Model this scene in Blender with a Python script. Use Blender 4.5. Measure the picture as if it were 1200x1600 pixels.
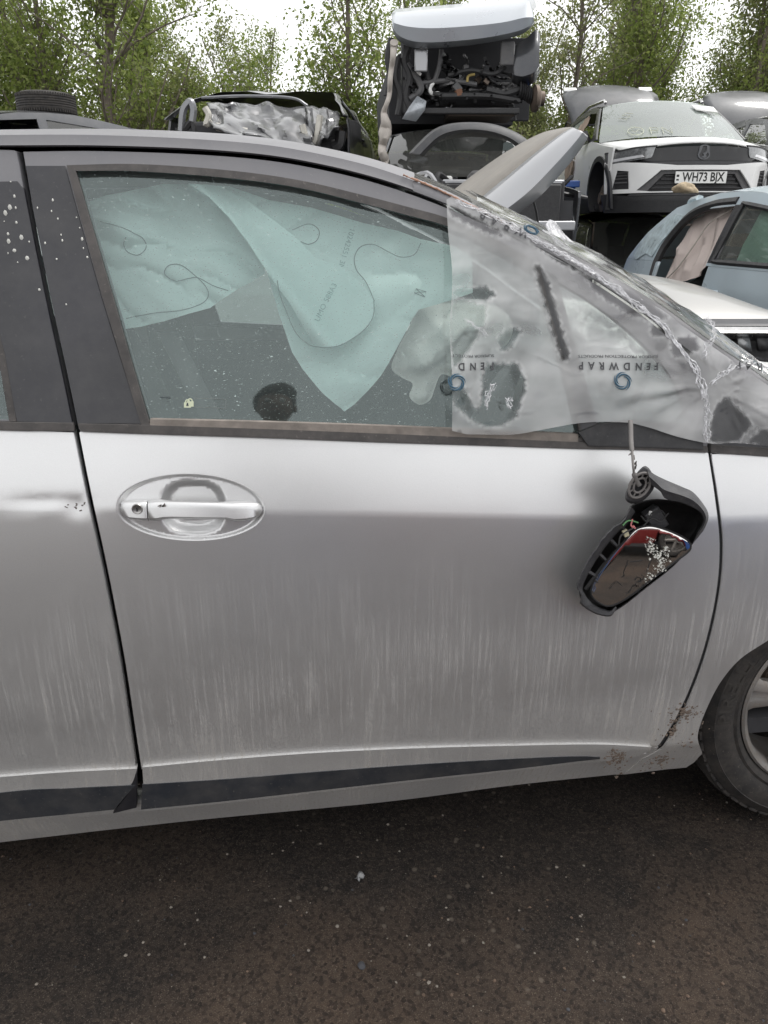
import bpy, bmesh, math, random
import numpy as np
from mathutils import Vector, Matrix, noise as mnoise
from mathutils.geometry import delaunay_2d_cdt

for _o in list(bpy.data.objects):
    bpy.data.objects.remove(_o)
random.seed(7)
rng = np.random.default_rng(7)
SC = bpy.context.scene
COL = SC.collection
R = math.radians

# ---------------------------------------------------------------- camera
CAM = np.array([0.0, -1.27, 1.33])
PITCH, YAW, FPX = R(20.0), R(7.0), 1200.0
cam_d = bpy.data.cameras.new("camera")
cam_d.sensor_fit = 'VERTICAL'
cam_d.sensor_height = 36.0
cam_d.lens = 36.0 * FPX / 1600.0
cam_d.clip_start = 0.02
cam_d.clip_end = 600
cam = bpy.data.objects.new("camera", cam_d)
COL.objects.link(cam)
cam.location = CAM
cam.rotation_euler = (math.pi / 2 - PITCH, 0, -YAW)
SC.camera = cam

# ---------------------------------------------------------------- sky, sun, exposure
W = bpy.data.worlds.new("World")
SC.world = W
W.use_nodes = True
nt = W.node_tree
nt.nodes.clear()
SUN_EL, SUN_AZ = R(58), R(66)       # azimuth measured from +Y towards +X
wo = nt.nodes.new("ShaderNodeOutputWorld")
bg = nt.nodes.new("ShaderNodeBackground")
sky = nt.nodes.new("ShaderNodeTexSky")
sky.sky_type = 'NISHITA'
sky.sun_disc = False
sky.sun_elevation = SUN_EL
sky.sun_rotation = SUN_AZ
sky.dust_density = 4.0
hs = nt.nodes.new("ShaderNodeHueSaturation")
hs.inputs["Saturation"].default_value = 0.12
mx = nt.nodes.new("ShaderNodeMix")
mx.data_type = 'RGBA'
mx.inputs[0].default_value = 0.72     # closed cloud cover: mostly an even white sheet
mx.inputs[7].default_value = (9.9, 9.95, 10.0, 1)
nt.links.new(sky.outputs[0], hs.inputs["Color"])
nt.links.new(hs.outputs[0], mx.inputs[6])
nt.links.new(mx.outputs[2], bg.inputs[0])
bg.inputs[1].default_value = 0.10
nt.links.new(bg.outputs[0], wo.inputs[0])

sl = bpy.data.lights.new("sun", 'SUN')
sl.energy = 1.0
sl.angle = R(14)
sl.color = (1.0, 0.97, 0.93)
so = bpy.data.objects.new("sun", sl)
COL.objects.link(so)
sd = Vector((math.sin(SUN_AZ) * math.cos(SUN_EL), math.cos(SUN_AZ) * math.cos(SUN_EL), math.sin(SUN_EL)))
so.rotation_euler = sd.to_track_quat('Z', 'Y').to_euler()
SC.view_settings.view_transform = 'Standard'
SC.view_settings.look = 'None'
SC.view_settings.exposure = 0.84
SC.view_settings.gamma = 1.0
SC.view_settings.use_curve_mapping = False
SC.cycles.max_bounces = 12
SC.cycles.transparent_max_bounces = 24

# ---------------------------------------------------------------- camera rays (pixels of the photograph, 1200 x 1600)
cF = np.array([math.sin(YAW) * math.cos(PITCH), math.cos(YAW) * math.cos(PITCH), -math.sin(PITCH)])
cR = np.array([math.cos(YAW), -math.sin(YAW), 0.0])
cU = np.cross(cR, cF)
hF = np.array([math.sin(YAW), math.cos(YAW), 0.0])      # horizontal forward

def ray(px, py):
    px = np.asarray(px, float); py = np.asarray(py, float)
    return (cF[None] + cR[None] * ((px.reshape(-1, 1) - 600) / FPX) - cU[None] * ((py.reshape(-1, 1) - 800) / FPX))

def at(px, py, F):
    """point on the pixel's ray at horizontal forward distance F"""
    d = ray([px], [py])[0]
    return CAM + d * (F / float(d @ hF))

# ---------------------------------------------------------------- materials
MATS = {}
def nodes(name):
    m = bpy.data.materials.new(name)
    m.use_nodes = True
    t = m.node_tree
    b = t.nodes["Principled BSDF"]
    return m, t, b, t.nodes["Material Output"]

def N(t, kind, **kw):
    n = t.nodes.new("ShaderNode" + kind)
    for k, v in kw.items():
        if k in n.inputs: n.inputs[k].default_value = v
        else: setattr(n, k, v)
    return n

def mixc(t, fac, a, b):
    m = N(t, "Mix", data_type='RGBA')
    for sock, v in ((m.inputs[0], fac), (m.inputs[6], a), (m.inputs[7], b)):
        if hasattr(v, "links"): t.links.new(v, sock)
        elif isinstance(v, (int, float)): sock.default_value = v
        else: sock.default_value = (*v[:3], 1)
    return m.outputs[2]

def math_(t, op, a, b=None, c=None):
    m = N(t, "Math", operation=op)
    for i, v in enumerate((a, b, c)):
        if v is None: continue
        if hasattr(v, "links"): t.links.new(v, m.inputs[i])
        else: m.inputs[i].default_value = v
    return m.outputs[0]

def ramp(t, v, lo, hi, a=0.0, b=1.0):
    m = N(t, "MapRange", clamp=True)
    t.links.new(v, m.inputs[0])
    for i, q in enumerate((lo, hi, a, b)): m.inputs[i + 1].default_value = q
    return m.outputs[0]

def tex(t, scale=(1, 1, 1), nscale=5.0, detail=4.0, rough=0.55, kind="TexNoise", coord="Object", **kw):
    tc = N(t, "TexCoord")
    mp = N(t, "Mapping")
    mp.inputs["Scale"].default_value = scale
    t.links.new(tc.outputs[coord], mp.inputs[0])
    n = N(t, kind, **kw)
    n.inputs["Scale"].default_value = nscale
    if kind == "TexNoise":
        n.inputs["Detail"].default_value = detail
        n.inputs["Roughness"].default_value = rough
    t.links.new(mp.outputs[0], n.inputs["Vector"])
    return n.outputs[0]

def mat(name, col, rough=0.5, metal=0.0, coat=0.0, var=0.18, scale=9.0, bump=0.0, bscale=60.0, dust=0.0,
        dustcol=(0.33, 0.30, 0.26), trans=0.0):
    if name in MATS: return MATS[name]
    m, t, b, o = nodes(name)
    n1 = tex(t, nscale=scale, detail=6)
    dark = tuple(c * (1 - var) for c in col); lite = tuple(min(1, c * (1 + var)) for c in col)
    c = mixc(t, ramp(t, n1, 0.3, 0.7), dark, lite)
    rg = ramp(t, n1, 0.3, 0.7, max(0, rough - 0.08), min(1, rough + 0.08))
    if dust > 0:
        n2 = tex(t, nscale=scale * 2.3, detail=8, rough=0.7)
        sp = tex(t, nscale=160, detail=2)
        f = math_(t, 'MULTIPLY', ramp(t, n2, 0.38, 0.72), dust)
        f = math_(t, 'MAXIMUM', f, math_(t, 'MULTIPLY', ramp(t, sp, 0.64, 0.74), min(1, dust * 1.6)))
        c = mixc(t, f, c, dustcol)
        rg = math_(t, 'MAXIMUM', rg, math_(t, 'MULTIPLY', f, 0.95))
        if metal > 0:
            t.links.new(math_(t, 'MULTIPLY', math_(t, 'SUBTRACT', 1.0, f), metal), b.inputs["Metallic"])
    elif metal > 0:
        b.inputs["Metallic"].default_value = metal
    t.links.new(c, b.inputs["Base Color"])
    t.links.new(rg, b.inputs["Roughness"])
    if coat: b.inputs["Coat Weight"].default_value = coat; b.inputs["Coat Roughness"].default_value = 0.08
    if bump > 0:
        bn = tex(t, nscale=bscale, detail=4)
        bp = N(t, "Bump"); bp.inputs["Strength"].default_value = bump; bp.inputs["Distance"].default_value = 0.004
        t.links.new(bn, bp.inputs["Height"]); t.links.new(bp.outputs[0], b.inputs["Normal"])
    if trans:
        tr = N(t, "BsdfTranslucent"); t.links.new(c, tr.inputs[0])
        ms = N(t, "MixShader"); ms.inputs[0].default_value = trans
        t.links.new(b.outputs[0], ms.inputs[1]); t.links.new(tr.outputs[0], ms.inputs[2])
        t.links.new(ms.outputs[0], o.inputs[0])
    MATS[name] = m
    return m

def glass_mat(name, tint=(0.80, 0.90, 0.86), dust=0.25, refl=1.0, rough=0.02, specks=True, haze=0.0, film_col=(0.66, 0.66, 0.62), refl_col=(1, 1, 1)):
    """single-sheet pane: see-through tint, mirror by Fresnel, dried dust spots on the outside"""
    if name in MATS: return MATS[name]
    m, t, b, o = nodes(name)
    t.nodes.remove(b)
    tr = N(t, "BsdfTransparent"); tr.inputs[0].default_value = (*tint, 1)
    gl = N(t, "BsdfGlossy"); gl.inputs["Roughness"].default_value = rough
    fr = N(t, "Fresnel"); fr.inputs[0].default_value = 1.5
    s1 = N(t, "MixShader")
    f = math_(t, 'MULTIPLY', fr.outputs[0], refl)
    t.links.new(f, s1.inputs[0]); t.links.new(tr.outputs[0], s1.inputs[1]); t.links.new(gl.outputs[0], s1.inputs[2])
    df = N(t, "BsdfDiffuse"); df.inputs[0].default_value = (*film_col, 1); gl.inputs[0].default_value = (*refl_col, 1)
    n1 = tex(t, nscale=6, detail=6, rough=0.7)
    fine = tex(t, scale=(1, 1, 2.6), nscale=260, detail=2)
    mid = tex(t, scale=(1.0, 1, 2.8), nscale=120, detail=3)
    film = ramp(t, n1, 0.3, 0.75, haze * (0.6 if specks else 0.95), haze + (dust * 0.10 if specks else 0.02))  # even pale veil; high haze also stands in for reflected sky
    sp = math_(t, 'MULTIPLY', ramp(t, fine, 0.655, 0.72), dust * 1.2) if specks else math_(t, 'MULTIPLY', fine, 0.0)
    sp2 = math_(t, 'MULTIPLY', ramp(t, mid, 0.68, 0.74), dust * 1.6) if specks else math_(t, 'MULTIPLY', fine, 0.0)
    fac = math_(t, 'MINIMUM', math_(t, 'ADD', film, math_(t, 'ADD', sp, sp2)), 0.9)
    s2 = N(t, "MixShader")
    t.links.new(fac, s2.inputs[0]); t.links.new(s1.outputs[0], s2.inputs[1]); t.links.new(df.outputs[0], s2.inputs[2])
    t.links.new(s2.outputs[0], o.inputs[0])
    MATS[name] = m
    return m

# ---------------------------------------------------------------- object helpers
def tag(o, label=None, cat=None, group=None, kind=None):
    if label: o["label"] = label
    if cat: o["category"] = cat
    if group: o["group"] = group
    if kind: o["kind"] = kind
    return o

def thing(name, loc, label, cat, rz=0.0, group=None, rot=None):
    o = bpy.data.objects.new(name, None)
    o.empty_display_size = 0.1
    COL.objects.link(o)
    o.location = tuple(loc)
    o.rotation_euler = rot if rot else (0, 0, rz)
    return tag(o, label, cat, group)

def link(name, me, material, parent=None, world=False):
    """mesh object; with world=True its vertices are world coordinates although it hangs under an unrotated parent"""
    o = bpy.data.objects.new(name, me)
    COL.objects.link(o)
    if material is not None and len(me.materials) == 0: me.materials.append(material)
    if parent is not None:
        o.parent = parent
        if world:
            p = parent; off = Vector((0, 0, 0))
            while p is not None:
                off += Vector(p.location); p = p.parent
            o.location = -off
    return o

def mesh(name, v, f, smooth=True):
    me = bpy.data.meshes.new(name)
    me.from_pydata([tuple(map(float, q)) for q in v], [], [tuple(map(int, q)) for q in f])
    if smooth: me.polygons.foreach_set("use_smooth", [True] * len(me.polygons))
    me.update()
    return me

class MB:
    """collects shapes into one mesh"""
    def __init__(s): s.v = []; s.f = []
    def add(s, v, f):
        n = len(s.v); s.v.extend([tuple(q) for q in v]); s.f.extend([tuple(i + n for i in q) for q in f]); return s
    def box(s, c, d, rot=None, taper=1.0):
        hx, hy, hz = d[0] / 2, d[1] / 2, d[2] / 2
        vs = [Vector((x * hx * (taper if z > 0 else 1), y * hy * (taper if z > 0 else 1), z * hz)) for z in (-1, 1) for y in (-1, 1) for x in (-1, 1)]
        if rot is not None: vs = [rot @ q for q in vs]
        vs = [q + Vector(c) for q in vs]
        return s.add(vs, [(0, 2, 3, 1), (4, 5, 7, 6), (0, 1, 5, 4), (2, 6, 7, 3), (0, 4, 6, 2), (1, 3, 7, 5)])
    def tube(s, pts, r, n=8, caps=True):
        pts = [Vector(p) for p in pts]
        rs = r if hasattr(r, "__len__") else [r] * len(pts)
        ref = None; rings = []
        for i, p in enumerate(pts):
            d = (pts[min(i + 1, len(pts) - 1)] - pts[max(i - 1, 0)])
            if d.length < 1e-9: d = Vector((0, 0, 1))
            d.normalize()
            if ref is None: ref = d.orthogonal().normalized()
            else:
                ref = ref - d * ref.dot(d)
                ref = ref.normalized() if ref.length > 1e-6 else d.orthogonal().normalized()
            b = d.cross(ref)
            rings.append([p + (ref * math.cos(a) + b * math.sin(a)) * rs[i] for a in [2 * math.pi * k / n for k in range(n)]])
        return s.loft(rings, closed=True, caps=caps)
    def loft(s, rings, closed=False, caps=False):
        n = len(rings[0]); base = len(s.v)
        for q in rings: s.v.extend([tuple(p) for p in q])
        for i in range(len(rings) - 1):
            for k in range(n if closed else n - 1):
                a = base + i * n + k; b = base + i * n + (k + 1) % n
                s.f.append((a, b, b + n, a + n))
        if caps and closed:
            s.f.append(tuple(base + k for k in reversed(range(n))))
            s.f.append(tuple(base + (len(rings) - 1) * n + k for k in range(n)))
        return s
    def lathe(s, prof, n=40, axis='Y', c=(0, 0, 0), a0=0.0, a1=2 * math.pi):
        rings = []
        full = abs(a1 - a0 - 2 * math.pi) < 1e-6
        for k in range(n if full else n + 1):
            a = a0 + (a1 - a0) * k / n
            ring = []
            for r, h in prof:
                x, z = r * math.cos(a), r * math.sin(a)
                p = {'Y': (x, h, z), 'Z': (x, z, h), 'X': (h, x, z)}[axis]
                ring.append((p[0] + c[0], p[1] + c[1], p[2] + c[2]))
            rings.append(ring)
        if full: rings.append(rings[0])
        return s.loft(rings)
    def build(s, name, material, parent=None, world=False, smooth=True, solid=0.0, bevel=0.0, offset=-1.0):
        me = mesh(name, s.v, s.f, smooth)
        bm = bmesh.new(); bm.from_mesh(me)
        bmesh.ops.remove_doubles(bm, verts=bm.verts, dist=1e-5)
        bmesh.ops.recalc_face_normals(bm, faces=bm.faces)
        bm.to_mesh(me); bm.free()
        o = link(name, me, material, parent, world)
        if solid:
            md = o.modifiers.new("t", 'SOLIDIFY'); md.thickness = solid; md.offset = offset
        if bevel:
            md = o.modifiers.new("b", 'BEVEL'); md.width = bevel; md.segments = 2; md.limit_method = 'ANGLE'; md.angle_limit = R(35)
            if smooth: me.set_sharp_from_angle(angle=R(50))
        elif smooth:
            me.set_sharp_from_angle(angle=R(48))
        return o

def spline(pts, n=8):
    """Catmull-Rom through points (any dimension), open"""
    P = np.array(pts, float)
    if len(P) < 3: n = max(n, 2)
    Q = np.vstack([2 * P[0] - P[1], P, 2 * P[-1] - P[-2]])
    out = []
    for i in range(1, len(Q) - 2):
        for k in range(n):
            u = k / n
            a, b, c, d = Q[i - 1], Q[i], Q[i + 1], Q[i + 2]
            out.append(0.5 * ((2 * b) + (c - a) * u + (2 * a - 5 * b + 4 * c - d) * u * u + (3 * b - a - 3 * c + d) * u ** 3))
    out.append(P[-1])
    return np.array(out)

def closed_spline(pts, n=6):
    P = [np.array(p, float) for p in pts]
    Q = [P[-1]] + P + [P[0], P[1]]
    out = []
    for i in range(1, len(Q) - 2):
        for k in range(n):
            u = k / n
            a, b, c, d = Q[i - 1], Q[i], Q[i + 1], Q[i + 2]
            out.append(0.5 * ((2 * b) + (c - a) * u + (2 * a - 5 * b + 4 * c - d) * u * u + (3 * b - a - 3 * c + d) * u ** 3))
    return np.array(out)

def inside(poly, pts):
    poly = np.asarray(poly); x, y = pts[:, 0], pts[:, 1]
    r = np.zeros(len(pts), bool)
    j = len(poly) - 1
    for i in range(len(poly)):
        xi, yi = poly[i]; xj, yj = poly[j]
        c = ((yi > y) != (yj > y))
        with np.errstate(divide='ignore', invalid='ignore'):
            r ^= c & (x < (xj - xi) * (y - yi) / (yj - yi + 1e-15) + xi)
        j = i
    return r

def resample(poly, step):
    P = np.asarray(poly, float); out = []
    for i in range(len(P)):
        a, b = P[i], P[(i + 1) % len(P)]
        L = np.linalg.norm(b - a)
        if L < 1e-7: continue
        n = max(1, int(round(L / step)))
        for k in range(n): out.append(a + (b - a) * k / n)
    return np.array(out)

def edge_dist(poly, pts):
    d = np.full(len(pts), 1e9)
    for i in range(len(poly)):
        a, b = poly[i], poly[(i + 1) % len(poly)]
        ab = b - a; L = ab @ ab + 1e-15
        u = np.clip(((pts - a) @ ab) / L, 0, 1)
        d = np.minimum(d, np.linalg.norm(pts - (a + u[:, None] * ab), axis=1))
    return d

def sheet(poly, fn, step=0.02, th=0.012, holes=(), bev=0.0025, extra=None, flip=False, axis=1, drop=0.0018, edge_step=None, normals=True, lines=()):
    """A panel: a plane outline lifted by the height function fn onto its curved surface, its rim rounded over and turned
    in by th.  axis: which world axis fn gives (1: outline is (x,z), 2: (x,y), 0: (y,z)).  flip: which way 'in' is."""
    es = edge_step or step * 0.8
    sg = 1.0 if not flip else -1.0
    rings = [resample(poly, es)] + [resample(h, es) for h in holes]
    outl = rings[0]
    lo, hi = outl.min(0), outl.max(0)
    gx = np.arange(lo[0], hi[0] + step, step); gy = np.arange(lo[1], hi[1] + step, step * 0.87)
    G = np.array([(x + (0.5 * step if j % 2 else 0), y) for j, y in enumerate(gy) for x in gx])
    if extra is not None: G = np.vstack([G, extra])
    for ln in lines:                       # rows of points along a crease so that the triangles follow it
        L_ = np.asarray(ln)
        dd = edge_dist_open(L_, G); G = G[dd > step * 0.55]
        rows = [L_ + np.array([0, q]) for q in (-0.007, -0.0025, 0.0025, 0.007)]
        G = np.vstack([G] + rows)
    ok = inside(outl, G)
    for h in rings[1:]: ok &= ~inside(h, G)
    for r_ in rings: ok &= edge_dist(r_, G) > min(step * 0.45, 0.009) + bev * 0.5
    G = G[ok]
    pts = []; edges = []; rim = []
    for ri, r_ in enumerate(rings):
        n = len(r_); b0 = len(pts)
        pts.extend(r_.tolist())
        edges.extend([(b0 + i, b0 + (i + 1) % n) for i in range(n)])
        rim.append((b0, n))
        if bev > 0:                        # a second ring just inside the rim
            prv = np.roll(r_, 1, 0); nxt = np.roll(r_, -1, 0)
            tg = nxt - prv; tg /= (np.linalg.norm(tg, axis=1, keepdims=True) + 1e-12)
            nn = np.stack([-tg[:, 1], tg[:, 0]], 1)
            A = 0.5 * np.sum(r_[:, 0] * nxt[:, 1] - nxt[:, 0] * r_[:, 1])
            s_ = 1 if A > 0 else -1
            if ri > 0: s_ = -s_
            q = r_ + nn * s_ * bev
            keep = inside(outl, q)
            for r2 in rings: keep &= edge_dist(r2, q) > bev * 0.8
            for h in rings[1:]: keep &= ~inside(h, q)
            pts.extend(q[keep].tolist())
    nb = len(pts)
    pts.extend(G.tolist())
    res = delaunay_2d_cdt([Vector(p) for p in pts], edges, [], 0, 1e-6, True)
    V = np.array([tuple(p) for p in res[0]])
    F = np.array([f for f in res[2] if len(f) == 3])
    src = res[3]
    c = V[F].mean(1)
    ok = inside(outl, c)
    for h in rings[1:]: ok &= ~inside(h, c)
    F = F[ok]
    used = np.unique(F)
    remap = -np.ones(len(V), int); remap[used] = np.arange(len(used))
    rimset = {}
    for i, s_ in enumerate(src):
        for k in s_:
            rimset[k] = i
    V2 = V[used]; F = remap[F]
    h = fn(V2[:, 0], V2[:, 1])
    isrim = np.zeros(len(V2), bool)
    ringidx = []
    for b0, n in rim:
        ids = [remap[rimset[b0 + k]] if (b0 + k) in rimset else -1 for k in range(n)]
        ids = [i for i in ids if i >= 0]
        ringidx.append(ids)
        isrim[ids] = True
    e = 1e-3
    gx_ = (fn(V2[:, 0] + e, V2[:, 1]) - fn(V2[:, 0] - e, V2[:, 1])) / (2 * e)
    gy_ = (fn(V2[:, 0], V2[:, 1] + e) - fn(V2[:, 0], V2[:, 1] - e)) / (2 * e)
    h = h + sg * drop * isrim
    def to3(ab, hh):
        o = np.zeros((len(ab), 3)); k = [i for i in range(3) if i != axis]
        o[:, k[0]] = ab[:, 0]; o[:, k[1]] = ab[:, 1]; o[:, axis] = hh
        return o
    P = to3(V2, h)
    nrm = to3(np.stack([gx_, gy_], 1), -np.ones(len(V2))) * sg
    nrm /= np.linalg.norm(nrm, axis=1, keepdims=True)
    verts = P.tolist(); faces = F.tolist()
    # orient front faces along nrm
    flat = np.zeros((len(V2), 3)); flat[:] = to3(V2, np.zeros(len(V2)))
    fn0 = np.cross(flat[F[:, 1]] - flat[F[:, 0]], flat[F[:, 2]] - flat[F[:, 0]])
    bad = fn0[:, axis] * -sg < 0
    faces = [(f[0], f[2], f[1]) if b_ else tuple(f) for f, b_ in zip(F.tolist(), bad)]
    normals_out = nrm.tolist()
    if th > 0:
        dirs = {}
        for f in faces:
            for a, b in ((f[0], f[1]), (f[1], f[2]), (f[2], f[0])): dirs[(a, b)] = 1
        for ids in ringidx:                # the rim has its own vertices, so that its shading stays its own
            n = len(ids); b0 = len(verts)
            r2 = V2[ids]
            tg = np.roll(r2, -1, 0) - np.roll(r2, 1, 0); tg /= (np.linalg.norm(tg, axis=1, keepdims=True) + 1e-12)
            nn = np.stack([tg[:, 1], -tg[:, 0]], 1)
            if inside(outl, r2 + nn * 0.0008).mean() > 0.5 and not any(inside(h_, r2 + nn * 0.0008).mean() > 0.5 for h_ in rings[1:]): nn = -nn
            n3 = to3(nn, np.zeros(n))
            for i in ids: verts.append(list(P[i]))
            for i in ids:
                q = list(P[i]); q[axis] += sg * th; verts.append(q)
            m3 = n3 * 0.8 + nrm[ids] * 0.6; m3 /= np.linalg.norm(m3, axis=1, keepdims=True)
            normals_out.extend(m3.tolist()); normals_out.extend(n3.tolist())
            fwd_ = sum((ids[k], ids[(k + 1) % n]) in dirs for k in range(n)) >= sum((ids[(k + 1) % n], ids[k]) in dirs for k in range(n))
            for k in range(n):
                k2 = (k + 1) % n
                A, B, A2, B2 = b0 + k, b0 + k2, b0 + n + k, b0 + n + k2
                if fwd_: faces.append((B, A, A2, B2))
                else: faces.append((A, B, B2, A2))
    return verts, faces, normals_out, len(P)

def edge_dist_open(L, pts):
    d = np.full(len(pts), 1e9)
    for i in range(len(L) - 1):
        a, b = L[i], L[i + 1]
        ab = b - a; q = ab @ ab + 1e-15
        u = np.clip(((pts - a) @ ab) / q, 0, 1)
        d = np.minimum(d, np.linalg.norm(pts - (a + u[:, None] * ab), axis=1))
    return d

def panel_obj(name, poly, fn, material, parent, world=False, back=False, **kw):
    v, f, n, np_ = sheet(poly, fn, **kw)
    me = mesh(name, v, f)
    o = link(name, me, material, parent, world)
    me.normals_split_custom_set_from_vertices([tuple(q) for q in n])
    return o

def mirror_y(o, name, ymid, parent, material=None, world=False):
    me = o.data.copy()
    me.transform(Matrix.Translation((0, 2 * ymid, 0)) @ Matrix.Scale(-1, 4, (0, 1, 0)))
    me.flip_normals()
    q = bpy.data.objects.new(name, me); COL.objects.link(q)
    if material: me.materials.clear(); me.materials.append(material)
    q.parent = parent
    q.location = o.location
    for md in o.modifiers:
        if md.type == 'SOLIDIFY':
            m2 = q.modifiers.new("t", 'SOLIDIFY'); m2.thickness = md.thickness; m2.offset = md.offset
    return q

FONT = {}
def text_mesh(s, size=1.0, align='CENTER', bold=0.0):
    c = bpy.data.curves.new("t", 'FONT')
    c.body = s; c.size = size; c.align_x = align; c.align_y = 'CENTER'; c.offset = bold; c.resolution_u = 3
    o = bpy.data.objects.new("t", c); COL.objects.link(o)
    dg = bpy.context.evaluated_depsgraph_get()
    me = bpy.data.meshes.new_from_object(o.evaluated_get(dg))
    bpy.data.objects.remove(o); bpy.data.curves.remove(c)
    v = np.array([tuple(q.co) for q in me.vertices]); f = [tuple(p.vertices) for p in me.polygons]
    bpy.data.meshes.remove(me)
    return v, f
# ================================================================ ground
def ground_material():
    m, t, b, o = nodes("dirty_asphalt")
    big = tex(t, nscale=0.9, detail=8, rough=0.65)
    med = tex(t, nscale=7, detail=8, rough=0.7)
    fine = tex(t, nscale=130, detail=6, rough=0.8)
    vor = tex(t, nscale=75, kind="TexVoronoi")
    c = mixc(t, ramp(t, med, 0.35, 0.7), (0.013, 0.010, 0.0088), (0.036, 0.028, 0.023))
    c = mixc(t, ramp(t, big, 0.46, 0.62, 0, 0.9), c, (0.082, 0.057, 0.041))
    c = mixc(t, ramp(t, fine, 0.54, 0.70, 0, 0.6), c, (0.085, 0.066, 0.053))
    ff = tex(t, nscale=420, detail=3, rough=.7)
    c = mixc(t, ramp(t, ff, 0.56, 0.68, 0, 0.85), c, (0.20, 0.165, 0.135))
    c = mixc(t, ramp(t, ff, 0.42, 0.30, 0, 0.7), c, (0.006, 0.005, 0.0045))
    c = mixc(t, ramp(t, vor, 0.0, 0.16, 0.75, 0.0), c, (0.07, 0.058, 0.048))
    tcv = N(t, "TexCoord"); vc = N(t, "TexVoronoi"); vc.inputs["Scale"].default_value = 150; t.links.new(tcv.outputs["Object"], vc.inputs["Vector"])
    sv = N(t, "SeparateColor"); t.links.new(vc.outputs["Color"], sv.inputs[0])
    vc2 = N(t, "TexVoronoi"); vc2.inputs["Scale"].default_value = 62; t.links.new(tcv.outputs["Object"], vc2.inputs["Vector"])
    sv2 = N(t, "SeparateColor"); t.links.new(vc2.outputs["Color"], sv2.inputs[0])
    c = mixc(t, ramp(t, sv.outputs[0], 0.55, 1.0, 0, 0.5), c, (0.085, 0.064, 0.049))          # exposed aggregate
    c = mixc(t, ramp(t, sv.outputs[1], 0.5, 1.0, 0, 0.7), c, (0.008, 0.0065, 0.006))
    c = mixc(t, math_(t, 'MULTIPLY', ramp(t, sv2.outputs[2], 0.96, 0.98), ramp(t, vc2.outputs["Distance"], 0.45, 0.25, 0, 0.8)), c, (0.15, 0.125, 0.10))
    t.links.new(c, b.inputs["Base Color"])
    t.links.new(ramp(t, big, 0.3, 0.62, 0.62, 0.95), b.inputs["Roughness"])
    b.inputs["Specular IOR Level"].default_value = 0.3
    h = math_(t, 'ADD', math_(t, 'MULTIPLY', med, 0.9), math_(t, 'ADD', math_(t, 'MULTIPLY', fine, 0.35), math_(t, 'ADD', math_(t, 'MULTIPLY', ff, 0.12), math_(t, 'MULTIPLY', sv.outputs[0], 0.10))))
    bp = N(t, "Bump"); bp.inputs["Strength"].default_value = 1.0; bp.inputs["Distance"].default_value = 0.02
    t.links.new(h, bp.inputs["Height"]); t.links.new(bp.outputs[0], b.inputs["Normal"])
    return m
GROUND_MAT = ground_material()
def ground_z(x, y):
    d = math.hypot(x - 0.2, y + 0.2)
    w = max(0.0, 1 - d / 5)
    q = Vector((x * 1.3, y * 1.3, 0.3))
    return w * (0.016 * mnoise.noise(q) + 0.005 * mnoise.noise(q * 4.1) + 0.002 * mnoise.noise(q * 13)) - 0.004
def make_ground():
    xs = np.concatenate([[-300, -120, -50, -20, -8, -4], np.arange(-2.4, 2.41, 0.04), [4, 8, 20, 50, 120, 300]])
    ys = np.concatenate([[-300, -120, -50, -20, -8, -3], np.arange(-1.6, 1.21, 0.04), [2, 4, 8, 20, 50, 120, 300]])
    v = [(x, y, ground_z(x, y)) for y in ys for x in xs]
    n = len(xs)
    f = [(j * n + i, j * n + i + 1, (j + 1) * n + i + 1, (j + 1) * n + i) for j in range(len(ys) - 1) for i in range(n - 1)]
    o = link("ground", mesh("ground", v, f), GROUND_MAT)
    tag(o, kind="structure")
make_ground()

# ================================================================ the silver car: its side surface
def bow(x):
    x = np.asarray(x, float)
    return 0.010 * x * x + 0.05 * np.clip(x - 1.0, 0, None) ** 2 + 0.03 * np.clip(-1.3 - x, 0, None) ** 2

def hit_off(px, py, yoff):
    d = ray(px, py); y = np.full(len(d), 0.03)
    for _ in range(30):
        t = (y - CAM[1]) / d[:, 1]
        x = CAM[0] + d[:, 0] * t
        y = yoff + bow(x)
    t = (y - CAM[1]) / d[:, 1]
    return CAM[0] + d[:, 0] * t, CAM[2] + d[:, 2] * t

class Line:
    def __init__(s, pts, yoff):
        q = spline(pts, 8)
        x, z = hit_off(q[:, 0], q[:, 1], yoff)
        i = np.argsort(x); s.x = x[i]; s.z = z[i]
    def __call__(s, x): return np.interp(x, s.x, s.z)

Y_SILL, Y_TRIM, Y_MOULD, Y_MID, Y_CREASE, Y_BELT, Y_GLASS = 0.085, 0.042, 0.024, 0.0, 0.012, 0.052, 0.056
L_SILL = Line([(-900, 1430), (-500, 1380), (0, 1317), (300, 1283), (600, 1254), (800, 1228), (1060, 1202), (1300, 1178), (1900, 1120)], Y_SILL)
L_TRIM = Line([(-900, 1390), (-500, 1345), (0, 1285), (220, 1267), (500, 1237), (750, 1209), (940, 1188), (1100, 1172), (1900, 1095)], Y_TRIM)
L_MOULD = Line([(-900, 1300), (-500, 1262), (0, 1217), (220, 1204), (500, 1181), (800, 1170), (1030, 1166), (1200, 1150), (1900, 1065)], Y_MOULD)
L_CREASE = Line([(-900, 780), (-500, 786), (0, 793), (400, 800), (800, 807), (1110, 812), (1300, 818), (1900, 835)], Y_CREASE)
L_BELT = Line([(-900, 643), (-500, 657), (0, 674), (122, 677), (600, 692), (905, 701), (1106, 708), (1300, 720), (1500, 740), (1900, 800)], Y_BELT)
L_MID = lambda x: L_MOULD(x) + (L_CREASE(x) - L_MOULD(x)) * 0.50

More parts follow.
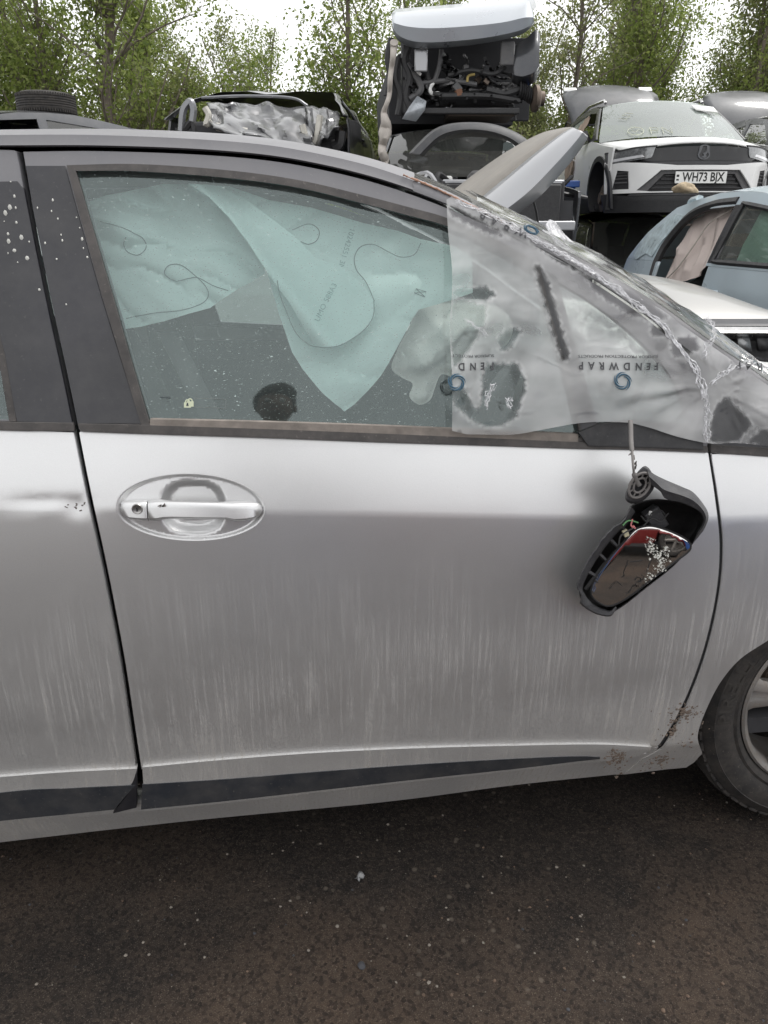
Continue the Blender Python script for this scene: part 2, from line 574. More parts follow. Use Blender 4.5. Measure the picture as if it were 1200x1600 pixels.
def S_raw(x, z):
    x = np.asarray(x, float); z = np.asarray(z, float)
    zs, zt, zm, zi, zc, zb = L_SILL(x), L_TRIM(x), L_MOULD(x), L_MID(x), L_CREASE(x), L_BELT(x)
    y = np.where(z < zs, Y_SILL + np.clip(zs - z, 0, 0.1) * 0.5, 0.0)
    u = np.clip((z - zs) / (zt - zs), 0, 1); y = np.where(z >= zs, Y_SILL + (Y_TRIM - Y_SILL) * u, y)
    u = np.clip((z - zt) / (zm - zt), 0, 1); y = np.where(z >= zt, Y_TRIM + (Y_MOULD - Y_TRIM) * u, y)
    u = np.clip((z - zm) / (zi - zm), 0, 1); y = np.where(z >= zm, Y_MOULD + (Y_MID - Y_MOULD) * (1 - (1 - u) ** 2), y)
    u = np.clip((z - zi) / (zc - zi), 0, 1); y = np.where(z >= zi, Y_MID + (Y_CREASE - Y_MID) * u * u, y)
    u = np.clip((z - zc) / (zb - zc), 0, 1.3); y = np.where(z >= zc, Y_CREASE + (Y_BELT - Y_CREASE) * (0.8 * u + 0.2 * u * u), y)
    h = np.clip(z - zb, 0, None)
    y = np.where(z >= zb, Y_BELT + 0.30 * h + 0.17 * h * h, y)
    return y + bow(x)
def S(x, z):
    x = np.asarray(x, float); z = np.asarray(z, float)
    s = 0
    for d, w in ((-0.007, .15), (-0.0035, .22), (0, .26), (0.0035, .22), (0.007, .15)): s = s + w * S_raw(x, z + d)
    # a small knock in the rear door beside the shut line
    s = s + 0.0035 * np.exp(-(((x - DENT[0]) / 0.022) ** 2 + ((z - DENT[1]) / 0.016) ** 2)) + 0.0025 * np.exp(-(((x - DENT[0] + .06) / 0.06) ** 2 + ((z - DENT[1] - .012) / 0.012) ** 2))
    return s
DENT = (-9.0, 0.0)
_GX = np.arange(-4.2, 3.6, 0.008); _GZ = np.arange(-1.2, 2.6, 0.004)
_SG = [None]
def S_grid(x, z):
    """the same surface from a table, for the ray searches"""
    if _SG[0] is None:
        _SG[0] = np.stack([S(_GX, np.full(len(_GX), q)) for q in _GZ], 0)
    T = _SG[0]
    u = np.clip((x - _GX[0]) / 0.008, 0, len(_GX) - 2.001); w = np.clip((z - _GZ[0]) / 0.004, 0, len(_GZ) - 2.001)
    i = u.astype(int); j = w.astype(int); u = u - i; w = w - j
    return (T[j, i] * (1 - u) + T[j, i + 1] * u) * (1 - w) + (T[j + 1, i] * (1 - u) + T[j + 1, i + 1] * u) * w
def hit(px, py, off=0.0):
    """photo pixels -> (x, z) on the car's side surface"""
    px = np.atleast_1d(np.asarray(px, float)); py = np.atleast_1d(np.asarray(py, float))
    d = ray(px, py); y = np.full(len(d), 0.03)
    for _ in range(26):
        t = (y - CAM[1]) / d[:, 1]
        x = CAM[0] + d[:, 0] * t; z = CAM[2] + d[:, 2] * t
        y = 0.3 * y + 0.7 * (S_grid(x, z) + off)
    return np.stack([x, z], 1)
def H(pts, off=0.0):
    P = np.array(pts, float)
    return hit(P[:, 0], P[:, 1], off)
_d = hit([122], [793])[0]; DENT = (float(_d[0]), float(_d[1])); _SG[0] = None
def on(px, py, off=0.0):
    q = hit([px], [py], off)[0]
    return np.array([q[0], float(S(q[0], q[1])) + off, q[1]])

YM = 0.875                                  # middle plane of the car
CARX = 0.1
CAR = thing("silver_car", (CARX, YM, 0.0), "dusty silver car with black window trim and a smashed-off door mirror", "car")

# ---------------------------------------------------------------- paint and trim
def paint(name, col, streak=1.0, metal=0.80, rough=0.38):
    m, t, b, o = nodes(name)
    tc = N(t, "TexCoord"); sx = N(t, "SeparateXYZ"); t.links.new(tc.outputs["Object"], sx.inputs[0])
    z = sx.outputs[2]
    low = ramp(t, z, 0.80, 0.46)                                 # road film thickens downwards on a driven car
    foot = ramp(t, z, 0.46, 0.31)
    st1 = tex(t, scale=(1, 0.2, 0.035), nscale=150, detail=5, rough=0.65)
    st2 = tex(t, scale=(1, 0.2, 0.02), nscale=330, detail=3, rough=0.6)
    blot = tex(t, nscale=4.5, detail=6, rough=0.6)
    grain = tex(t, nscale=240, detail=3)
    runs = math_(t, 'MULTIPLY', ramp(t, st1, 0.47, 0.66), ramp(t, st2, 0.36, 0.62))
    runs = math_(t, 'MULTIPLY', runs, ramp(t, grain, 0.36, 0.62, 0.35, 1.25))
    runs = math_(t, 'MULTIPLY', runs, math_(t, 'MULTIPLY', ramp(t, blot, 0.38, 0.60, 0.12, 1.1), low))
    big = tex(t, scale=(1, 0.2, 0.03), nscale=55, detail=4, rough=0.6)
    clump = tex(t, scale=(1, 1, 0.3), nscale=3.3, detail=2)
    heavy = math_(t, 'MULTIPLY', ramp(t, big, 0.62, 0.74), math_(t, 'MULTIPLY', ramp(t, z, 0.62, 0.45), ramp(t, clump, 0.5, 0.62)))
    haze = math_(t, 'MULTIPLY', low, ramp(t, blot, 0.3, 0.7, 0.06, 0.20))
    f = math_(t, 'ADD', math_(t, 'MULTIPLY', runs, 0.75 * streak), math_(t, 'MULTIPLY', haze, streak))
    f = math_(t, 'ADD', f, math_(t, 'MULTIPLY', heavy, 0.55 * streak))
    f = math_(t, 'ADD', f, math_(t, 'MULTIPLY', foot, ramp(t, grain, 0.3, 0.7, 0.18 * streak, 0.42 * streak)))
    f = math_(t, 'ADD', f, ramp(t, grain, 0.70, 0.80, 0.0, 0.22))
    f = math_(t, 'MINIMUM', f, 0.93)
    dirt = mixc(t, ramp(t, blot, 0.3, 0.7), (0.33, 0.31, 0.28), (0.45, 0.42, 0.375))
    flake = tex(t, nscale=1100, detail=1)
    c = mixc(t, f, mixc(t, ramp(t, blot, 0.3, 0.7), tuple(q * 0.95 for q in col), col), dirt)
    c = mixc(t, ramp(t, flake, 0.35, 0.65, 0.0, 0.16), c, (0.40, 0.40, 0.41))
    t.links.new(c, b.inputs["Base Color"])
    t.links.new(math_(t, 'MULTIPLY', math_(t, 'SUBTRACT', 1.0, f), metal), b.inputs["Metallic"])
    t.links.new(math_(t, 'ADD', rough, math_(t, 'MULTIPLY', f, 0.45)), b.inputs["Roughness"])
    b.inputs["Coat Weight"].default_value = 0.25; b.inputs["Coat Roughness"].default_value = 0.12
    bp = N(t, "Bump"); bp.inputs["Strength"].default_value = 0.10; bp.inputs["Distance"].default_value = 0.001
    t.links.new(tex(t, nscale=420, detail=2), bp.inputs["Height"]); t.links.new(bp.outputs[0], b.inputs["Normal"])
    MATS[name] = m
    return m
SILVER = paint("silver_paint", (0.69, 0.69, 0.69))
ROOFP = mat("dusty_graphite_roof", (0.17, 0.168, 0.178), rough=0.52, metal=0.25, var=0.06, scale=4, dust=0.16, dustcol=(0.30, 0.29, 0.28))
GLOSSB = mat("black_pillar_film", (0.022, 0.022, 0.027), rough=0.36, coat=0.1, var=0.25, scale=7, dust=0.16, dustcol=(0.14, 0.135, 0.13))
RUBBER = mat("weathered_rubber", (0.055, 0.051, 0.050), rough=0.78, var=0.25, scale=14, dust=0.30, dustcol=(0.19, 0.17, 0.155))
LIP = mat("dusty_lip_rubber", (0.20, 0.175, 0.155), rough=0.95, var=0.25, scale=40, bump=0.3)
TRIMB = mat("slate_plastic_trim", (0.030, 0.034, 0.042), rough=0.48, var=0.15, scale=6, dust=0.16)
BLACKP = mat("black_plastic", (0.018, 0.018, 0.020), rough=0.55, var=0.3, scale=30, dust=0.18, dustcol=(0.12, 0.115, 0.11))
INTER = mat("dark_interior", (0.035, 0.035, 0.038), rough=0.8, var=0.2, scale=20, bump=0.2)
HEADL = mat("grey_headliner", (0.26, 0.26, 0.25), rough=0.95, var=0.06)
SEATM = mat("dark_seat_cloth", (0.03, 0.031, 0.034), rough=0.95, var=0.3, scale=60, bump=0.4, bscale=300)
SIDEGL = glass_mat("side_glass", tint=(0.88, 0.95, 0.93), dust=0.45, refl=2.5, rough=0.03, haze=0.05, film_col=(0.58, 0.68, 0.66), refl_col=(0.84, 0.97, 0.96))
FARGL = glass_mat("far_glass", tint=(0.84, 0.92, 0.90), dust=0.2, refl=0.8, haze=0.05)
SCREENGL = glass_mat("windscreen_glass", tint=(0.82, 0.88, 0.86), dust=0.35, refl=1.2, haze=0.10)

def skin(name, px, material, parent=CAR, off=0.0, th=0.014, holes=(), smooth=0, pre=None, **kw):
    poly = pre if pre is not None else H(px, off)
    hs_ = [H(h, off) for h in holes]
    return panel_obj(name, poly, lambda x, z: S(x, z) + off, material, parent, world=True, th=th, holes=hs_, **kw)

def crease_rows(poly):
    lo, hi = poly[:, 0].min(), poly[:, 0].max()
    xs = np.arange(lo, hi, 0.012)
    return np.stack([xs, L_CREASE(xs)], 1)

def sp(*pts): return [tuple(q) for q in spline(pts, 6)]

# shut lines (pixels)
GAP_B_F = sp((36, 238), (52, 330), (80, 470), (104, 580), (121, 662), (126, 690), (142, 770), (168, 890), (193, 1020), (210, 1130), (221, 1203))   # front door's rear edge
GAP_B_R = sp((25, 236), (43, 330), (71, 470), (95, 580), (112, 662), (117, 690), (133, 770), (159, 890), (184, 1020), (201, 1130), (212, 1206))   # rear door's front edge
GAP_F_D = sp((1107, 707), (1118, 780), (1125, 850), (1120, 925), (1100, 1015), (1068, 1100), (1035, 1158), (1021, 1171))
GAP_F_W = sp((1112, 708), (1123.5, 780), (1131, 850), (1126, 926), (1106, 1017), (1074, 1103), (1042, 1162), (1026, 1176))
below = [q for q in GAP_B_F if q[1] >= 676]; above = [q for q in GAP_B_F if q[1] <= 672]
belowR = [q for q in GAP_B_R if q[1] >= 675]; aboveR = [q for q in GAP_B_R if q[1] <= 672]

# ---------------------------------------------------------------- front door skin with the oval handle dish
HC = H([(299, 795)])[0]
HA = (H([(416, 797)])[0][0] - H([(181, 793)])[0][0]) / 2
HB = (H([(299, 742)])[0][1] - H([(299, 847)])[0][1]) / 2
HT = math.atan2(*(H([(410, 798)])[0] - H([(188, 793)])[0])[::-1])
def oval(s, n=72):
    a = np.linspace(0, 2 * math.pi, n, endpoint=False)
    e = np.stack([HA * s * np.cos(a), HB * s * np.sin(a)], 1)
    c_, s_ = math.cos(HT), math.sin(HT)
    return np.stack([HC[0] + e[:, 0] * c_ - e[:, 1] * s_, HC[1] + e[:, 0] * s_ + e[:, 1] * c_], 1)
top_edge = [(x, 675 + (x - 126) * 0.0322) for x in range(126, 1107, 40)]
door_px = top_edge + GAP_F_D + [(900, 1168), (800, 1170), (650, 1174), (500, 1181), (350, 1192)] + below[::-1]
dp = H(door_px)
DOOR = panel_obj("front_door", dp, S, SILVER, CAR, world=True, step=0.022, th=0.02, holes=[oval(1.0)], lines=[crease_rows(dp)], edge_step=0.012)

def dish(x, z):
    x = np.asarray(x, float); z = np.asarray(z, float)
    c_, s_ = math.cos(HT), math.sin(HT)
    u = ((x - HC[0]) * c_ + (z - HC[1]) * s_) / HA; w = (-(x - HC[0]) * s_ + (z - HC[1]) * c_) / HB
    r = np.sqrt(u * u + w * w)
    # mean door surface without the crease so that the dish reads as its own pressing
    base = S(x, z)
    lip = np.clip((1 - r) / 0.11, 0, 1); lip = 0.0055 * lip * lip * (3 - 2 * lip)
    def scoop(cx, cz, a, b, dep, soft):
        q = (np.abs((u - cx) / a) ** 2.7 + np.abs((w - cz) / b) ** 2.7) ** (1 / 2.7)
        k = np.clip((1.0 - q) / soft, 0, 1); k = k * k * (3 - 2 * k)
        return dep * k
    d = lip + scoop(0.02, -0.02, 0.46, 0.84, 0.022, 0.34)
    wgt = np.clip((1 - r) / 0.25, 0, 1)
    return S(x, z) * (1 - wgt) + base * wgt + d
panel_obj("handle_dish", oval(0.998, 120), dish, SILVER, DOOR, world=False, extra=np.vstack([oval(q, 120) for q in (.985, .97, .955, .94, .925, .91, .895, .88)]), step=0.0055, th=0.012, bev=0.0, drop=0.0, edge_step=0.006)

def handle_piece(name, stations, n=22, mat_=SILVER, parent=DOOR):
    """stations: (px x, top py, bottom py, proud front, proud back)"""
    rings = []
    for x, yt, yb, f, k in stations:
        a = H([(x, yt)], -0.012)[0]; b = H([(x, yb)], -0.012)[0]
        cx, cz = (a + b) / 2; hh = abs(a[1] - b[1]) / 2
        ys = float(0.5 * (S(cx, cz + 0.03) + S(cx, cz - 0.03)))
        ring = []
        for q in range(n):
            t_ = 2 * math.pi * q / n
            co, si = math.cos(t_), math.sin(t_)
            e = 0.42
            u = math.copysign(abs(co) ** e, co); w = math.copysign(abs(si) ** e, si)
            y = ys - (f + k) / 2 - (f - k) / 2 * w
            # the lower face falls away: a bevelled underside
            zz = cz + hh * u
            if w > 0: y += 0.0038 * u
            if u < -0.5 and w > 0: y += 0.012 * (-u - 0.5) * 2
            ring.append((cx, y, zz))
        rings.append(ring)
    mb = MB(); mb.loft(rings, closed=True, caps=True)
    return mb.build(name, mat_, parent)
handle_piece("door_handle", [(233, 783, 815, .025, .000), (234, 782, 815, .026, .000), (245, 781, 815, .0268, .000), (256, 781, 812, .027, .002), (268, 780.5, 811, .0285, .010), (300, 781, 811, .030, .012),
                         (340, 782, 811.5, .030, .012), (356, 783.5, 812, .028, .004), (366, 783.5, 816, .027, .000), (385, 784, 815, .025, .000),
                         (396, 786, 813, .021, .000), (404, 788, 810, .016, .000), (408.5, 792, 806, .009, .000), (410, 796, 801, .004, .000)])
handle_piece("lock_cover", [(187, 791, 797, .006, .000), (189, 787, 804, .013, .000), (194, 784.5, 811, .018, .000), (203, 783, 814, .022, .000), (218, 782, 815, .0245, .000), (229, 782, 815.3, .0252, .000), (231.2, 783, 815, .0245, .000)])
kp = on(214, 796, -0.0262)
mb = MB(); mb.lathe([(0.0, 0.001), (0.0062, 0.001), (0.0072, 0.0), (0.0085, 0.0), (0.0095, 0.0025)], n=24, c=tuple(kp))
mb.build("keyhole", mat("brushed_lock", (0.42, 0.41, 0.40), rough=0.35, metal=0.9), DOOR)
mb = MB(); mb.box((kp[0], kp[1] - 0.0004, kp[2]), (0.0016, 0.003, 0.007)); mb.build("key_slot", BLACKP, DOOR)
sc_ = on(256, 789, -0.0272)
mb = MB()
for q in range(7):
    mb.box((sc_[0] + rng.normal(0, .004), sc_[1] - 0.0012, sc_[2] + rng.normal(0, .0022)), (0.006 * rng.random() + .002, 0.0006, 0.0016), Matrix.Rotation(-0.5 + rng.normal(0, .4), 3, 'Y'))
mb.build("paint_chip", mat("chip_grey", (0.16, 0.14, 0.13), rough=0.8), DOOR)

# sill moulding and slate insert on the front door
def strip(name, top, bot, material, off, parent=CAR, th=0.016, **kw):
    return skin(name, list(top) + list(bot)[::-1], material, parent, off=off, th=th, **kw)
strip("door_moulding", sp((222, 1200), (350, 1188), (500, 1177), (650, 1170), (800, 1166), (930, 1164), (1019, 1168)),
      sp((224, 1230), (350, 1222), (500, 1210), (650, 1199), (800, 1190), (900, 1187), (950, 1190), (985, 1186), (1016, 1174)), SILVER, -0.009, step=0.02, edge_step=0.01)
strip("door_trim_insert", sp((222, 1227), (350, 1219), (500, 1207), (650, 1196), (800, 1187), (900, 1183), (938, 1184)),
      sp((220, 1266), (350, 1253), (500, 1236), (650, 1219), (800, 1203), (900, 1191), (938, 1187)), TRIMB, -0.0125, step=0.02, edge_step=0.01)
strip("door_lower_lip", sp((222, 1263), (350, 1250), (500, 1233), (650, 1216), (800, 1200), (900, 1188), (960, 1186), (1010, 1178)),
      sp((222, 1269), (350, 1256), (500, 1239), (650, 1222), (800, 1206), (900, 1194), (960, 1190), (1012, 1180)), SILVER, -0.004, step=0.02, edge_step=0.01)

# rear door
REARX = -640
rd = [(REARX, 652), (-300, 663), (0, 673), (60, 674)] + belowR + [(100, 1212), (0, 1219), (-300, 1243), (-520, 1262), (-560, 1180), (-600, 1090), (REARX, 1000)]
rp = H(rd)
_x = np.array([(DENT[0] + a * 0.008, DENT[1] + b * 0.008) for a in range(-8, 9) for b in range(-8, 9)])
RDOOR = panel_obj("rear_door", rp, S, SILVER, CAR, world=True, step=0.024, th=0.02, lines=[crease_rows(rp)], edge_step=0.013, extra=_x)
strip("rear_door_moulding", sp((-520, 1258), (-300, 1239), (0, 1215), (110, 1207), (213, 1202)), sp((-520, 1305), (-300, 1284), (0, 1243), (110, 1236), (210, 1231)), SILVER, -0.009, step=0.02)
strip("rear_door_trim_insert", sp((-520, 1303), (-300, 1281), (0, 1240), (110, 1233), (211, 1228)), sp((-500, 1345), (-300, 1318), (0, 1284), (110, 1273), (178, 1266)), TRIMB, -0.0125, step=0.02)
skin("rear_door_trim_end", [(213, 1207), (213, 1263), (176, 1272), (196, 1246)], GLOSSB, off=-0.010, step=0.01)
mb = MB()
for q in range(9):
    p = on(118 + rng.normal(0, 12), 792 + rng.normal(0, 4), -0.0006)
    mb.box(tuple(p), (0.002 + .004 * rng.random(), 0.0008, 0.0015 + .001 * rng.random()), Matrix.Rotation(rng.normal(0, .6), 3, 'Y'))
mb.build("paint_chip", MATS["chip_grey"], RDOOR)

# sill below the doors
sill_top = sp((-560, 1340), (-300, 1305), (0, 1272), (220, 1255), (500, 1226), (750, 1199), (940, 1180), (1000, 1176), (1030, 1168))
sill_bot = sp((-560, 1388), (-300, 1353), (0, 1317), (300, 1283), (600, 1254), (800, 1228), (960, 1211))
skin("sill", sill_top + [(1000, 1200)] + [(975, 1211)] + sill_bot[::-1], SILVER, off=0.004, th=0.05, step=0.025)

# front wing with the wheel arch
WC = H([(1364, 1146)])[0]
RT = 0.318
def wheel_place():
    # the tyre's left limb, 1088 px at axle height, on the plane of the tyre's side wall
    yw = 0.075
    d = ray([1090], [1160])[0]; t = (yw - CAM[1]) / d[1]
    return float(CAM[0] + d[0] * t) + RT * 1.06 - 0.002, yw
WX, WY = wheel_place()
WZ = RT * 1.06 - 0.014
arch = []
arch_px = sp((1098, 1178), (1091, 1150), (1104, 1110), (1127, 1066), (1158, 1030), (1200, 1002))
a_end = H([(1200, 1002)])[0]
ra = math.hypot(a_end[0] - WX, a_end[1] - WZ)
a0 = math.atan2(a_end[1] - WZ, a_end[0] - WX)
arch_xz = [(WX + ra * math.cos(a), WZ + ra * math.sin(a)) for a in np.linspace(a0, -0.15, 30)]
wing_px1 = GAP_F_W[::-1] + [(1110, 700)] + [(1200, 707), (1300, 716), (1500, 737), (1700, 768), (1850, 795)]
w1 = H(wing_px1)
xe = w1[-1][0]
wing_bot = H([(975, 1211), (1040, 1203), (1072, 1200)])
wing = np.vstack([H(GAP_F_W[::-1] + [(1111, 710)]), H([(1200, 707), (1300, 716), (1500, 737), (1700, 768)]),
                  [(WX + 0.75, 0.80), (WX + 0.80, 0.62), (WX + 0.79, 0.3), (WX + ra, 0.27)], np.array(arch_xz[::-1])[1:], H(arch_px[::-1])[1:], H([(1085, 1192), (1072, 1200), (1040, 1203), (975, 1211), (1003, 1188)])])
panel_obj("front_wing", wing, S, SILVER, CAR, world=True, step=0.025, th=0.005, edge_step=0.014)
mb = MB()                                           # wheel-arch liner: a dark tunnel behind the lip
prof = [(0.415, 0.10), (0.42, 0.16), (0.41, 0.36), (0.05, 0.36)]
mb.lathe([(r, h) for r, h in prof], n=30, c=(WX, 0.02, WZ), a0=R(-25), a1=R(184))
mb.build("arch_liner", INTER, CAR, world=True)

# rear quarter, beyond the frame
RWX = WX - 2.70
rear_arch = [(RWX + 0.365 * math.cos(a), WZ + 0.365 * math.sin(a)) for a in np.linspace(R(-12), R(192), 34)]
q1 = H([(-646, 652)])[0]; q2 = H([(-640, 1000)])[0]
rq = np.array([(q1[0] - .003, q1[1] - .008), (RWX - 0.62, q1[1] + 0.0), (RWX - 0.70, 0.8), (RWX - 0.70, 0.30), (RWX - 0.36, 0.22)] + rear_arch[::-1] + [(RWX + 0.37, 0.24), (q2[0] - .06, 0.30), (q2[0] - .003, q2[1])])
if inside(rq, np.array([[RWX, 0.8]]))[0]:
    panel_obj("rear_quarter", rq, S, SILVER, CAR, world=True, step=0.04, th=0.03, edge_step=0.03)

shade_line = np.array(GAP_F_D)
skin("shut_line_shade", [(q[0] - 9, q[1]) for q in GAP_F_D] + [(q[0] + 9, q[1]) for q in GAP_F_D][::-1], INTER, off=0.009, th=0.0, bev=0, drop=0, step=0.02)  # dark backing strip, painted in as the shade inside the shut line
# ---------------------------------------------------------------- upper door frames, glass, seals
FT = sp((36, 237), (150, 236), (300, 241), (420, 251), (520, 269), (610, 293), (700, 326), (790, 366), (870, 408), (950, 456), (1020, 506), (1075, 562), (1100, 625), (1106, 670))
GL_TOP = sp((118, 267), (200, 267), (300, 273), (400, 283), (480, 296), (560, 316), (640, 337), (697, 353), (770, 386), (838, 424))
GL_PX = GL_TOP + [(858, 490), (880, 570), (908, 684), (600, 673), (233, 661), (176, 464)]
QG_PX = sp((872, 440), (930, 476), (1000, 532), (1050, 590), (1072, 650)) + [(1075, 678), (940, 676), (905, 560)]
frame_px = FT + [(1106, 704)] + top_edge[::-1] + above[::-1]
SEAL_TOP = sp((104, 258), (200, 256), (300, 261), (400, 271), (480, 284), (560, 303), (640, 324), (700, 341), (775, 374), (845, 413))
skin("door_frame", frame_px, ROOFP, DOOR and CAR, off=0.003, th=0.03, holes=[GL_PX, QG_PX], step=0.02, edge_step=0.012)
skin("window_seal", SEAL_TOP + [(866, 490), (888, 570), (917, 690), (600, 682), (222, 668), (160, 464)], RUBBER, off=-0.003, th=0.008, holes=[GL_PX], step=0.02, edge_step=0.009, bev=0.0, drop=0.0)
skin("pillar_cover", [(39, 259), (101, 259), (158, 464), (220, 662), (123, 662)] + [q for q in above if q[1] > 262][::-1], GLOSSB, off=-0.0015, th=0.01, step=0.02)
skin("door_window", [(115, 264)] + sp((116, 264), (300, 270), (480, 293), (640, 334), (697, 350), (770, 383), (841, 421)) + [(861, 490), (883, 570), (911, 690), (600, 679), (230, 667), (173, 464)], SIDEGL, off=0.0085, th=0.0, bev=0, step=0.03)
skin("quarter_glass", sp((868, 436), (930, 472), (1003, 528), (1054, 588), (1076, 650)) + [(1079, 682), (936, 680), (901, 560)], SIDEGL, off=0.0085, th=0.0, bev=0, step=0.03)
skin("window_divider", [(843, 417), (870, 432), (904, 560), (940, 690), (912, 690), (884, 570), (860, 490)], GLOSSB, off=-0.004, th=0.012, step=0.015)
strip("belt_lip", sp((234, 655.5), (420, 660), (600, 666), (760, 673), (904, 679)), sp((234, 668), (420, 673.5), (600, 680), (760, 687), (904, 693)), LIP, -0.0052, th=0.012, step=0.012)
strip("belt_moulding", sp((121, 663), (232, 665), (420, 671), (600, 678), (760, 685), (905, 691), (1000, 694), (1107, 699)),
      sp((126, 675), (232, 679), (420, 685), (600, 692), (760, 697), (905, 702), (1000, 704), (1107, 708)), RUBBER, -0.007, th=0.012, step=0.014)
strip("mirror_base", [(905, 676), (935, 664), (990, 658), (1060, 664), (1098, 672)], [(920, 697), (960, 698), (1000, 699), (1060, 701), (1100, 703)], BLACKP, -0.012, th=0.014, step=0.012)
# fixed quarter in front of the door, under the film
skin("front_quarter_frame", sp((1080, 556), (1130, 588), (1200, 636), (1260, 684)) + [(1300, 716), (1200, 707), (1112, 702), (1112, 670), (1104, 610)], GLOSSB, off=0.001, th=0.03, step=0.02)
strip("wing_belt_moulding", [(1112, 696), (1200, 701), (1296, 711)], [(1112, 708), (1200, 714), (1300, 722)], RUBBER, -0.006, step=0.014)

# rear door upper
RT_PX = sp((-640, 240), (-400, 232), (-200, 231), (0, 234), (24, 236))
REAR_GL = [(-560, 275), (-300, 262), (-90, 262), (-40, 400), (0, 556), (17, 657), (-300, 649), (-600, 640)]
skin("rear_door_frame", RT_PX + aboveR + [(112, 668), (0, 670), (-300, 661), (-640, 650)], ROOFP, off=0.003, th=0.03, holes=[REAR_GL], step=0.03)
skin("rear_pillar_cover", [(-60, 285), (26, 283)] + [q for q in aboveR if q[1] > 286] + [(110, 661), (24, 659), (6, 556), (-34, 400)], GLOSSB, off=-0.0015, th=0.01, step=0.02)
skin("rear_window_seal", [(-64, 285), (-33, 400), (7, 556), (25, 659), (14, 659), (-4, 556), (-44, 400), (-76, 285)], RUBBER, off=-0.004, th=0.012, step=0.012)
skin("rear_window", [(-565, 270), (-300, 258), (-86, 258), (-36, 400), (4, 556), (21, 662), (-300, 654), (-605, 645)], SIDEGL, off=0.0085, th=0.0, bev=0, step=0.04)
strip("rear_belt_moulding", sp((-640, 640), (-300, 650), (0, 660), (60, 661), (112, 662)), sp((-640, 652), (-300, 662), (0, 673), (60, 674), (116, 674)), RUBBER, -0.007, th=0.012, step=0.014)

# ---------------------------------------------------------------- roof, A-pillar, windscreen, bonnet
RAIL = sp((-760, 245), (-500, 226), (-250, 216), (0, 211), (150, 211), (300, 217), (420, 227), (520, 245), (600, 266), (690, 300), (770, 340), (850, 380), (940, 428), (1030, 482), (1110, 540), (1200, 602), (1290, 668))
GAP = sp((-760, 258), (-500, 240), (-250, 232), (0, 232), (150, 232), (300, 237), (420, 247), (520, 265), (610, 289), (700, 322), (790, 362), (870, 404), (950, 452), (1020, 502), (1080, 552), (1200, 632), (1290, 700))
rail = H(RAIL); gap_ = H(GAP)
def zgap(x): return np.interp(x, gap_[:, 0], gap_[:, 1])
i_ws = int(np.argmin(np.abs(np.array(RAIL)[:, 0] - 640)))
def cross(i, n=28):
    x, z = rail[i]
    y = float(S(x, z))
    k = np.clip((x + 0.1) / 0.9, 0, 1)
    b = 0.16 * k; cr = 0.055 * (1 - 0.45 * k)
    out = []
    for v in np.linspace(0, 1, n):
        w = 1 - abs(2 * v - 1) ** 2.3
        out.append((x + b * w, y + (2 * YM - 2 * y) * v, z + cr * w))
    return out
rows = [cross(i) for i in range(len(rail))]
def with_skirt(i):
    x, z = rail[i]; zg = float(zgap(x)) + 0.003
    r = rows[i]
    a = [(x, float(S(x, zg)) + 0.010, zg), (x, float(S(x, zg)) - 0.001, zg + 0.002), (x, float(S(x, (z + zg) / 2)) + 0.000, (z + zg) / 2)]
    m_ = [(p[0], 2 * YM - p[1], p[2]) for p in a][::-1]
    return a + r + m_
mb = MB(); mb.loft([with_skirt(i) for i in range(0, i_ws + 1)])
mb.build("roof", ROOFP, CAR, world=True)
def pillar_ring(i):
    x, z = rail[i]; zg = float(zgap(x)) + 0.002
    r = rows[i]
    p2 = np.array(r[0]) + (np.array(r[2]) - np.array(r[0])) * 0.6
    return [(x, float(S(x, zg)) + 0.01, zg), (x, float(S(x, zg)), zg + 0.001), (x, float(S(x, (z + zg) / 2)) - 0.002, (z + zg) / 2), r[0], tuple(np.array(r[0]) * .4 + p2 * .6 + np.array([0, 0, .002])), tuple(p2 - np.array([0, 0, 0.006]))]
rings = [pillar_ring(i) for i in range(i_ws, len(rail))]
mb = MB(); mb.loft(rings); APIL = mb.build("windscreen_pillar", ROOFP, CAR, world=True)
mb = MB(); mb.loft([[(p[0], 2 * YM - p[1], p[2]) for p in r] for r in rings]); mb.build("windscreen_pillar", ROOFP, CAR, world=True)
mb = MB(); mb.loft([rows[i][1:-1] for i in range(i_ws, len(rail))]); mb.build("windscreen", SCREENGL, CAR, world=True)
bon = H([(1290, 690), (1300, 716), (1500, 737), (1700, 768)])
bon = np.vstack([bon, [(WX + 0.72, 0.80), (WX + 0.80, 0.70)]])
br = []
for k, (x, z) in enumerate(bon):
    y = float(S(x, min(z, float(L_BELT(x))))) + 0.012
    br.append([(x + (0.16 + 0.1 * (k > 2)) * (1 - abs(2 * v - 1) ** 2.3), y + (2 * YM - 2 * y) * v, z + 0.07 * (1 - abs(2 * v - 1) ** 2.3)) for v in np.linspace(0, 1, 24)])
mb = MB(); mb.loft(br); mb.build("bonnet", SILVER, CAR, world=True)
fr = br[-1]
mb = MB(); mb.loft([[(p[0] + q, p[1], p[2] * s_ + o_) for p in fr] for q, s_, o_ in ((0.005, 1, -0.005), (0.05, 0.8, 0.03), (0.06, 0.45, 0.05), (0.0, 0.2, 0.05))]); mb.build("front_bumper", SILVER, CAR, world=True)

# far side of the body, mirrored
for nm, src in (("far_front_door", DOOR), ("far_rear_door", RDOOR)):
    mirror_y(src, nm, YM, CAR)
for o in list(CAR.children):
    if o.name.split(".")[0] in ("door_frame", "rear_door_frame", "front_wing", "sill", "rear_quarter", "front_quarter_frame"):
        mirror_y(o, o.name.split(".")[0], YM, CAR)
    if o.name.split(".")[0] in ("door_window", "rear_window", "quarter_glass"):
        mirror_y(o, o.name.split(".")[0], YM, CAR, FARGL)
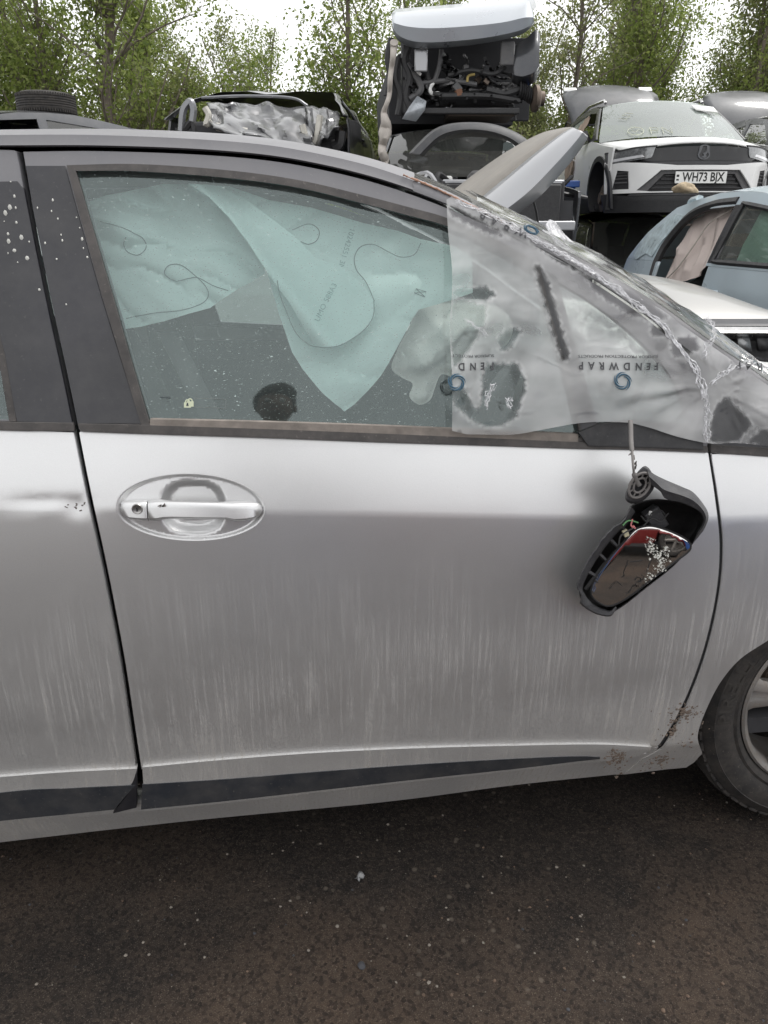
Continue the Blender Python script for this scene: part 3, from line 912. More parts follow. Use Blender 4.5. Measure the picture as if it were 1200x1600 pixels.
# closing the rear: tail panel and tailgate glass
tail = rows[0]
mb = MB(); mb.loft([tail, [(p[0] - 0.30, p[1], p[2] - 0.42) for p in tail]]); mb.build("tailgate_glass", SCREENGL, CAR, world=True)
t2 = [(p[0] - 0.30, p[1], p[2] - 0.42) for p in tail]
mb = MB(); mb.loft([t2, [(p[0] - 0.10, p[1], 0.70) for p in t2], [(p[0] - 0.12, p[1], 0.30) for p in t2]]); mb.build("tailgate", SILVER, CAR, world=True)

# ---------------------------------------------------------------- wheels
TYRE = mat("dusty_tyre", (0.022, 0.021, 0.021), rough=0.75, var=0.3, scale=10, dust=0.42, dustcol=(0.13, 0.112, 0.095), bump=0.15)
ALLOY = mat("dirty_alloy", (0.30, 0.29, 0.28), rough=0.5, metal=0.6, var=0.2, scale=14, dust=0.75, dustcol=(0.22, 0.175, 0.135))
def wheel(x, y, z, side=1, name="wheel", parent=CAR, lettering=False):
    w = bpy.data.objects.new(name, None); COL.objects.link(w); w.parent = parent
    w.location = (x - parent.location[0], y - parent.location[1], z - parent.location[2])
    w.rotation_euler = (0, 0, 0 if side > 0 else math.pi)
    w.empty_display_size = 0.1; w.scale = (1.06, 1, 1.06)
    T = RT
    prof = [(0.212, 0.030), (0.222, 0.012), (0.232, 0.006), (0.238, 0.009), (0.246, 0.004), (0.262, 0.0), (0.283, 0.003), (0.2845, 0.001), (0.287, 0.004), (0.301, 0.013), (0.3125, 0.028), (T - .0005, 0.05), (T, 0.10), (T - .0005, 0.15), (0.3125, 0.172), (0.295, 0.19), (0.26, 0.2), (0.212, 0.17)]
    mb = MB(); mb.lathe(prof, n=90)
    tyre = mb.build("tyre", TYRE, w)
    mb = MB()                                             # shoulder blocks
    for k in range(64):
        a = 2 * math.pi * k / 64
        rot = Matrix.Rotation(-a, 3, 'Y')
        for hh, rr in ((0.024, 0.3075), (0.052, 0.3168), (0.10, 0.3172)):
            p = Vector((rr * math.cos(a), hh, rr * math.sin(a)))
            mb.box(tuple(p), (0.006 if hh < .03 else 0.003, 0.018, 0.021), rot)
    tag(mb.build("tread_blocks", TYRE, w), kind="stuff")
    prof = [(0.214, 0.024), (0.216, 0.016), (0.211, 0.012), (0.206, 0.015), (0.200, 0.022), (0.196, 0.040), (0.190, 0.16), (0.21, 0.17)]
    mb = MB(); mb.lathe(prof, n=72); mb.build("rim", ALLOY, w)
    for k in range(5):                                    # five broad paired spokes
        a = math.radians(171 + 72 * k)
        rings = []
        for r, hw, y0, th in ((0.035, 0.030, 0.030, 0.05), (0.08, 0.027, 0.026, 0.045), (0.14, 0.027, 0.020, 0.04), (0.185, 0.034, 0.016, 0.035), (0.206, 0.046, 0.014, 0.03)):
            ring = []
            for u, yy in ((-1, y0 + 0.008), (-0.72, y0), (-0.30, y0 + .001), (-0.22, y0 + .010), (0.22, y0 + .010), (0.30, y0 + .001), (0.72, y0), (1, y0 + 0.008), (0.8, y0 + th), (-0.8, y0 + th)):
                p = Vector((r, yy, u * hw)); p.rotate(Matrix.Rotation(-a, 3, 'Y')); ring.append(p)
            rings.append(ring)
        mb = MB(); mb.loft(rings, closed=True, caps=True); mb.build("spoke", ALLOY, w)
    mb = MB(); mb.lathe([(0.0, 0.020), (0.028, 0.022), (0.034, 0.030), (0.055, 0.035), (0.06, 0.06), (0.0, 0.07)], n=30); mb.build("hub_cap", ALLOY, w)
    mb = MB(); mb.lathe([(0.0, 0.085), (0.135, 0.085), (0.14, 0.095), (0.0, 0.10)], n=40); mb.build("brake_disc", mat("rusty_disc", (0.14, 0.11, 0.09), rough=0.5, metal=0.6, var=0.4), w)
    mb = MB(); mb.tube([(-0.168, 0.045, 0.052), (-0.158, 0.018, 0.042)], [0.0045, 0.0035], n=10); mb.build("valve", mat("valve_grey", (0.22, 0.22, 0.22), rough=0.6), w)
    if lettering:
        v, f = text_mesh("PIRELLI", 0.052, bold=0.001)
        out = []
        for q in v:
            a = R(168) - q[0] / 0.262            # reads along the side wall, feet towards the hub
            r = 0.263 + q[1] * 0.75
            p = (r * math.cos(a), -0.0012 + (0.003 if abs(r - .262) > .015 else 0), r * math.sin(a)); out.append(p)
        link("tyre_lettering", mesh("tyre_lettering", out, f), mat("raised_rubber", (0.05, 0.046, 0.042), rough=0.9), w)
    return w
wheel(WX, WY, WZ, 1, lettering=True)
wheel(WX, 2 * YM - WY, WZ, -1)
wheel(RWX, WY - 0.01, WZ, 1)
wheel(RWX, 2 * YM - WY + 0.01, WZ, -1)

# dried mud thrown up behind the wheel
mb = MB()
def mudlump(px, py, s, off=0.0):
    p = on(px, py, off)
    k = 7
    ring = [(p[0] + s * (0.6 + .6 * rng.random()) * math.cos(2 * math.pi * i / k), p[1] + 0.001, p[2] + s * (0.6 + .6 * rng.random()) * math.sin(2 * math.pi * i / k)) for i in range(k)]
    n0 = len(mb.v); mb.v.extend(ring); mb.v.append((p[0], p[1] - s * 0.45, p[2]))
    mb.f.extend([(n0 + i, n0 + (i + 1) % k, n0 + k) for i in range(k)])
for cx, cy, sx_, sy_, n_, off in ((965, 1182, 8, 6, 150, -.009), (1072, 1112, 10, 7, 110, 0), (1052, 1138, 5, 10, 50, 0), (1062, 1150, 20, 20, 40, 0), (1034, 1187, 8, 5, 90, 0), (1012, 1200, 7, 5, 22, 0), (967, 1200, 4, 8, 26, 0.004)):
    for _ in range(n_): mudlump(cx + rng.normal(0, sx_), cy + rng.normal(0, sy_), 0.0016 + 0.0034 * rng.random() ** 2, off)
o = mb.build("dried_mud", mat("dried_mud", (0.16, 0.125, 0.10), rough=1.0, var=0.3, scale=60), CAR, world=True); tag(o, kind="stuff")
# bird-lime drops on the pillar covers
mb = MB()
LIME = [(8, 334), (6, 346), (25, 348), (12, 366), (13, 378), (33, 372), (22, 392), (27, 410), (42, 404), (16, 284), (24, 325), (22, 307), (15, 325), (61, 453), (45, 378), (12, 396), (103, 476), (90, 342), (97, 376), (119, 340), (124, 356), (128, 374), (130, 388), (136, 402), (80, 330), (58, 325), (82, 313), (88, 405), (70, 380), (95, 367)]
for px, py in LIME:
    p = on(px, py, -0.0035); s = 0.0010 + 0.0020 * rng.random() * (1.3 if px < 50 else 0.6)
    k = 7; h_ = s * (1.0 + rng.random())
    n0 = len(mb.v); mb.v.extend([(p[0] + s * math.cos(2 * math.pi * i / k), p[1] + 0.002, p[2] + h_ * math.sin(2 * math.pi * i / k)) for i in range(k)]); mb.v.append((p[0], p[1] - .0008, p[2]))
    mb.f.extend([(n0 + i, n0 + (i + 1) % k, n0 + k) for i in range(k)])
mb.build("bird_lime", mat("bird_lime", (0.62, 0.62, 0.58), rough=0.9), CAR, world=True)
# ================================================================ inside the silver car
mb = MB(); mb.box((-0.3, YM, 0.27), (3.0, 1.55, 0.04)); mb.build("floor_pan", INTER, CAR, world=True)
# headliner: follows the roof a little lower
mb = MB(); mb.loft([[(p[0], p[1], p[2] - 0.035) for p in rows[i][2:-2]] for i in range(0, i_ws)]); mb.build("headliner", HEADL, CAR, world=True)
def seat(yc, name="front_seat", xo=0.0):
    s = bpy.data.objects.new(name, None); COL.objects.link(s); s.parent = CAR
    s.location = (-0.14 + xo - CAR.location[0], yc - CAR.location[1], 0.0); s.empty_display_size = 0.1
    def blk(nm, st):
        mb = MB(); rings = []
        for (x, z, hw, th, ang) in st:
            ring = []
            for k in range(16):
                a = 2 * math.pi * k / 16; c_, s_ = math.cos(a), math.sin(a)
                u = math.copysign(abs(c_) ** 0.5, c_) * hw; w = math.copysign(abs(s_) ** 0.6, s_) * th
                w += 0.03 * (abs(u) / hw) ** 3 * (1 if s_ > 0 else 0)
                ring.append((x + w * math.sin(ang), u, z + w * math.cos(ang)))
            rings.append(ring)
        mb.loft(rings, closed=True, caps=True); return mb.build(nm, SEATM, s)
    blk("cushion", [(-0.28, 0.46, 0.20, 0.07, 0), (-0.2, 0.47, 0.24, 0.09, 0), (0.05, 0.49, 0.25, 0.09, 0), (0.22, 0.51, 0.24, 0.075, 0.2), (0.27, 0.50, 0.2, 0.04, 0.5)])
    blk("backrest", [(-0.26, 0.45, 0.22, 0.06, 1.2), (-0.30, 0.6, 0.25, 0.075, 1.2), (-0.38, 0.85, 0.25, 0.07, 1.15), (-0.45, 1.05, 0.2, 0.055, 1.15), (-0.475, 1.10, 0.15, 0.03, 1.15)])
    blk("headrest", [(-0.485, 1.13, 0.07, 0.02, 1.15), (-0.50, 1.18, 0.13, 0.045, 1.15), (-0.525, 1.26, 0.13, 0.045, 1.15), (-0.54, 1.30, 0.09, 0.02, 1.15)])
seat(0.50); seat(1.27)
seat(0.50, "rear_seat", -0.85); seat(1.27, "rear_seat", -0.85)
mb = MB()
prof = [(0.62, 0.42), (0.56, 0.62), (0.55, 0.80), (0.60, 0.90), (0.70, 0.965), (0.95, 0.975), (1.15, 0.95)]
mb.loft([[(x - 0.05 * math.cos((y - YM) * 2), y, z + 0.02 * math.exp(-((y - 0.5) / 0.2) ** 2)) for x, z in spline(prof, 4)] for y in np.linspace(0.12, 2 * YM - 0.12, 24)])
mb.build("dashboard", INTER, CAR, world=True)
SW = bpy.data.objects.new("steering_wheel", None); COL.objects.link(SW); SW.parent = CAR; SW.location = (0.47 - CAR.location[0], 0.50 - CAR.location[1], 0.90); SW.rotation_euler = (0, R(-65), 0); SW.empty_display_size = 0.1
mb = MB(); mb.lathe([(0.185 + 0.015 * math.cos(a), 0.015 * math.sin(a)) for a in np.linspace(0, 2 * math.pi, 13)], n=40, axis='Z'); mb.build("wheel_rim", BLACKP, SW)
for a in (0, 2.2, 4.1):
    mb = MB(); mb.tube([(0.04 * math.cos(a), 0.04 * math.sin(a), -0.01), (0.175 * math.cos(a), 0.175 * math.sin(a), 0)], [0.022, 0.012]); mb.build("spoke", BLACKP, SW)
mb = MB(); mb.lathe([(0, 0.02), (0.06, 0.015), (0.075, -0.01), (0.05, -0.04), (0.0, -0.3)], n=24, axis='Z'); mb.build("hub", BLACKP, SW)
for y0 in (2 * YM - 0.16,):               # inner pillars close the shut lines
    mb = MB(); mb.loft([[(-.40 + xo, y0 + (0.0 if z < 1.0 else (z - 1.0) * .33) * (1 if y0 < YM else -1), z) for xo in (-.09, .07)] for z in np.linspace(.3, 1.42, 8)]); mb.build("centre_pillar", INTER, CAR, world=True, solid=.04, offset=0)
# inner door cards
for y0, sg in ((0.075, 1), (2 * YM - 0.075, -1)):
    mb = MB(); mb.loft([[(x, y0 + bow(x) * sg + sg * 0.01 * math.sin(z * 9), z) for z in np.linspace(0.3, 0.955 - 0.05 * (x > .3), 10)] for x in np.linspace(-1.1, 0.70, 20)])
    mb.build("door_card", INTER, CAR, world=True, solid=0.03, offset=0)
mb = MB(); mb.box((0.25, YM, 0.52), (0.9, 0.22, 0.42)); mb.build("centre_console", INTER, CAR, world=True, bevel=0.03)
mb = MB(); b0 = on(262, 520, 0.22); b1 = on(330, 655, 0.20); mb.loft([[tuple(b0 + np.array([-.02, 0, 0])), tuple(b0 + np.array([.02, .01, 0]))], [tuple(b1 + np.array([-.02, 0, 0])), tuple(b1 + np.array([.02, .01, 0]))]])
mb.build("seat_belt", mat("belt_webbing", (0.10, 0.10, 0.10), rough=0.7), CAR, world=True, solid=0.002)

# ---------------------------------------------------------------- curtain airbag hanging inside the window
BAG = mat("turquoise_airbag", (0.78, 0.93, 0.91), rough=0.85, var=0.04, scale=5, bump=0.08, bscale=900, trans=0.12)
BAG2 = mat("cream_airbag", (0.95, 0.92, 0.89), rough=0.9, var=0.04, scale=6, bump=0.1, bscale=700, trans=0.15)
THREAD = mat("dark_thread", (0.16, 0.22, 0.23), rough=0.9)
BAGINK = mat("faded_ink", (0.34, 0.49, 0.49), rough=0.9, var=0.3, scale=200)
def Z4(X, Y): return (100 + X / 1.935, 230 + Y / 1.935)
def Z7(X, Y): return (130 + X / 3.636, 270 + Y / 3.636)
def foldnoise(x, z, seed, sx, sz, rot=0.0):
    c_, s_ = math.cos(rot), math.sin(rot)
    out = np.empty(len(x))
    for i in range(len(x)):
        a = x[i] * c_ + z[i] * s_; b = -x[i] * s_ + z[i] * c_
        r1 = 1 - 2.2 * abs(mnoise.noise(Vector((a * sx * 1.3 + 3, b * sz * 1.5, seed + 11))))
        out[i] = mnoise.noise(Vector((a * sx, b * sz, seed))) + 0.4 * mnoise.noise(Vector((a * sx * 2.3, b * sz * 2.3, seed + 5))) + 0.45 * max(0.0, r1) ** 2
    return out
def bag(name, px, off, amp, seed, rot, sx, sz, material, extra=None, step=0.0075, th=0.0):
    def fn(x, z):
        x = np.atleast_1d(np.asarray(x, float)); z = np.atleast_1d(np.asarray(z, float))
        o_ = off(x, z) if callable(off) else off
        y = S(x, z) + o_ + amp * foldnoise(x, z, seed, sx, sz, rot)
        if extra is not None: y = y + extra(x, z)
        return y
    om = off if not callable(off) else 0.09
    poly = hit_fn(px, om)
    o = panel_obj(name, poly, fn, material, CURT, world=True, step=step, th=0.004, bev=0.0, drop=0.0, edge_step=step)
    return o, fn
def hit_fn(px, off):
    q = np.array(px, float)
    return hit(q[:, 0], q[:, 1], off)
CURT = bpy.data.objects.new("curtain_airbag", None); COL.objects.link(CURT); CURT.parent = CAR; CURT.empty_display_size = .1
bpy.context.view_layer.update()
LEFT = [Z7(*q) for q in ((-30, 200), (60, 150), (130, 128), (250, 108), (350, 80), (450, 60), (560, 62), (600, 64), (680, 110), (790, 190), (850, 270), (930, 360), (1010, 470), (1035, 570), (960, 620), (880, 660), (800, 712), (720, 770), (600, 800), (450, 850), (330, 878), (220, 890), (150, 740), (90, 560), (40, 400))]
bag_l, fn_l = bag("side_sheet", LEFT, 0.125, 0.030, 3.1, -0.5, 5.5, 11, BAG)
RIGHT = [Z4(*q) for q in ((420, 112), (500, 118), (620, 160), (750, 183), (900, 228), (1010, 252), (1080, 278), (1180, 300), (1230, 330), (1235, 440), (1165, 462), (1070, 490), (1045, 530), (1020, 580), (960, 690), (880, 778), (848, 800), (780, 742), (720, 672), (690, 622), (650, 505), (615, 380), (560, 280))]
bag_r, fn_r = bag("front_sheet", RIGHT, 0.105, 0.018, 9.7, 0.2, 5, 9, BAG)
TONG = [Z4(*q) for q in ((378, 112), (470, 118), (560, 165), (640, 225), (700, 272), (760, 335), (840, 362), (900, 412), (936, 462), (940, 512), (918, 548), (880, 576), (830, 596), (782, 603), (752, 590), (715, 525), (680, 465), (640, 412), (600, 352), (560, 290), (500, 212), (440, 150))]
tc0 = hit_fn([Z4(430, 130)], .06)[0]; tc1 = hit_fn([Z4(790, 560)], .06)[0]
tdir = (tc1 - tc0) / np.linalg.norm(tc1 - tc0); tn = np.array([-tdir[1], tdir[0]])
def roll(x, z):                              # the tongue is a rolled-over fold: rounded across its length
    s_ = (np.stack([x, z], 1) - tc0) @ tn
    return -0.034 * np.exp(-((s_ + 0.010) / 0.030) ** 2) + 0.02 * np.clip(-s_ / 0.05, 0, 1)
bag_t, fn_t = bag("folded_tongue", TONG, 0.070, 0.008, 5.5, 0.9, 4, 9, BAG, extra=roll)
def stitch(pts, fn, off, z=Z4, closed=False, r=0.0008):
    q = closed_spline([z(*p) for p in pts], 8) if closed else spline([z(*p) for p in pts], 8)
    xz = hit_fn(q, off)
    y = fn(xz[:, 0], xz[:, 1]) - 0.0016
    mb = MB(); mb.tube([(a, b, c) for (a, c), b in zip(xz, y)], r, n=5); return mb.build("stitching", THREAD, CURT, world=True)
stitch([(645, 400), (652, 440), (672, 495), (700, 560), (740, 596), (782, 601)], fn_t, 0.070)
stitch([(782, 601), (850, 588), (905, 555), (935, 512), (938, 465)], fn_t, 0.070)
stitch([(938, 465), (915, 410), (885, 370), (880, 330), (900, 300), (940, 295), (980, 315), (1020, 332), (1060, 325), (1080, 290)], fn_r, 0.105)
stitch([(690, 250), (740, 232), (770, 250), (765, 280), (740, 293), (715, 285)], fn_r, 0.105)
stitch([(250, 365), (228, 410), (250, 450), (310, 467), (355, 430), (345, 375), (300, 345), (230, 310), (100, 275)], fn_l, 0.125, Z7)
stitch([(825, 668), (740, 640), (650, 597), (600, 600), (520, 615), (462, 575), (490, 525), (560, 525), (640, 590), (700, 650), (710, 700), (670, 745), (560, 780), (400, 800), (240, 830)], fn_l, 0.125, Z7)
def ink(s, px, py, hpx, ang, fn, off, material, parent, name="print", bold=0.0, out=0.0022, stretch=1.0):
    v, f = text_mesh(s, 1.0, bold=bold)
    c_, s_ = math.cos(ang), math.sin(ang)
    v = v * hpx * 1.35
    q = np.stack([px + (v[:, 0] * stretch) * c_ - v[:, 1] * -s_ * -1, py + 0 * v[:, 0]], 1)
    X = v[:, 0] * stretch; Y = v[:, 1]
    q[:, 0] = px + X * c_ + Y * s_
    q[:, 1] = py + X * s_ - Y * c_
    xz = hit_fn(q, off)
    y = fn(xz[:, 0], xz[:, 1]) - out
    return link(name, mesh(name, np.stack([xz[:, 0], y, xz[:, 1]], 1), f, smooth=False), material, parent, world=True)
ink("10242551 3M", 541, 389, 9, R(106), fn_r, 0.105, BAGINK, CURT)
ink("UMO 588A3", 509, 471, 9, R(-62), fn_t, 0.070, BAGINK, CURT)
def outline(pts, fn, off, z, r, material, parent, nm):
    xz = hit_fn([z(*p) for p in pts], off); y = fn(xz[:, 0], xz[:, 1]) - 0.002
    mb = MB(); mb.tube([(a, b, c) for (a, c), b in zip(xz, y)], r, n=4); mb.build(nm, material, parent, world=True)
Z1 = lambda X, Y: (470 + X / 5.714, 330 + Y / 5.714)
outline([(1025, 690), (1112, 715), (1100, 762), (1010, 728), (1025, 690), (1100, 762)], fn_r, 0.105, Z1, 0.0009, THREAD, CURT, "print_box")
outline([(1112, 715), (1010, 728)], fn_r, 0.105, Z1, 0.0009, THREAD, CURT, "print_box")
# steering-wheel bag, cream, limp
def lump(px_poly, Y0, amp, seed, name, material, thick=0.09):
    P = closed_spline(px_poly, 5)
    pts = []
    for px, py in P:
        d = ray([px], [py])[0]; t = (Y0 - CAM[1]) / d[1]; p = CAM + d * t; pts.append((p[0], p[2]))
    poly = np.array(pts)
    def fn(x, z):
        x = np.atleast_1d(x); z = np.atleast_1d(z)
        e = edge_dist(poly, np.stack([x, z], 1))
        return Y0 - thick * (1 - np.exp(-e / 0.05)) + amp * foldnoise(x, z, seed, 11, 17, 0.8) * (1 - np.exp(-e / 0.03))
    return panel_obj(name, poly, fn, material, CAR, world=True, step=0.008, th=0.004, bev=0, drop=0, edge_step=0.009)
lump([(655, 478), (700, 470), (760, 470), (800, 500), (790, 540), (745, 555), (735, 580), (712, 590), (690, 585), (680, 605), (672, 625), (655, 632), (640, 620), (645, 600), (628, 590), (612, 575), (622, 545), (640, 510)], 0.29, 0.040, 2.2, "wheel_airbag", BAG2)
lump([(850, 470), (950, 480), (1010, 540), (1000, 580), (930, 590), (860, 560)], 1.15, 0.03, 6.2, "passenger_airbag", BAG2)

# stickers on the door glass
fn_g = lambda x, z: S(x, z) + 0.0085
STICK = mat("pale_sticker", (0.62, 0.66, 0.48), rough=0.7, var=0.05)
DKSTICK = mat("dark_etching", (0.045, 0.055, 0.065), rough=0.7)
GREYST = mat("grey_etching", (0.22, 0.24, 0.23), rough=0.7)
def glass_poly(px, nm, material, out=0.0015):
    xz = hit_fn(px, 0.007); y = fn_g(xz[:, 0], xz[:, 1]) - out
    return link(nm, mesh(nm, np.stack([xz[:, 0], y, xz[:, 1]], 1), [tuple(range(len(xz)))], False), material, CAR, world=True)
def lockshape(cx, cy, s, nm, material, out):
    body = [(-6, -1), (6, -1), (6, 8), (-6, 8)]
    glass_poly([(cx + a * s, cy + b * s) for a, b in body], nm, material, out)
    arc = [(4.6 * math.cos(a), -1 - 5.4 * math.sin(a)) for a in np.linspace(0, math.pi, 12)] + [(2.6 * math.cos(a), -1 - 3.4 * math.sin(a)) for a in np.linspace(math.pi, 0, 12)]
    glass_poly([(cx + a * s, cy + b * s) for a, b in arc], nm, material, out)
lockshape(297, 628, 0.92, "lock_sticker", STICK, 0.0015)
lockshape(293, 629.5, 0.92, "lock_sticker", STICK, 0.0022)
glass_poly([(292, 629), (294, 629), (294.5, 632), (295, 634), (291, 634), (291.5, 632)], "lock_keyhole", DKSTICK, 0.003)
ink("TOYOTA", 258, 621.5, 3.0, 0.03, fn_g, 0.007, DKSTICK, CAR, "glass_etching", bold=.01)
ink("--- ---- -----", 258, 627, 2.2, 0.03, fn_g, 0.007, DKSTICK, CAR, "glass_etching")
ink("-- ------ ----", 259, 632, 2.2, 0.03, fn_g, 0.007, DKSTICK, CAR, "glass_etching")
ink("---- --- -----", 331, 630, 2.6, 0.03, fn_g, 0.007, GREYST, CAR, "glass_etching")
ink("--- ---- --- ------", 331, 634, 2.0, 0.03, fn_g, 0.007, GREYST, CAR, "glass_etching")
for seg in ([(303, 622), (353, 624)], [(353, 624), (353, 638)], [(353, 638), (303, 636)]):
    xz = hit_fn(seg, .007); y = fn_g(xz[:, 0], xz[:, 1]) - .001
    mb = MB(); mb.tube([(a, b, c) for (a, c), b in zip(xz, y)], 0.0004, n=4); mb.build("sticker_border", GREYST, CAR, world=True)
# flaking orange sealant along the roof edge above the film
mb = MB(); P_ = spline([(630, 274), (670, 290), (715, 311), (760, 334), (800, 355)], 14)
pp = []
for px, py in P_:
    q = on(px, py + 1, -0.001); pp.append(q + np.array([0, 0, 0.001 + 0.001 * rng.random()]))
mb.tube(pp, [0.0008 + 0.0018 * rng.random() for _ in pp], n=6); mb.build("sealant_bead", mat("orange_sealant", (0.36, 0.21, 0.15), rough=0.9, var=0.3, scale=60), CAR, world=True)

# ================================================================ cling film over the door mirror corner and windscreen pillar
CLEAR = [
 [(706, 625), (706, 612), (722, 604), (734, 618), (742, 634), (750, 634), (752, 600), (757, 570), (780, 567), (806, 568), (816, 580), (822, 600), (815, 625), (812, 640), (800, 658), (770, 667), (745, 661), (720, 645)],
 [(780, 545), (778, 530), (790, 515), (805, 511), (815, 519), (805, 535), (790, 548)],
 [(706, 456), (740, 448), (765, 450), (772, 462), (758, 471), (720, 466)],
 [(706, 474), (745, 474), (760, 482), (758, 505), (750, 520), (735, 545), (718, 568), (706, 566)],
 [(836, 412), (850, 424), (860, 450), (872, 490), (889, 551), (876, 562), (860, 508), (842, 450)],
 [(1049, 540), (1063, 526), (1086, 527), (1092, 543), (1075, 555), (1054, 556)],
 [(1112, 691), (1112, 655), (1119, 632), (1135, 620), (1150, 633), (1165, 647), (1176, 664), (1162, 680), (1150, 692)],
 [(706, 320), (728, 330), (795, 371), (762, 364), (706, 338)],
 [(826, 374), (850, 372), (884, 402), (935, 432), (900, 424), (860, 402)],
 [(955, 437), (990, 452), (1040, 490), (1030, 500), (985, 474)],
 [(1168, 693), (1180, 678), (1200, 671), (1230, 688), (1200, 699)],
 [(905, 418), (960, 452), (1000, 482), (1020, 500), (985, 492), (930, 455)],
 [(1020, 505), (1042, 510), (1048, 522), (1030, 528), (1016, 520)],
]
CLEAR = [closed_spline(c, 4) for c in CLEAR]
def film_material():
    m, t, b, o = nodes("cling_film")
    t.nodes.remove(b)
    at_ = N(t, "Attribute"); at_.attribute_name = "stuck"
    stuck = at_.outputs["Fac"]
    tr = N(t, "BsdfTransparent"); tr.inputs[0].default_value = (0.95, 0.95, 0.95, 1)
    df = N(t, "BsdfDiffuse"); df.inputs[0].default_value = (0.90, 0.90, 0.90, 1)
    tl = N(t, "BsdfTranslucent"); tl.inputs[0].default_value = (0.80, 0.81, 0.80, 1)
    gl = N(t, "BsdfGlossy"); gl.inputs["Roughness"].default_value = 0.09
    d2 = N(t, "MixShader"); d2.inputs[0].default_value = 0.35
    t.links.new(df.outputs[0], d2.inputs[1]); t.links.new(tl.outputs[0], d2.inputs[2])
    n1 = tex(t, scale=(1, 1, 1.9), nscale=5.5, detail=3, rough=0.45)
    n2 = tex(t, nscale=170, detail=3)
    milk = ramp(t, n1, 0.36, 0.62, 0.24, 0.76)
    at2 = N(t, "Attribute"); at2.attribute_name = "contact"
    milk = math_(t, 'MULTIPLY', milk, math_(t, 'SUBTRACT', 1.0, math_(t, 'MULTIPLY', at2.outputs["Fac"], 0.42)))
    fac = math_(t, 'MULTIPLY', milk, math_(t, 'SUBTRACT', 1.0, math_(t, 'MULTIPLY', stuck, 0.98)))
    fac = math_(t, 'ADD', fac, math_(t, 'MULTIPLY', ramp(t, n2, 0.69, 0.75), math_(t, 'MULTIPLY', stuck, 0.5)))
    rimv = N(t, "Attribute"); rimv.attribute_name = "edge"
    fac = math_(t, 'MINIMUM', math_(t, 'ADD', fac, math_(t, 'MULTIPLY', rimv.outputs["Fac"], 0.25)), 0.95)
    s1 = N(t, "MixShader"); t.links.new(fac, s1.inputs[0]); t.links.new(tr.outputs[0], s1.inputs[1]); t.links.new(d2.outputs[0], s1.inputs[2])
    fr = N(t, "Fresnel"); fr.inputs[0].default_value = 1.42
    s2 = N(t, "MixShader"); t.links.new(math_(t, 'MULTIPLY', fr.outputs[0], 0.9), s2.inputs[0]); t.links.new(s1.outputs[0], s2.inputs[1]); t.links.new(gl.outputs[0], s2.inputs[2])
    bp = N(t, "Bump"); bp.inputs["Strength"].default_value = 0.13; bp.inputs["Distance"].default_value = 0.006
    rid = math_(t, 'ABSOLUTE', math_(t, 'SUBTRACT', tex(t, scale=(1, 1, 2.4), nscale=8, detail=2, rough=0.4), 0.5))
    t.links.new(ramp(t, rid, 0.0, 0.06, 1.0, 0.0), bp.inputs["Height"])
    for n_ in (df, gl): t.links.new(bp.outputs[0], n_.inputs["Normal"])
    t.links.new(s2.outputs[0], o.inputs[0])
    return m
FILM_MAT = film_material()
fb = on(950, 680, -0.03)
FILM = thing("plastic_film", (fb[0], fb[1], fb[2]), "crumpled translucent protective film stretched over the windscreen pillar and quarter window", "plastic film")
film_px = sp((698, 312), (701, 360), (705, 420), (703, 500), (705, 560), (706, 620), (707, 674)) + sp((730, 679), (800, 680), (850, 672), (905, 661), (965, 659), (1010, 667), (1060, 683), (1108, 693), (1150, 693), (1200, 697), (1280, 706)) + [(1292, 672)] + [q for q in RAIL[::-1] if 700 < q[0] < 1285] + [(708, 306)]
gather = hit([1104], [600])[0]
def film_off(x, z):
    x = np.atleast_1d(np.asarray(x, float)); z = np.atleast_1d(np.asarray(z, float))
    q = np.stack([x - gather[0], z - gather[1]], 1); r = np.linalg.norm(q, axis=1) + 1e-6; a = np.arctan2(q[:, 1], q[:, 0])
    o_ = np.empty(len(x))
    for i in range(len(x)):
        n_ = mnoise.noise(Vector((x[i] * 4.5, z[i] * 9.0, 1.3)))
        n2 = mnoise.noise(Vector(((x[i] * .45 + z[i] * .9) * 4, (x[i] * .9 - z[i] * .45) * 15, 4.4)))
        n3 = mnoise.noise(Vector((math.cos(a[i]) * 5.5, math.sin(a[i]) * 5.5, r[i] * 2.2 + 9)))
        n4 = mnoise.noise(Vector((x[i] * 26, z[i] * 34, 7.7)))
        n2 = 1 - abs(n2) * 2.4
        n3 = 1 - abs(n3) * 2.2
        o_[i] = 0.009 * n_ + 0.0085 * n2 + 0.010 * n3 * math.exp(-r[i] / 0.16) * min(1.0, (r[i] / 0.06) ** 2) + 0.0012 * n4
    zb = L_BELT(x)
    slack = np.clip((z - zb) / 0.1, 0.3, 1)
    return -0.016 - 0.010 * slack + np.clip(o_, -0.012, 0.012) * slack
# pixel of a point, to look up which patches cling to the glass
def pix(P):
    d = np.asarray(P) - CAM
    w = d @ cF
    return np.stack([600 + FPX * (d @ cR) / w, 800 - FPX * (d @ cU) / w], 1)
def film_fn(x, z): return S(x, z) + film_off(x, z)
fp = hit_fn(film_px, -0.02)
v, f, n, k_ = sheet(fp, film_fn, step=0.0055, th=0, bev=0, drop=0, edge_step=0.0065)
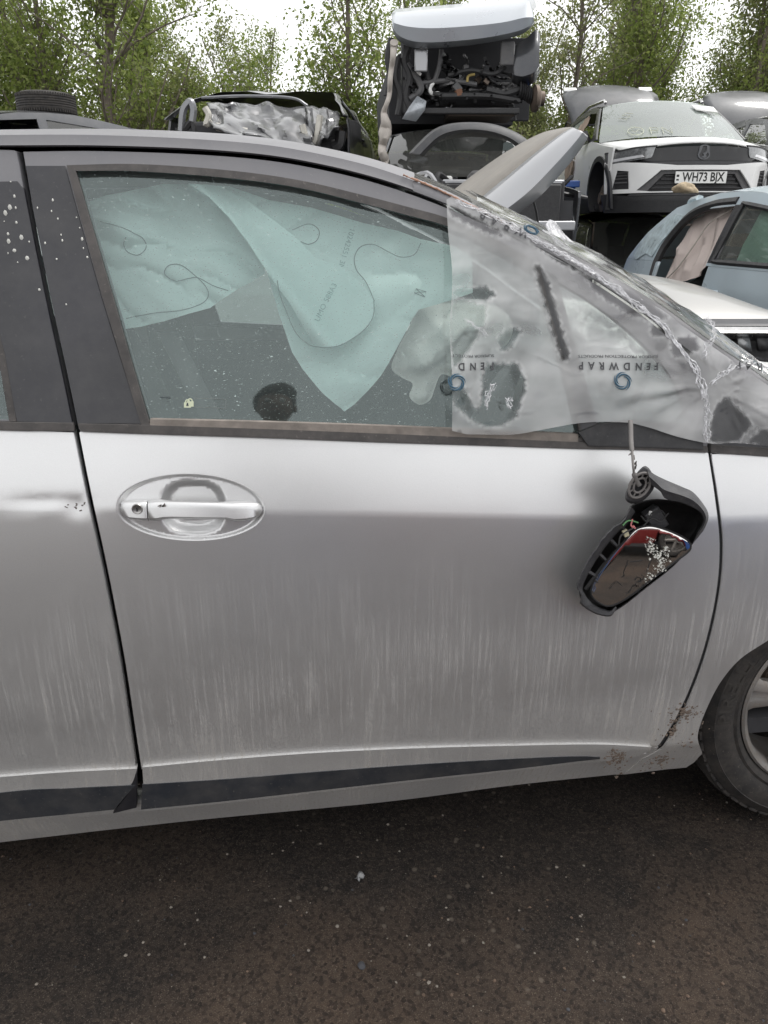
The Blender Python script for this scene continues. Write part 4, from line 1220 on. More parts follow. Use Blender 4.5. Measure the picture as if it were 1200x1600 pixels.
# wrap over the pillar on to the windscreen
nv = len(v)
wr = []
for i in range(len(rail)):
    if RAIL[i][0] < 735: continue
    r = np.array(rows[i])
    vv = []
    for s_ in np.linspace(0, 9.0, 34):
        j = int(min(s_, len(r) - 2)); u = s_ - j
        p = r[j] * (1 - u) + r[j + 1] * u
        nn = mnoise.noise(Vector((p[0] * 14, p[1] * 6, 2.1))) + 0.5 * mnoise.noise(Vector((p[0] * 34, p[1] * 18, 6.1)))
        vv.append((p[0], p[1] - 0.018 * math.exp(-s_ / 0.7), p[2] + 0.012 + 0.007 * nn))
    wr.append(vv)
base = len(v); m_ = len(wr[0])
for r in wr: v.extend(r)
for i in range(len(wr) - 1):
    for j in range(m_ - 1): f.append((base + i * m_ + j, base + i * m_ + j + 1, base + (i + 1) * m_ + j + 1, base + (i + 1) * m_ + j))
fme = mesh("film_sheet", v, f)
PXV = pix(np.array(v))
stuck = np.zeros(len(v)); edge = np.zeros(len(v))
for c in CLEAR:
    ins = inside(c, PXV); e = edge_dist(c, PXV)
    wob = np.array([mnoise.noise(Vector((p[0] * .13, p[1] * .13, 1.1))) for p in PXV]) * 4
    sd_ = np.where(ins, e, -e) + wob
    stuck = np.maximum(stuck, np.clip(sd_ / 2.5 + .5, 0, 1))
    edge = np.maximum(edge, np.exp(-(sd_ / 2.6) ** 2))
contact = np.array([0.5 + 0.9 * mnoise.noise(Vector((p[0] * 0.012, p[1] * 0.022, 3.7))) for p in PXV])
contact = np.clip(contact + 0.5 * np.exp(-np.abs(PXV[:, 0] - (842 + (PXV[:, 1] - 410) * 0.32)) / 18), 0, 1)
for nm, arr in (("stuck", stuck), ("edge", edge), ("contact", contact)):
    a_ = fme.attributes.new(nm, 'FLOAT', 'POINT'); a_.data.foreach_set("value", arr.astype(np.float32))
link("film_sheet", fme, FILM_MAT, FILM, world=True)
# gathered, whitened crease along the pillar and down to the shut line
def whitened():
    m, t, b, o = nodes("whitened_film")
    b.inputs["Base Color"].default_value = (0.78, 0.78, 0.80, 1); b.inputs["Roughness"].default_value = 0.25
    tr = N(t, "BsdfTransparent"); ms = N(t, "MixShader")
    t.links.new(ramp(t, tex(t, nscale=90, detail=4), 0.35, 0.6, 0.25, 0.8), ms.inputs[0])
    t.links.new(tr.outputs[0], ms.inputs[1]); t.links.new(b.outputs[0], ms.inputs[2]); t.links.new(ms.outputs[0], o.inputs[0])
    return m
WHITEF = whitened()
def crumple(path, r0, seed, name="film_fold"):
    P = spline(path, 14); ring_ = []
    mb = MB()
    for s in range(7):
        pts = []; rs = []
        for i, (px, py) in enumerate(P):
            ox = 9.0 * mnoise.noise(Vector((i * 0.13, s * 3.1, seed))) + 2.5 * mnoise.noise(Vector((i * 0.6, s * 7.7, seed)))
            oy = 8.0 * mnoise.noise(Vector((i * 0.14, s * 5.3, seed + 9))) + 2.5 * mnoise.noise(Vector((i * 0.7, s * 2.7, seed)))
            q = hit([px + ox], [py + oy], -0.028)[0]
            y = float(film_fn(q[0:1], q[1:2])[0]) - 0.002
            pts.append((q[0], y, q[1])); rs.append(r0 * 0.62 * (0.15 + 1.1 * abs(mnoise.noise(Vector((i * 0.31, s * 1.7, seed + 4))))))
        mb.tube(pts, rs, n=6)
    mb.build(name, WHITEF, FILM, world=True)
crumple([(862, 388), (905, 412), (950, 442), (1000, 478), (1040, 512), (1070, 548), (1092, 585), (1103, 620)], 0.0042, 1.0)
crumple([(1104, 610), (1108, 640), (1107, 665), (1108, 690)], 0.0022, 2.0)
crumple([(715, 312), (760, 333), (815, 362), (862, 386)], 0.0026, 3.0)
crumple([(1112, 600), (1130, 585), (1150, 575), (1180, 568)], 0.0022, 4.0)
crumple([(1098, 560), (1112, 535), (1118, 512), (1106, 494)], 0.0018, 5.0)
crumple([(730, 500), (748, 514), (757, 525)], 0.0012, 6.0)
crumple([(772, 602), (764, 618), (760, 636)], 0.0022, 7.0)
crumple([(798, 622), (796, 640)], 0.0020, 8.0)
fl0 = np.array(on(862, 362, -0.01)); 
mb = MB(); fp_ = [at(858, 343, 1.62), at(866, 346, 1.63), at(882, 368, 1.66), at(915, 398, 1.66), at(892, 396, 1.61), at(866, 380, 1.58), at(852, 352, 1.60)]
mb.add([tuple(p) for p in fp_], [(0, 1, 2, 6), (6, 2, 5), (2, 3, 4, 5)]); mb.build("film_flap", WHITEF, FILM, world=True, solid=0.002)
# printing, upside down as the film was wrapped
PRINT = mat("grey_print", (0.06, 0.06, 0.065), rough=0.7, var=0.1)
BLUEPR = mat("teal_print", (0.035, 0.10, 0.16), rough=0.6, var=0.2)
def film_text(s, px, py, h, ang, stretch=1.0, bold=0.0, name="film_print", m_=PRINT, spaced=True):
    ink(("  ".join(s) if spaced else s), px, py, h, ang, film_fn, -0.025, m_, FILM, name, bold=bold, out=0.0022, stretch=stretch)
film_text("FENDWRAP", 969, 572, 12, math.pi + 0.01, 0.84, 0.03)
film_text("SUPERIOR PROTECTION PRODUCTS", 968, 557, 4.4, math.pi, 1.30, 0.01, spaced=False)
film_text("FEND", 744, 572, 12, math.pi, 0.84, 0.03)
film_text("SUPERIOR PROTECT", 740, 556, 4.4, math.pi, 1.22, 0.01, spaced=False)
film_text("WRAP", 1184, 573, 12, math.pi + 0.08, 0.84, 0.03)
film_text("ION PRODUCTS", 1184, 560, 4.4, math.pi + 0.05, 1.2, 0.01, spaced=False)
film_text("WRAP", 787, 350, 13, math.pi + 0.42, 1.0, 0.03)
def swirl(px, py, r, sy=1.0, rot=0.0):
    mb = MB()
    for k in range(5):
        pts = []; rs = []
        for u in np.linspace(0, 1, 16):
            a = 2 * math.pi * k / 5 + u * 2.6; rr = r * (0.52 + 0.48 * u)
            X, Y = rr * math.cos(a), rr * math.sin(a) * sy
            q = hit([px + X * math.cos(rot) - Y * math.sin(rot)], [py + X * math.sin(rot) + Y * math.cos(rot)], -0.025)[0]
            pts.append((q[0], float(film_fn(q[0:1], q[1:2])[0]) - 0.0025, q[1])); rs.append(0.0018 * math.sin(math.pi * (0.08 + 0.88 * u)))
        mb.tube(pts, rs, n=5)
    mb.build("film_logo", BLUEPR, FILM, world=True)
swirl(972, 595, 14); swirl(713, 597, 14); swirl(829, 359, 14, 0.45, 0.42)

# ================================================================ the door mirror dangling on its cable
def my(px, py, Y):
    d = ray([px], [py])[0]; t = (Y - CAM[1]) / d[1]
    return CAM + d * t
def MZ(X, Y): return (880 + X / 4.615, 650 + Y / 4.615)
mb0 = my(*MZ(500, 1440), -0.05)
MIR = thing("broken_wing_mirror", (mb0[0], mb0[1], mb0[2]), "broken black wing mirror dangling by its cable against the silver door", "wing mirror")
CASE = mat("scuffed_mirror_plastic", (0.036, 0.036, 0.040), rough=0.55, var=0.2, scale=25, bump=0.25, bscale=300, dust=0.2, dustcol=(0.16, 0.155, 0.15))
CASEIN = mat("mirror_inner_plastic", (0.012, 0.012, 0.013), rough=0.6, var=0.3, scale=40, dust=0.2, dustcol=(0.08, 0.075, 0.07))
CABLE = mat("grey_cable_sleeve", (0.15, 0.14, 0.135), rough=0.85, var=0.2, scale=40)
def mpoly(pts, n=5, closed=True): return [MZ(*p) for p in (closed_spline(pts, n) if closed else spline(pts, n))]
# glass: slightly convex plate
gout = mpoly([(205, 1280), (215, 1220), (260, 1130), (350, 1010), (450, 900), (520, 825), (590, 800), (660, 800), (760, 830), (850, 870), (910, 910), (925, 950), (900, 990), (800, 1060), (650, 1170), (500, 1290), (400, 1355), (320, 1378), (250, 1345), (215, 1310)], 4)
GC = my(*MZ(570, 1080), -0.075)
MN = np.array([math.sin(R(-10)) * math.cos(R(4.4)), -math.cos(R(-10)) * math.cos(R(4.4)), math.sin(R(4.4))])
def onplate(px, py, off=0.0):
    d = ray([px], [py])[0]; t = ((GC + MN * off - CAM) @ MN) / (d @ MN)
    return CAM + d * t
gu = np.cross([0, 0, 1], MN); gu /= np.linalg.norm(gu); gv = np.cross(MN, gu)
G2 = np.array([[(onplate(*p) - GC) @ gu, (onplate(*p) - GC) @ gv] for p in gout])
def plate(poly2, name, material, bulge_R, thick, lift=0.0, step=0.008, scalep=1.0):
    P = poly2 * scalep
    vv, ff, nn, kk = sheet(P, lambda a, b: -(lift) + (a * a + b * b) / (2 * bulge_R), step=step, th=thick, bev=0.0015, drop=0.0006, axis=1)
    vv = np.array(vv)
    W3 = GC + vv[:, 0:1] * gu + vv[:, 2:3] * gv - vv[:, 1:2] * MN
    me = mesh(name, W3, ff); me.set_sharp_from_angle(angle=R(40))
    return link(name, me, material, MIR, world=True)
def mirror_glass():
    m, t, b, o = nodes("mirror_glass")
    b.inputs["Metallic"].default_value = 1.0
    n1 = tex(t, nscale=42, detail=8, rough=0.75); n2 = tex(t, nscale=13, detail=5)
    sp_ = tex(t, nscale=230, detail=2)
    f = math_(t, 'MAXIMUM', math_(t, 'MULTIPLY', ramp(t, n1, 0.60, 0.66), ramp(t, n2, 0.45, 0.58, 0.15, 1)), ramp(t, sp_, 0.68, 0.74, 0, .4))
    c = mixc(t, f, (0.74, 0.72, 0.70), (0.02, 0.018, 0.016))
    t.links.new(c, b.inputs["Base Color"])
    t.links.new(math_(t, 'ADD', math_(t, 'MULTIPLY', f, 0.5), 0.03), b.inputs["Roughness"])
    return m
plate(G2, "mirror_glass", mirror_glass(), 1.15, 0.006)
rimpts = [tuple(GC + a * gu * 1.0 + b * gv * 1.0 - MN * ((a * a + b * b) / 2.3 + 0.001)) for a, b in G2]
mb = MB(); mb.tube(rimpts + [rimpts[0]], 0.0022, n=6, caps=False); mb.build("glass_rim", CASEIN, MIR, world=True)
# splash of white bird lime on the glass
mb = MB()
LIMEP = [(625, 890), (640, 920), (655, 950), (650, 985), (670, 1000), (690, 1010), (700, 1040), (715, 1060), (690, 1080), (705, 1100), (670, 1120), (640, 1140), (625, 1165), (730, 985), (745, 960), (760, 1030), (640, 970), (620, 950), (665, 1030)]
for X, Y in LIMEP:
    for _ in range(11):
        p = onplate(*MZ(X + rng.normal(0, 16), Y + rng.normal(0, 16)), 0.0018)
        s = 0.0003 + 0.0017 * rng.random() ** 2.2; k = 7
        n0 = len(mb.v)
        mb.v.extend([tuple(p + gu * s * (0.6 + .8 * rng.random()) * math.cos(2 * math.pi * i / k) + gv * s * (.6 + .8 * rng.random()) * math.sin(2 * math.pi * i / k)) for i in range(k)]); mb.v.append(tuple(p + MN * 0.0012))
        mb.f.extend([(n0 + i, n0 + (i + 1) % k, n0 + k) for i in range(k)])
o = mb.build("lime_splash", MATS["bird_lime"], MIR, world=True); tag(o, kind="stuff")
for pts in ([(470, 1040), (455, 1080), (440, 1130), (425, 1165)], [(520, 1180), (545, 1160), (560, 1190), (540, 1200)], [(560, 1150), (580, 1170), (560, 1185), (530, 1195)], [(520, 1215), (490, 1250), (450, 1290)], [(580, 1215), (560, 1250), (520, 1280)], [(480, 1050), (530, 1046), (570, 1040)], [(330, 1250), (380, 1200), (420, 1215)], [(640, 1030), (620, 1080), (600, 1120)]):
    q = spline(pts, 4)
    mb = MB(); mb.tube([onplate(*MZ(X + rng.normal(0, 3), Y + rng.normal(0, 3)), 0.0008) for X, Y in q], [0.0003 + 0.0006 * rng.random() for _ in q], n=4); mb.build("crack", CASEIN, MIR, world=True)
# housing: a hollow dish behind the glass
hout = mpoly([(500, 640), (640, 600), (800, 610), (930, 650), (1000, 700), (1015, 770), (970, 850), (930, 930), (800, 1080), (600, 1240), (420, 1380), (300, 1430), (180, 1390), (125, 1320), (120, 1210), (190, 1040), (290, 880), (390, 790), (450, 720)], 4)
hc = np.array(MZ(560, 1000))
rings = []
for sc, Y in ((1.0, -0.062), (0.985, -0.040), (0.90, -0.020), (0.70, -0.012), (0.35, -0.010), (0.02, -0.010)):
    rings.append([tuple(my(*(hc + (np.array(p) - hc) * sc), Y)) for p in hout])
mb = MB(); mb.loft(rings, closed=True); mb.build("housing_back", CASEIN, MIR, world=True, solid=0.002)
# painted-over cap along the top right: an arched shell
outer = spline([(596, 358), (640, 408), (720, 452), (860, 512), (935, 548), (1000, 620), (1042, 690), (1046, 745), (1018, 815), (985, 860), (940, 915)], 6)
inner = spline([(640, 500), (700, 545), (740, 598), (850, 622), (930, 655), (985, 690), (1012, 730), (1012, 765), (985, 815), (960, 855), (938, 910)], 6)
rings = []
for a, b in zip(outer, inner):
    a = np.array(a); b = np.array(b)
    ring = []
    for u, Y in ((0.0, -0.012), (0.0, -0.045), (0.18, -0.078), (0.55, -0.092), (1.0, -0.088), (1.0, -0.082), (0.5, -0.084), (0.2, -0.070), (0.06, -0.045), (0.06, -0.012)):
        ring.append(tuple(my(*MZ(*(a * (1 - u) + b * u)), Y)))
    rings.append(ring)
mb = MB(); mb.loft(rings, closed=True, caps=True); mb.build("mirror_cap", CASE, MIR, world=True)
# left skirt of the housing, broken edge
outer = spline([(485, 645), (430, 752), (350, 805), (280, 885), (195, 1005), (128, 1135), (100, 1225), (128, 1300), (122, 1350), (185, 1402), (275, 1440), (345, 1442), (388, 1382)], 6)
inner = spline([(520, 690), (455, 790), (395, 840), (320, 925), (235, 1045), (170, 1160), (140, 1240), (160, 1290), (190, 1330), (230, 1365), (290, 1392), (340, 1400), (372, 1372)], 6)
rings = []
for i, (a, b) in enumerate(zip(outer, inner)):
    a = a + rng.normal(0, 3, 2) * (1 if 6 < i < 44 else .3)
    rings.append([tuple(my(*MZ(*(a * (1 - u) + b * u)), Y)) for u, Y in ((0, -0.03), (0, -0.066), (.2, -0.072), (.75, -0.070), (1, -0.064), (1, -0.045), (.2, -0.04))])
mb = MB(); mb.loft(rings, closed=True, caps=True); mb.build("housing_skirt", CASE, MIR, world=True)
for X0, Y0, X1, Y1 in ((330, 880, 400, 950), (250, 985, 330, 1060), (180, 1120, 260, 1170), (420, 800, 480, 850), (300, 1240, 210, 1170), (160, 1250, 300, 1060), (330, 1050, 470, 870)):
    mb = MB(); mb.tube([my(*MZ(X0, Y0), -0.060), my(*MZ(X1, Y1), -0.058)], [0.004, 0.003], n=5); mb.build("rib", CASE if X0 != 160 else CASEIN, MIR, world=True)
# motor and connectors behind the glass
mb = MB(); mb.box(tuple(my(*MZ(660, 740), -0.045)), (0.03, 0.02, 0.045), Matrix.Rotation(-0.6, 3, 'Y')); mb.build("motor", CASE, MIR, world=True, bevel=0.003)
mb = MB(); mb.box(tuple(my(*MZ(450, 845), -0.07)), (0.009, 0.008, 0.012), Matrix.Rotation(-0.4, 3, 'Y')); mb.build("connector", mat("cream_plastic", (0.48, 0.44, 0.30), rough=0.6), MIR, world=True, bevel=0.001)
mb = MB(); mb.box(tuple(my(*MZ(628, 700), -0.07)), (0.004, 0.004, 0.007)); mb.build("connector", mat("white_plastic", (0.7, 0.7, 0.68), rough=0.6), MIR, world=True)
for pts, col, nm in (([(500, 745), (490, 790), (520, 810), (505, 790)], (0.62, 0.22, 0.22), "wire"), ([(430, 790), (460, 760), (490, 755), (540, 770)], (0.10, 0.25, 0.10), "wire"), ([(560, 720), (600, 760), (640, 700), (700, 680), (740, 720)], (0.02, 0.02, 0.02), "wire"), ([(580, 790), (640, 740), (700, 760), (760, 700)], (0.02, 0.02, 0.02), "wire"), ([(400, 930), (420, 860), (520, 800)], (0.05, 0.05, 0.05), "wire")):
    mb = MB(); mb.tube([my(*MZ(*p), -0.074) for p in spline(pts, 6)], 0.0014, n=6); mb.build(nm, mat("wire_%.2f_%.2f" % col[:2], col, rough=0.5, var=0.05), MIR, world=True)
# torn pivot with its ribbed boss
piv = mpoly([(590, 360), (640, 410), (660, 500), (620, 570), (560, 620), (490, 632), (448, 600), (455, 540), (490, 470), (530, 410)], 4)
pc = np.array(MZ(560, 500))
rings = [[tuple(my(*(pc + (np.array(p) - pc) * s_), Y)) for p in piv] for s_, Y in ((1.0, -0.035), (1.0, -0.070), (0.9, -0.079), (0.70, -0.080), (0.66, -0.072), (0.02, -0.070))]
mb = MB(); mb.loft(rings, closed=True); mb.build("pivot_base", CASE, MIR, world=True)
bc = np.array(MZ(552, 500))
def boss(s_, th, nm):
    pts = []
    for a in np.linspace(0, 2 * math.pi, 33):
        X, Y = 105 * s_ * math.cos(a), 68 * s_ * math.sin(a)
        X, Y = X * math.cos(-0.95) - Y * math.sin(-0.95), X * math.sin(-0.95) + Y * math.cos(-0.95)
        pts.append(my(*MZ(552 + X, 500 + Y), -0.081))
    mb = MB(); mb.tube(pts, th, n=6, caps=False); mb.build(nm, CABLE, MIR, world=True)
boss(0.95, 0.0026, "pivot_ring"); boss(0.55, 0.002, "pivot_ring")
for k in range(9):
    a = 2 * math.pi * k / 9 + 0.2
    def e(s_):
        X, Y = 105 * s_ * math.cos(a), 68 * s_ * math.sin(a)
        return my(*MZ(552 + X * math.cos(-0.95) - Y * math.sin(-0.95), 500 + X * math.sin(-0.95) + Y * math.cos(-0.95)), -0.080)
    mb = MB(); mb.tube([e(0.55), e(0.95)], 0.0017, n=5); mb.build("pivot_rib", CABLE, MIR, world=True)
cab = spline([(486, 40), (488, 100), (490, 190), (497, 255), (503, 340), (512, 420), (530, 470), (548, 500)], 6)
cp = []
for i, (X, Y) in enumerate(cab):
    u = i / (len(cab) - 1)
    cp.append(my(*MZ(X, Y), 0.035 - 0.115 * min(1, u * 1.6)))
mb = MB(); mb.tube(cp, [0.0042 if i < 18 else (0.0022 if i < 30 else 0.0045) for i in range(len(cp))], n=8); mb.build("cable", CABLE, MIR, world=True)
for (X, Y, dx, dy) in ((490, 270, -18, 12), (505, 285, 10, 30), (520, 345, 8, -20), (515, 380, 14, -30)):
    mb = MB(); mb.tube([my(*MZ(X, Y), -0.02), my(*MZ(X + dx, Y + dy), -0.028)], [0.0025, 0.0008], n=5); mb.build("torn_sleeve", CABLE, MIR, world=True)
# ================================================================ generic wreck builder (local axes: x forward, y left, z up)
WINGL = glass_mat("wreck_glass", tint=(0.55, 0.66, 0.62), dust=0.25, refl=1.7, specks=False, haze=0.06)
DARKGL = glass_mat("wreck_dark_glass", tint=(0.20, 0.24, 0.24), dust=0.25, refl=1.3, specks=False, haze=0.05)
def cpaint(name, col, rough=0.32, metal=0.35, dust=0.12, dustcol=(0.36, 0.34, 0.31)):
    return mat(name, col, rough=rough, metal=metal, coat=0.4, var=0.05, scale=2.5, dust=dust, dustcol=dustcol)
CHROME = mat("dull_chrome", (0.62, 0.62, 0.62), rough=0.25, metal=1.0, var=0.05)
LAMP = mat("headlamp_lens", (0.20, 0.205, 0.21), rough=0.15, metal=0.4, var=0.35, scale=40, coat=0.9)
REDL = mat("tail_lamp", (0.35, 0.02, 0.02), rough=0.2, coat=0.8)
GREYPL = mat("grey_plastic", (0.09, 0.09, 0.095), rough=0.6, var=0.15, scale=8, dust=0.15)

class Wreck:
    def __init__(s, name, label, cat, loc, rz, paintm, L=4.2, Wd=1.76, H=1.46, belt=0.95, hood=(0.74, 0.93), cowl=0.95, rf=0.28, rr=-1.35, tail=-1.95,
                 wb=2.55, roofm=None, crush=None, group=None, tilt=(0, 0), trimm=None, skip=(), wheels=(1, 1, 1, 1), glass=None, step=0.09, wr=0.31, door=(0.78, -0.22, -1.12), sillz=0.22):
        s.L, s.W, s.H, s.belt, s.hood, s.cowl, s.rf, s.rr, s.tail, s.wb = L, Wd, H, belt, hood, cowl, rf, rr, tail, wb
        s.root = thing(name, loc, label, cat, group=group, rot=(tilt[0], tilt[1], rz))
        s.crush = crush; s.step = step; s.p = paintm; s.roofm = roofm or paintm; s.skip = set(skip); s.wr = wr; s.sillz = sillz
        s.gl = glass or WINGL; s.trim = trimm or GREYPL; s.door = door
        top = spline([(L / 2 - .02, hood[0] - .16), (L / 2 - .08, hood[0] - .02), (L / 2 - .3, hood[0] + .07), (cowl, hood[1])], 6)[:, :2].tolist()
        scr = spline([(cowl, hood[1]), ((cowl + rf) / 2 - .02, (hood[1] + H - .05) / 2 + .03), (rf, H - .055)], 5).tolist()[1:]
        rf_ = spline([(rf, H - .055), (rf - .5, H - .005), ((rf + rr) / 2 - .2, H), (rr, H - .07)], 6).tolist()[1:]
        rs = spline([(rr, H - .07), ((rr + tail) / 2 - .02, (H - .07 + belt) / 2 + .04), (tail, belt + .02)], 5).tolist()[1:]
        tg = [(tail - .06, belt - .12), (-L / 2 + .03, 0.62)]
        P = np.array(top + scr + rf_ + rs + tg); s.px, s.pz = P[::-1, 0], P[::-1, 1]
        s.build_all(wheels)
    def prof(s, x): return np.interp(x, s.px, s.pz)
    def hw(s, x, z):
        x = np.asarray(x, float); z = np.asarray(z, float)
        a = s.L / 2 - .95
        pl = s.W / 2 * (1 - 0.15 * np.clip((np.abs(x) - a) / .95, 0, 1.1) ** 2.4)
        h = np.clip(z - s.belt, 0, None)
        lo = np.clip(0.42 - z, 0, None)
        sh = 0.012 * np.sin(np.clip((z - 0.35) / (s.belt - 0.35), 0, 1) * math.pi)
        return pl - 0.03 + sh - (0.36 * h + 0.12 * h * h) - 0.35 * lo * lo * 2 - 0.02 * np.clip((z - s.belt + .12) / .12, 0, 1)
    def fx(s, y, z):
        y = np.asarray(y, float); z = np.asarray(z, float)
        return s.L / 2 - 0.52 * (np.abs(y) / (s.W / 2)) ** 3.0 - 0.35 * np.clip(z - 0.62, 0, None) ** 1.5 - 0.15 * np.clip(0.3 - z, 0, None)
    def finish(s, o):
        if s.crush is not None:
            me = o.data
            for v in me.vertices: v.co = s.crush(v.co.copy())
            me.update()
        return o
    def side(s, name, poly, material, sides=(1, -1), off=0.0, th=0.02, holes=(), step=None, parent=None):
        r = []
        for sg in sides:
            o = panel_obj(name, np.array(poly, float), lambda x, z: sg * (s.hw(x, z) + off), material, parent or s.root, step=step or s.step, th=th, holes=[np.array(h, float) for h in holes], flip=(sg > 0), bev=0.006, drop=0.004, edge_step=(step or s.step) * .6)
            r.append(s.finish(o))
        return r
    def front(s, name, poly, material, off=0.0, th=0.03, holes=(), mirror=False, step=0.04):
        r = []
        for sg in ((1, -1) if mirror else (1,)):
            P = np.array(poly, float) * np.array([sg, 1])
            o = panel_obj(name, P, lambda y, z: s.fx(y, z) + off, material, s.root, step=step, th=th, holes=[np.array(h, float) * np.array([sg, 1]) for h in holes], flip=True, axis=0, bev=0.005, drop=0.004, edge_step=step * .7)
            r.append(s.finish(o))
        return r
    def top(s, name, x0, x1, material, inset=0.0, n=10, crown=0.05, lift=0.0, zover=None, bulge=0.0, solid=0.0):
        rings = []
        for x in np.linspace(x0, x1, n):
            z = float(s.prof(x))
            w = float(s.hw(x, min(z - .03, 99))) - inset
            nose = .52 * min(1, max(0, (x - s.cowl) / (s.L / 2 - s.cowl))) ** 1.5 if name == 'bonnet' else 0.0
            rings.append([(x + bulge * (1 - abs(v) ** 2.2) - nose * (abs(v * w) / (s.W / 2)) ** 3, v * w, z - .03 + crown * (1 - abs(v) ** 2.4) + lift) for v in np.linspace(-1, 1, 15)])
        mb = MB(); mb.loft(rings)
        return s.finish(mb.build(name, material, s.root, solid=solid))
    def arch(s, cx, r=None, a0=-14, a1=194, n=16):
        r = r or s.wr + 0.05
        return [(cx + r * math.cos(a), s.wr + r * math.sin(a)) for a in np.radians(np.linspace(a0, a1, n))]
    def build_all(s, wheels):
        L, H, b, zs = s.L, s.H, s.belt, s.sillz
        fxw, rxw = s.wb / 2 + 0.02, -s.wb / 2 + 0.02
        d0, d1, d2 = s.door
        K = s.skip
        zr = lambda x: float(s.prof(x)) - 0.045
        if "bonnet" not in K: s.top("bonnet", L / 2 - .10, s.cowl + .02, s.p, inset=.05, crown=.045, n=12, solid=.015)
        if "windscreen" not in K: s.top("windscreen", s.cowl, s.rf, s.gl, inset=.04, crown=.05, bulge=.10)
        if "roof" not in K: s.top("roof", s.rf + .02, s.rr, s.roofm, inset=.01, crown=.055, n=12, bulge=0.03)
        if "rear_screen" not in K: s.top("rear_screen", s.rr - .01, s.tail, s.gl, inset=.05, crown=.03)
        if "tailgate" not in K:
            s.top("tailgate", s.tail - .01, -L / 2 + .035, s.p, inset=.02, crown=.03, n=6)
            z0 = 0.62
            mb = MB(); w = float(s.hw(-L / 2 + .03, .6)) - .02
            mb.loft([[(-L / 2 + .035 + q, v * w, z) for v in np.linspace(-1, 1, 9)] for q, z in ((0, .6), (-.03, .5), (.0, zs + .05))]); s.finish(mb.build("rear_bumper", s.p, s.root))
        # lower body
        aF, aR = s.arch(fxw), s.arch(rxw)
        wing = [(d0 + .004, zs + .03), (d0 + .004, b - .005), (s.cowl, s.hood[1] - .03), (L / 2 - .35, zr(L / 2 - .35) + .0), (L / 2 - .42, 0.45), (L / 2 - .45, zs)] + aF
        if "front_wing" not in K: s.side("front_wing", wing, s.p)
        if "front_door" not in K:
            for o in s.side("front_door", [(d0 - .004, zs + .03), (d0 - .004, b), (d1 + .004, b), (d1 + .004, zs + .03)], s.p):
                sg = 1 if o.data.vertices[0].co.y > 0 else -1
                mb = MB(); y = sg * (float(s.hw(d1 + .16, b - .14)) + .018); mb.tube([(d1 + .07, y - sg * .02, b - .14), (d1 + .09, y, b - .14), (d1 + .23, y, b - .14), (d1 + .25, y - sg * .02, b - .14)], .013, n=6); s.finish(mb.build("door_handle", s.p, o))
        if "rear_door" not in K:
            cut = [(d2 + .02, b), (d1 - .004, b), (d1 - .004, zs + .03), (rxw + s.wr + .10, zs + .03)]
            s.side("rear_door", cut + [(x, z) for x, z in aR if x > d2 + .02 and z > zs + .04 and x < rxw + s.wr + .10], s.p)
        q = [(d2 + .014, b), (s.tail + .06, b), (-L / 2 + .12, .62), (-L / 2 + .12, zs + .05)] + aR[::-1]
        q = [(x, z) for x, z in q]
        qq = [(d2 + .014, b), (s.tail + .06, b), (-L / 2 + .12, .62), (-L / 2 + .12, zs + .05)] + [p for p in aR[::-1] if p[0] < d2 + .014]
        if "rear_quarter" not in K: s.side("rear_quarter", qq, s.p)
        s.side("sill", [(fxw - s.wr - .06, zs - .03), (fxw - s.wr - .06, zs + .03), (rxw + s.wr + .06, zs + .03), (rxw + s.wr + .06, zs - .03)], s.trim)
        # cabin sides with window openings
        xs_top = np.linspace(s.rf + .04, s.rr, 6)
        cab = [(s.cowl - .03, b + .002), (s.cowl - .04, zr(s.cowl - .04) + .01), ((s.cowl + s.rf) / 2, zr((s.cowl + s.rf) / 2))] + [(x, zr(x) + .015) for x in xs_top] + [((s.rr + s.tail) / 2, zr((s.rr + s.tail) / 2)), (s.tail + .06, b + .002)]
        f1 = s.cowl - .30
        w1 = [(f1, b + .03), (f1 - .05, b + .09), (s.rf + .02, zr(s.rf) - .06), (d1 + .05, zr(d1) - .055), (d1 + .05, b + .03)]
        w2 = [(d1 - .05, b + .03), (d1 - .05, zr(d1) - .055), (max(d2, s.rr + .05) + .05, zr(max(d2, s.rr + .05) + .05) - .065), (d2 - .03, b + .12), (d2 + .02, b + .03)]
        w3 = None
        if "cabin" not in K:
            s.cab = s.side("cabin_frame", cab, s.roofm, holes=[w1, w2])
        s.w1, s.w2 = w1, w2
        if "front_window" not in K: s.side("front_window", w1, s.gl, off=-.012, th=0)
        if "rear_window" not in K: s.side("rear_window", w2, s.gl, off=-.012, th=0)
        for w in (w1,) if "seal" not in K else ():
            pass
        # dark innards so that nothing shows straight through
        mb = MB(); mb.box((-.3, 0, zs + .03), (L - 1.5, s.W - .2, .05)); s.finish(mb.build("floor_pan", INTER, s.root))
        if "seats" not in K:
            for sx in (0.0, -.85):
                for sy in (-.37, .37):
                    mb = MB(); mb.loft([[(sx + x - .25, sy + .24 * c_ * k, z) if 0 else (sx + x - .25 + .05 * math.sin(a), sy + hw_ * math.cos(a), z) for a in np.linspace(0, 2 * math.pi, 10, endpoint=False)] for x, z, hw_, c_, k in ((0, .35, .22, 1, 1), (-.03, .6, .25, 1, 1), (-.1, .95, .22, 1, 1), (-.12, 1.0, .08, 1, 1), (-.13, 1.02, .13, 1, 1), (-.15, 1.15, .12, 1, 1))], closed=True, caps=True); s.finish(mb.build("seat", SEATM, s.root))
            mb = MB(); mb.box((s.cowl - .35, 0, b - .14), (.35, s.W - .35, .22)); s.finish(mb.build("dashboard", INTER, s.root, bevel=.04))
        mb = MB(); mb.box((s.cowl + .05, 0, .55), (.05, s.W - .35, .55)); s.finish(mb.build("bulkhead", INTER, s.root))
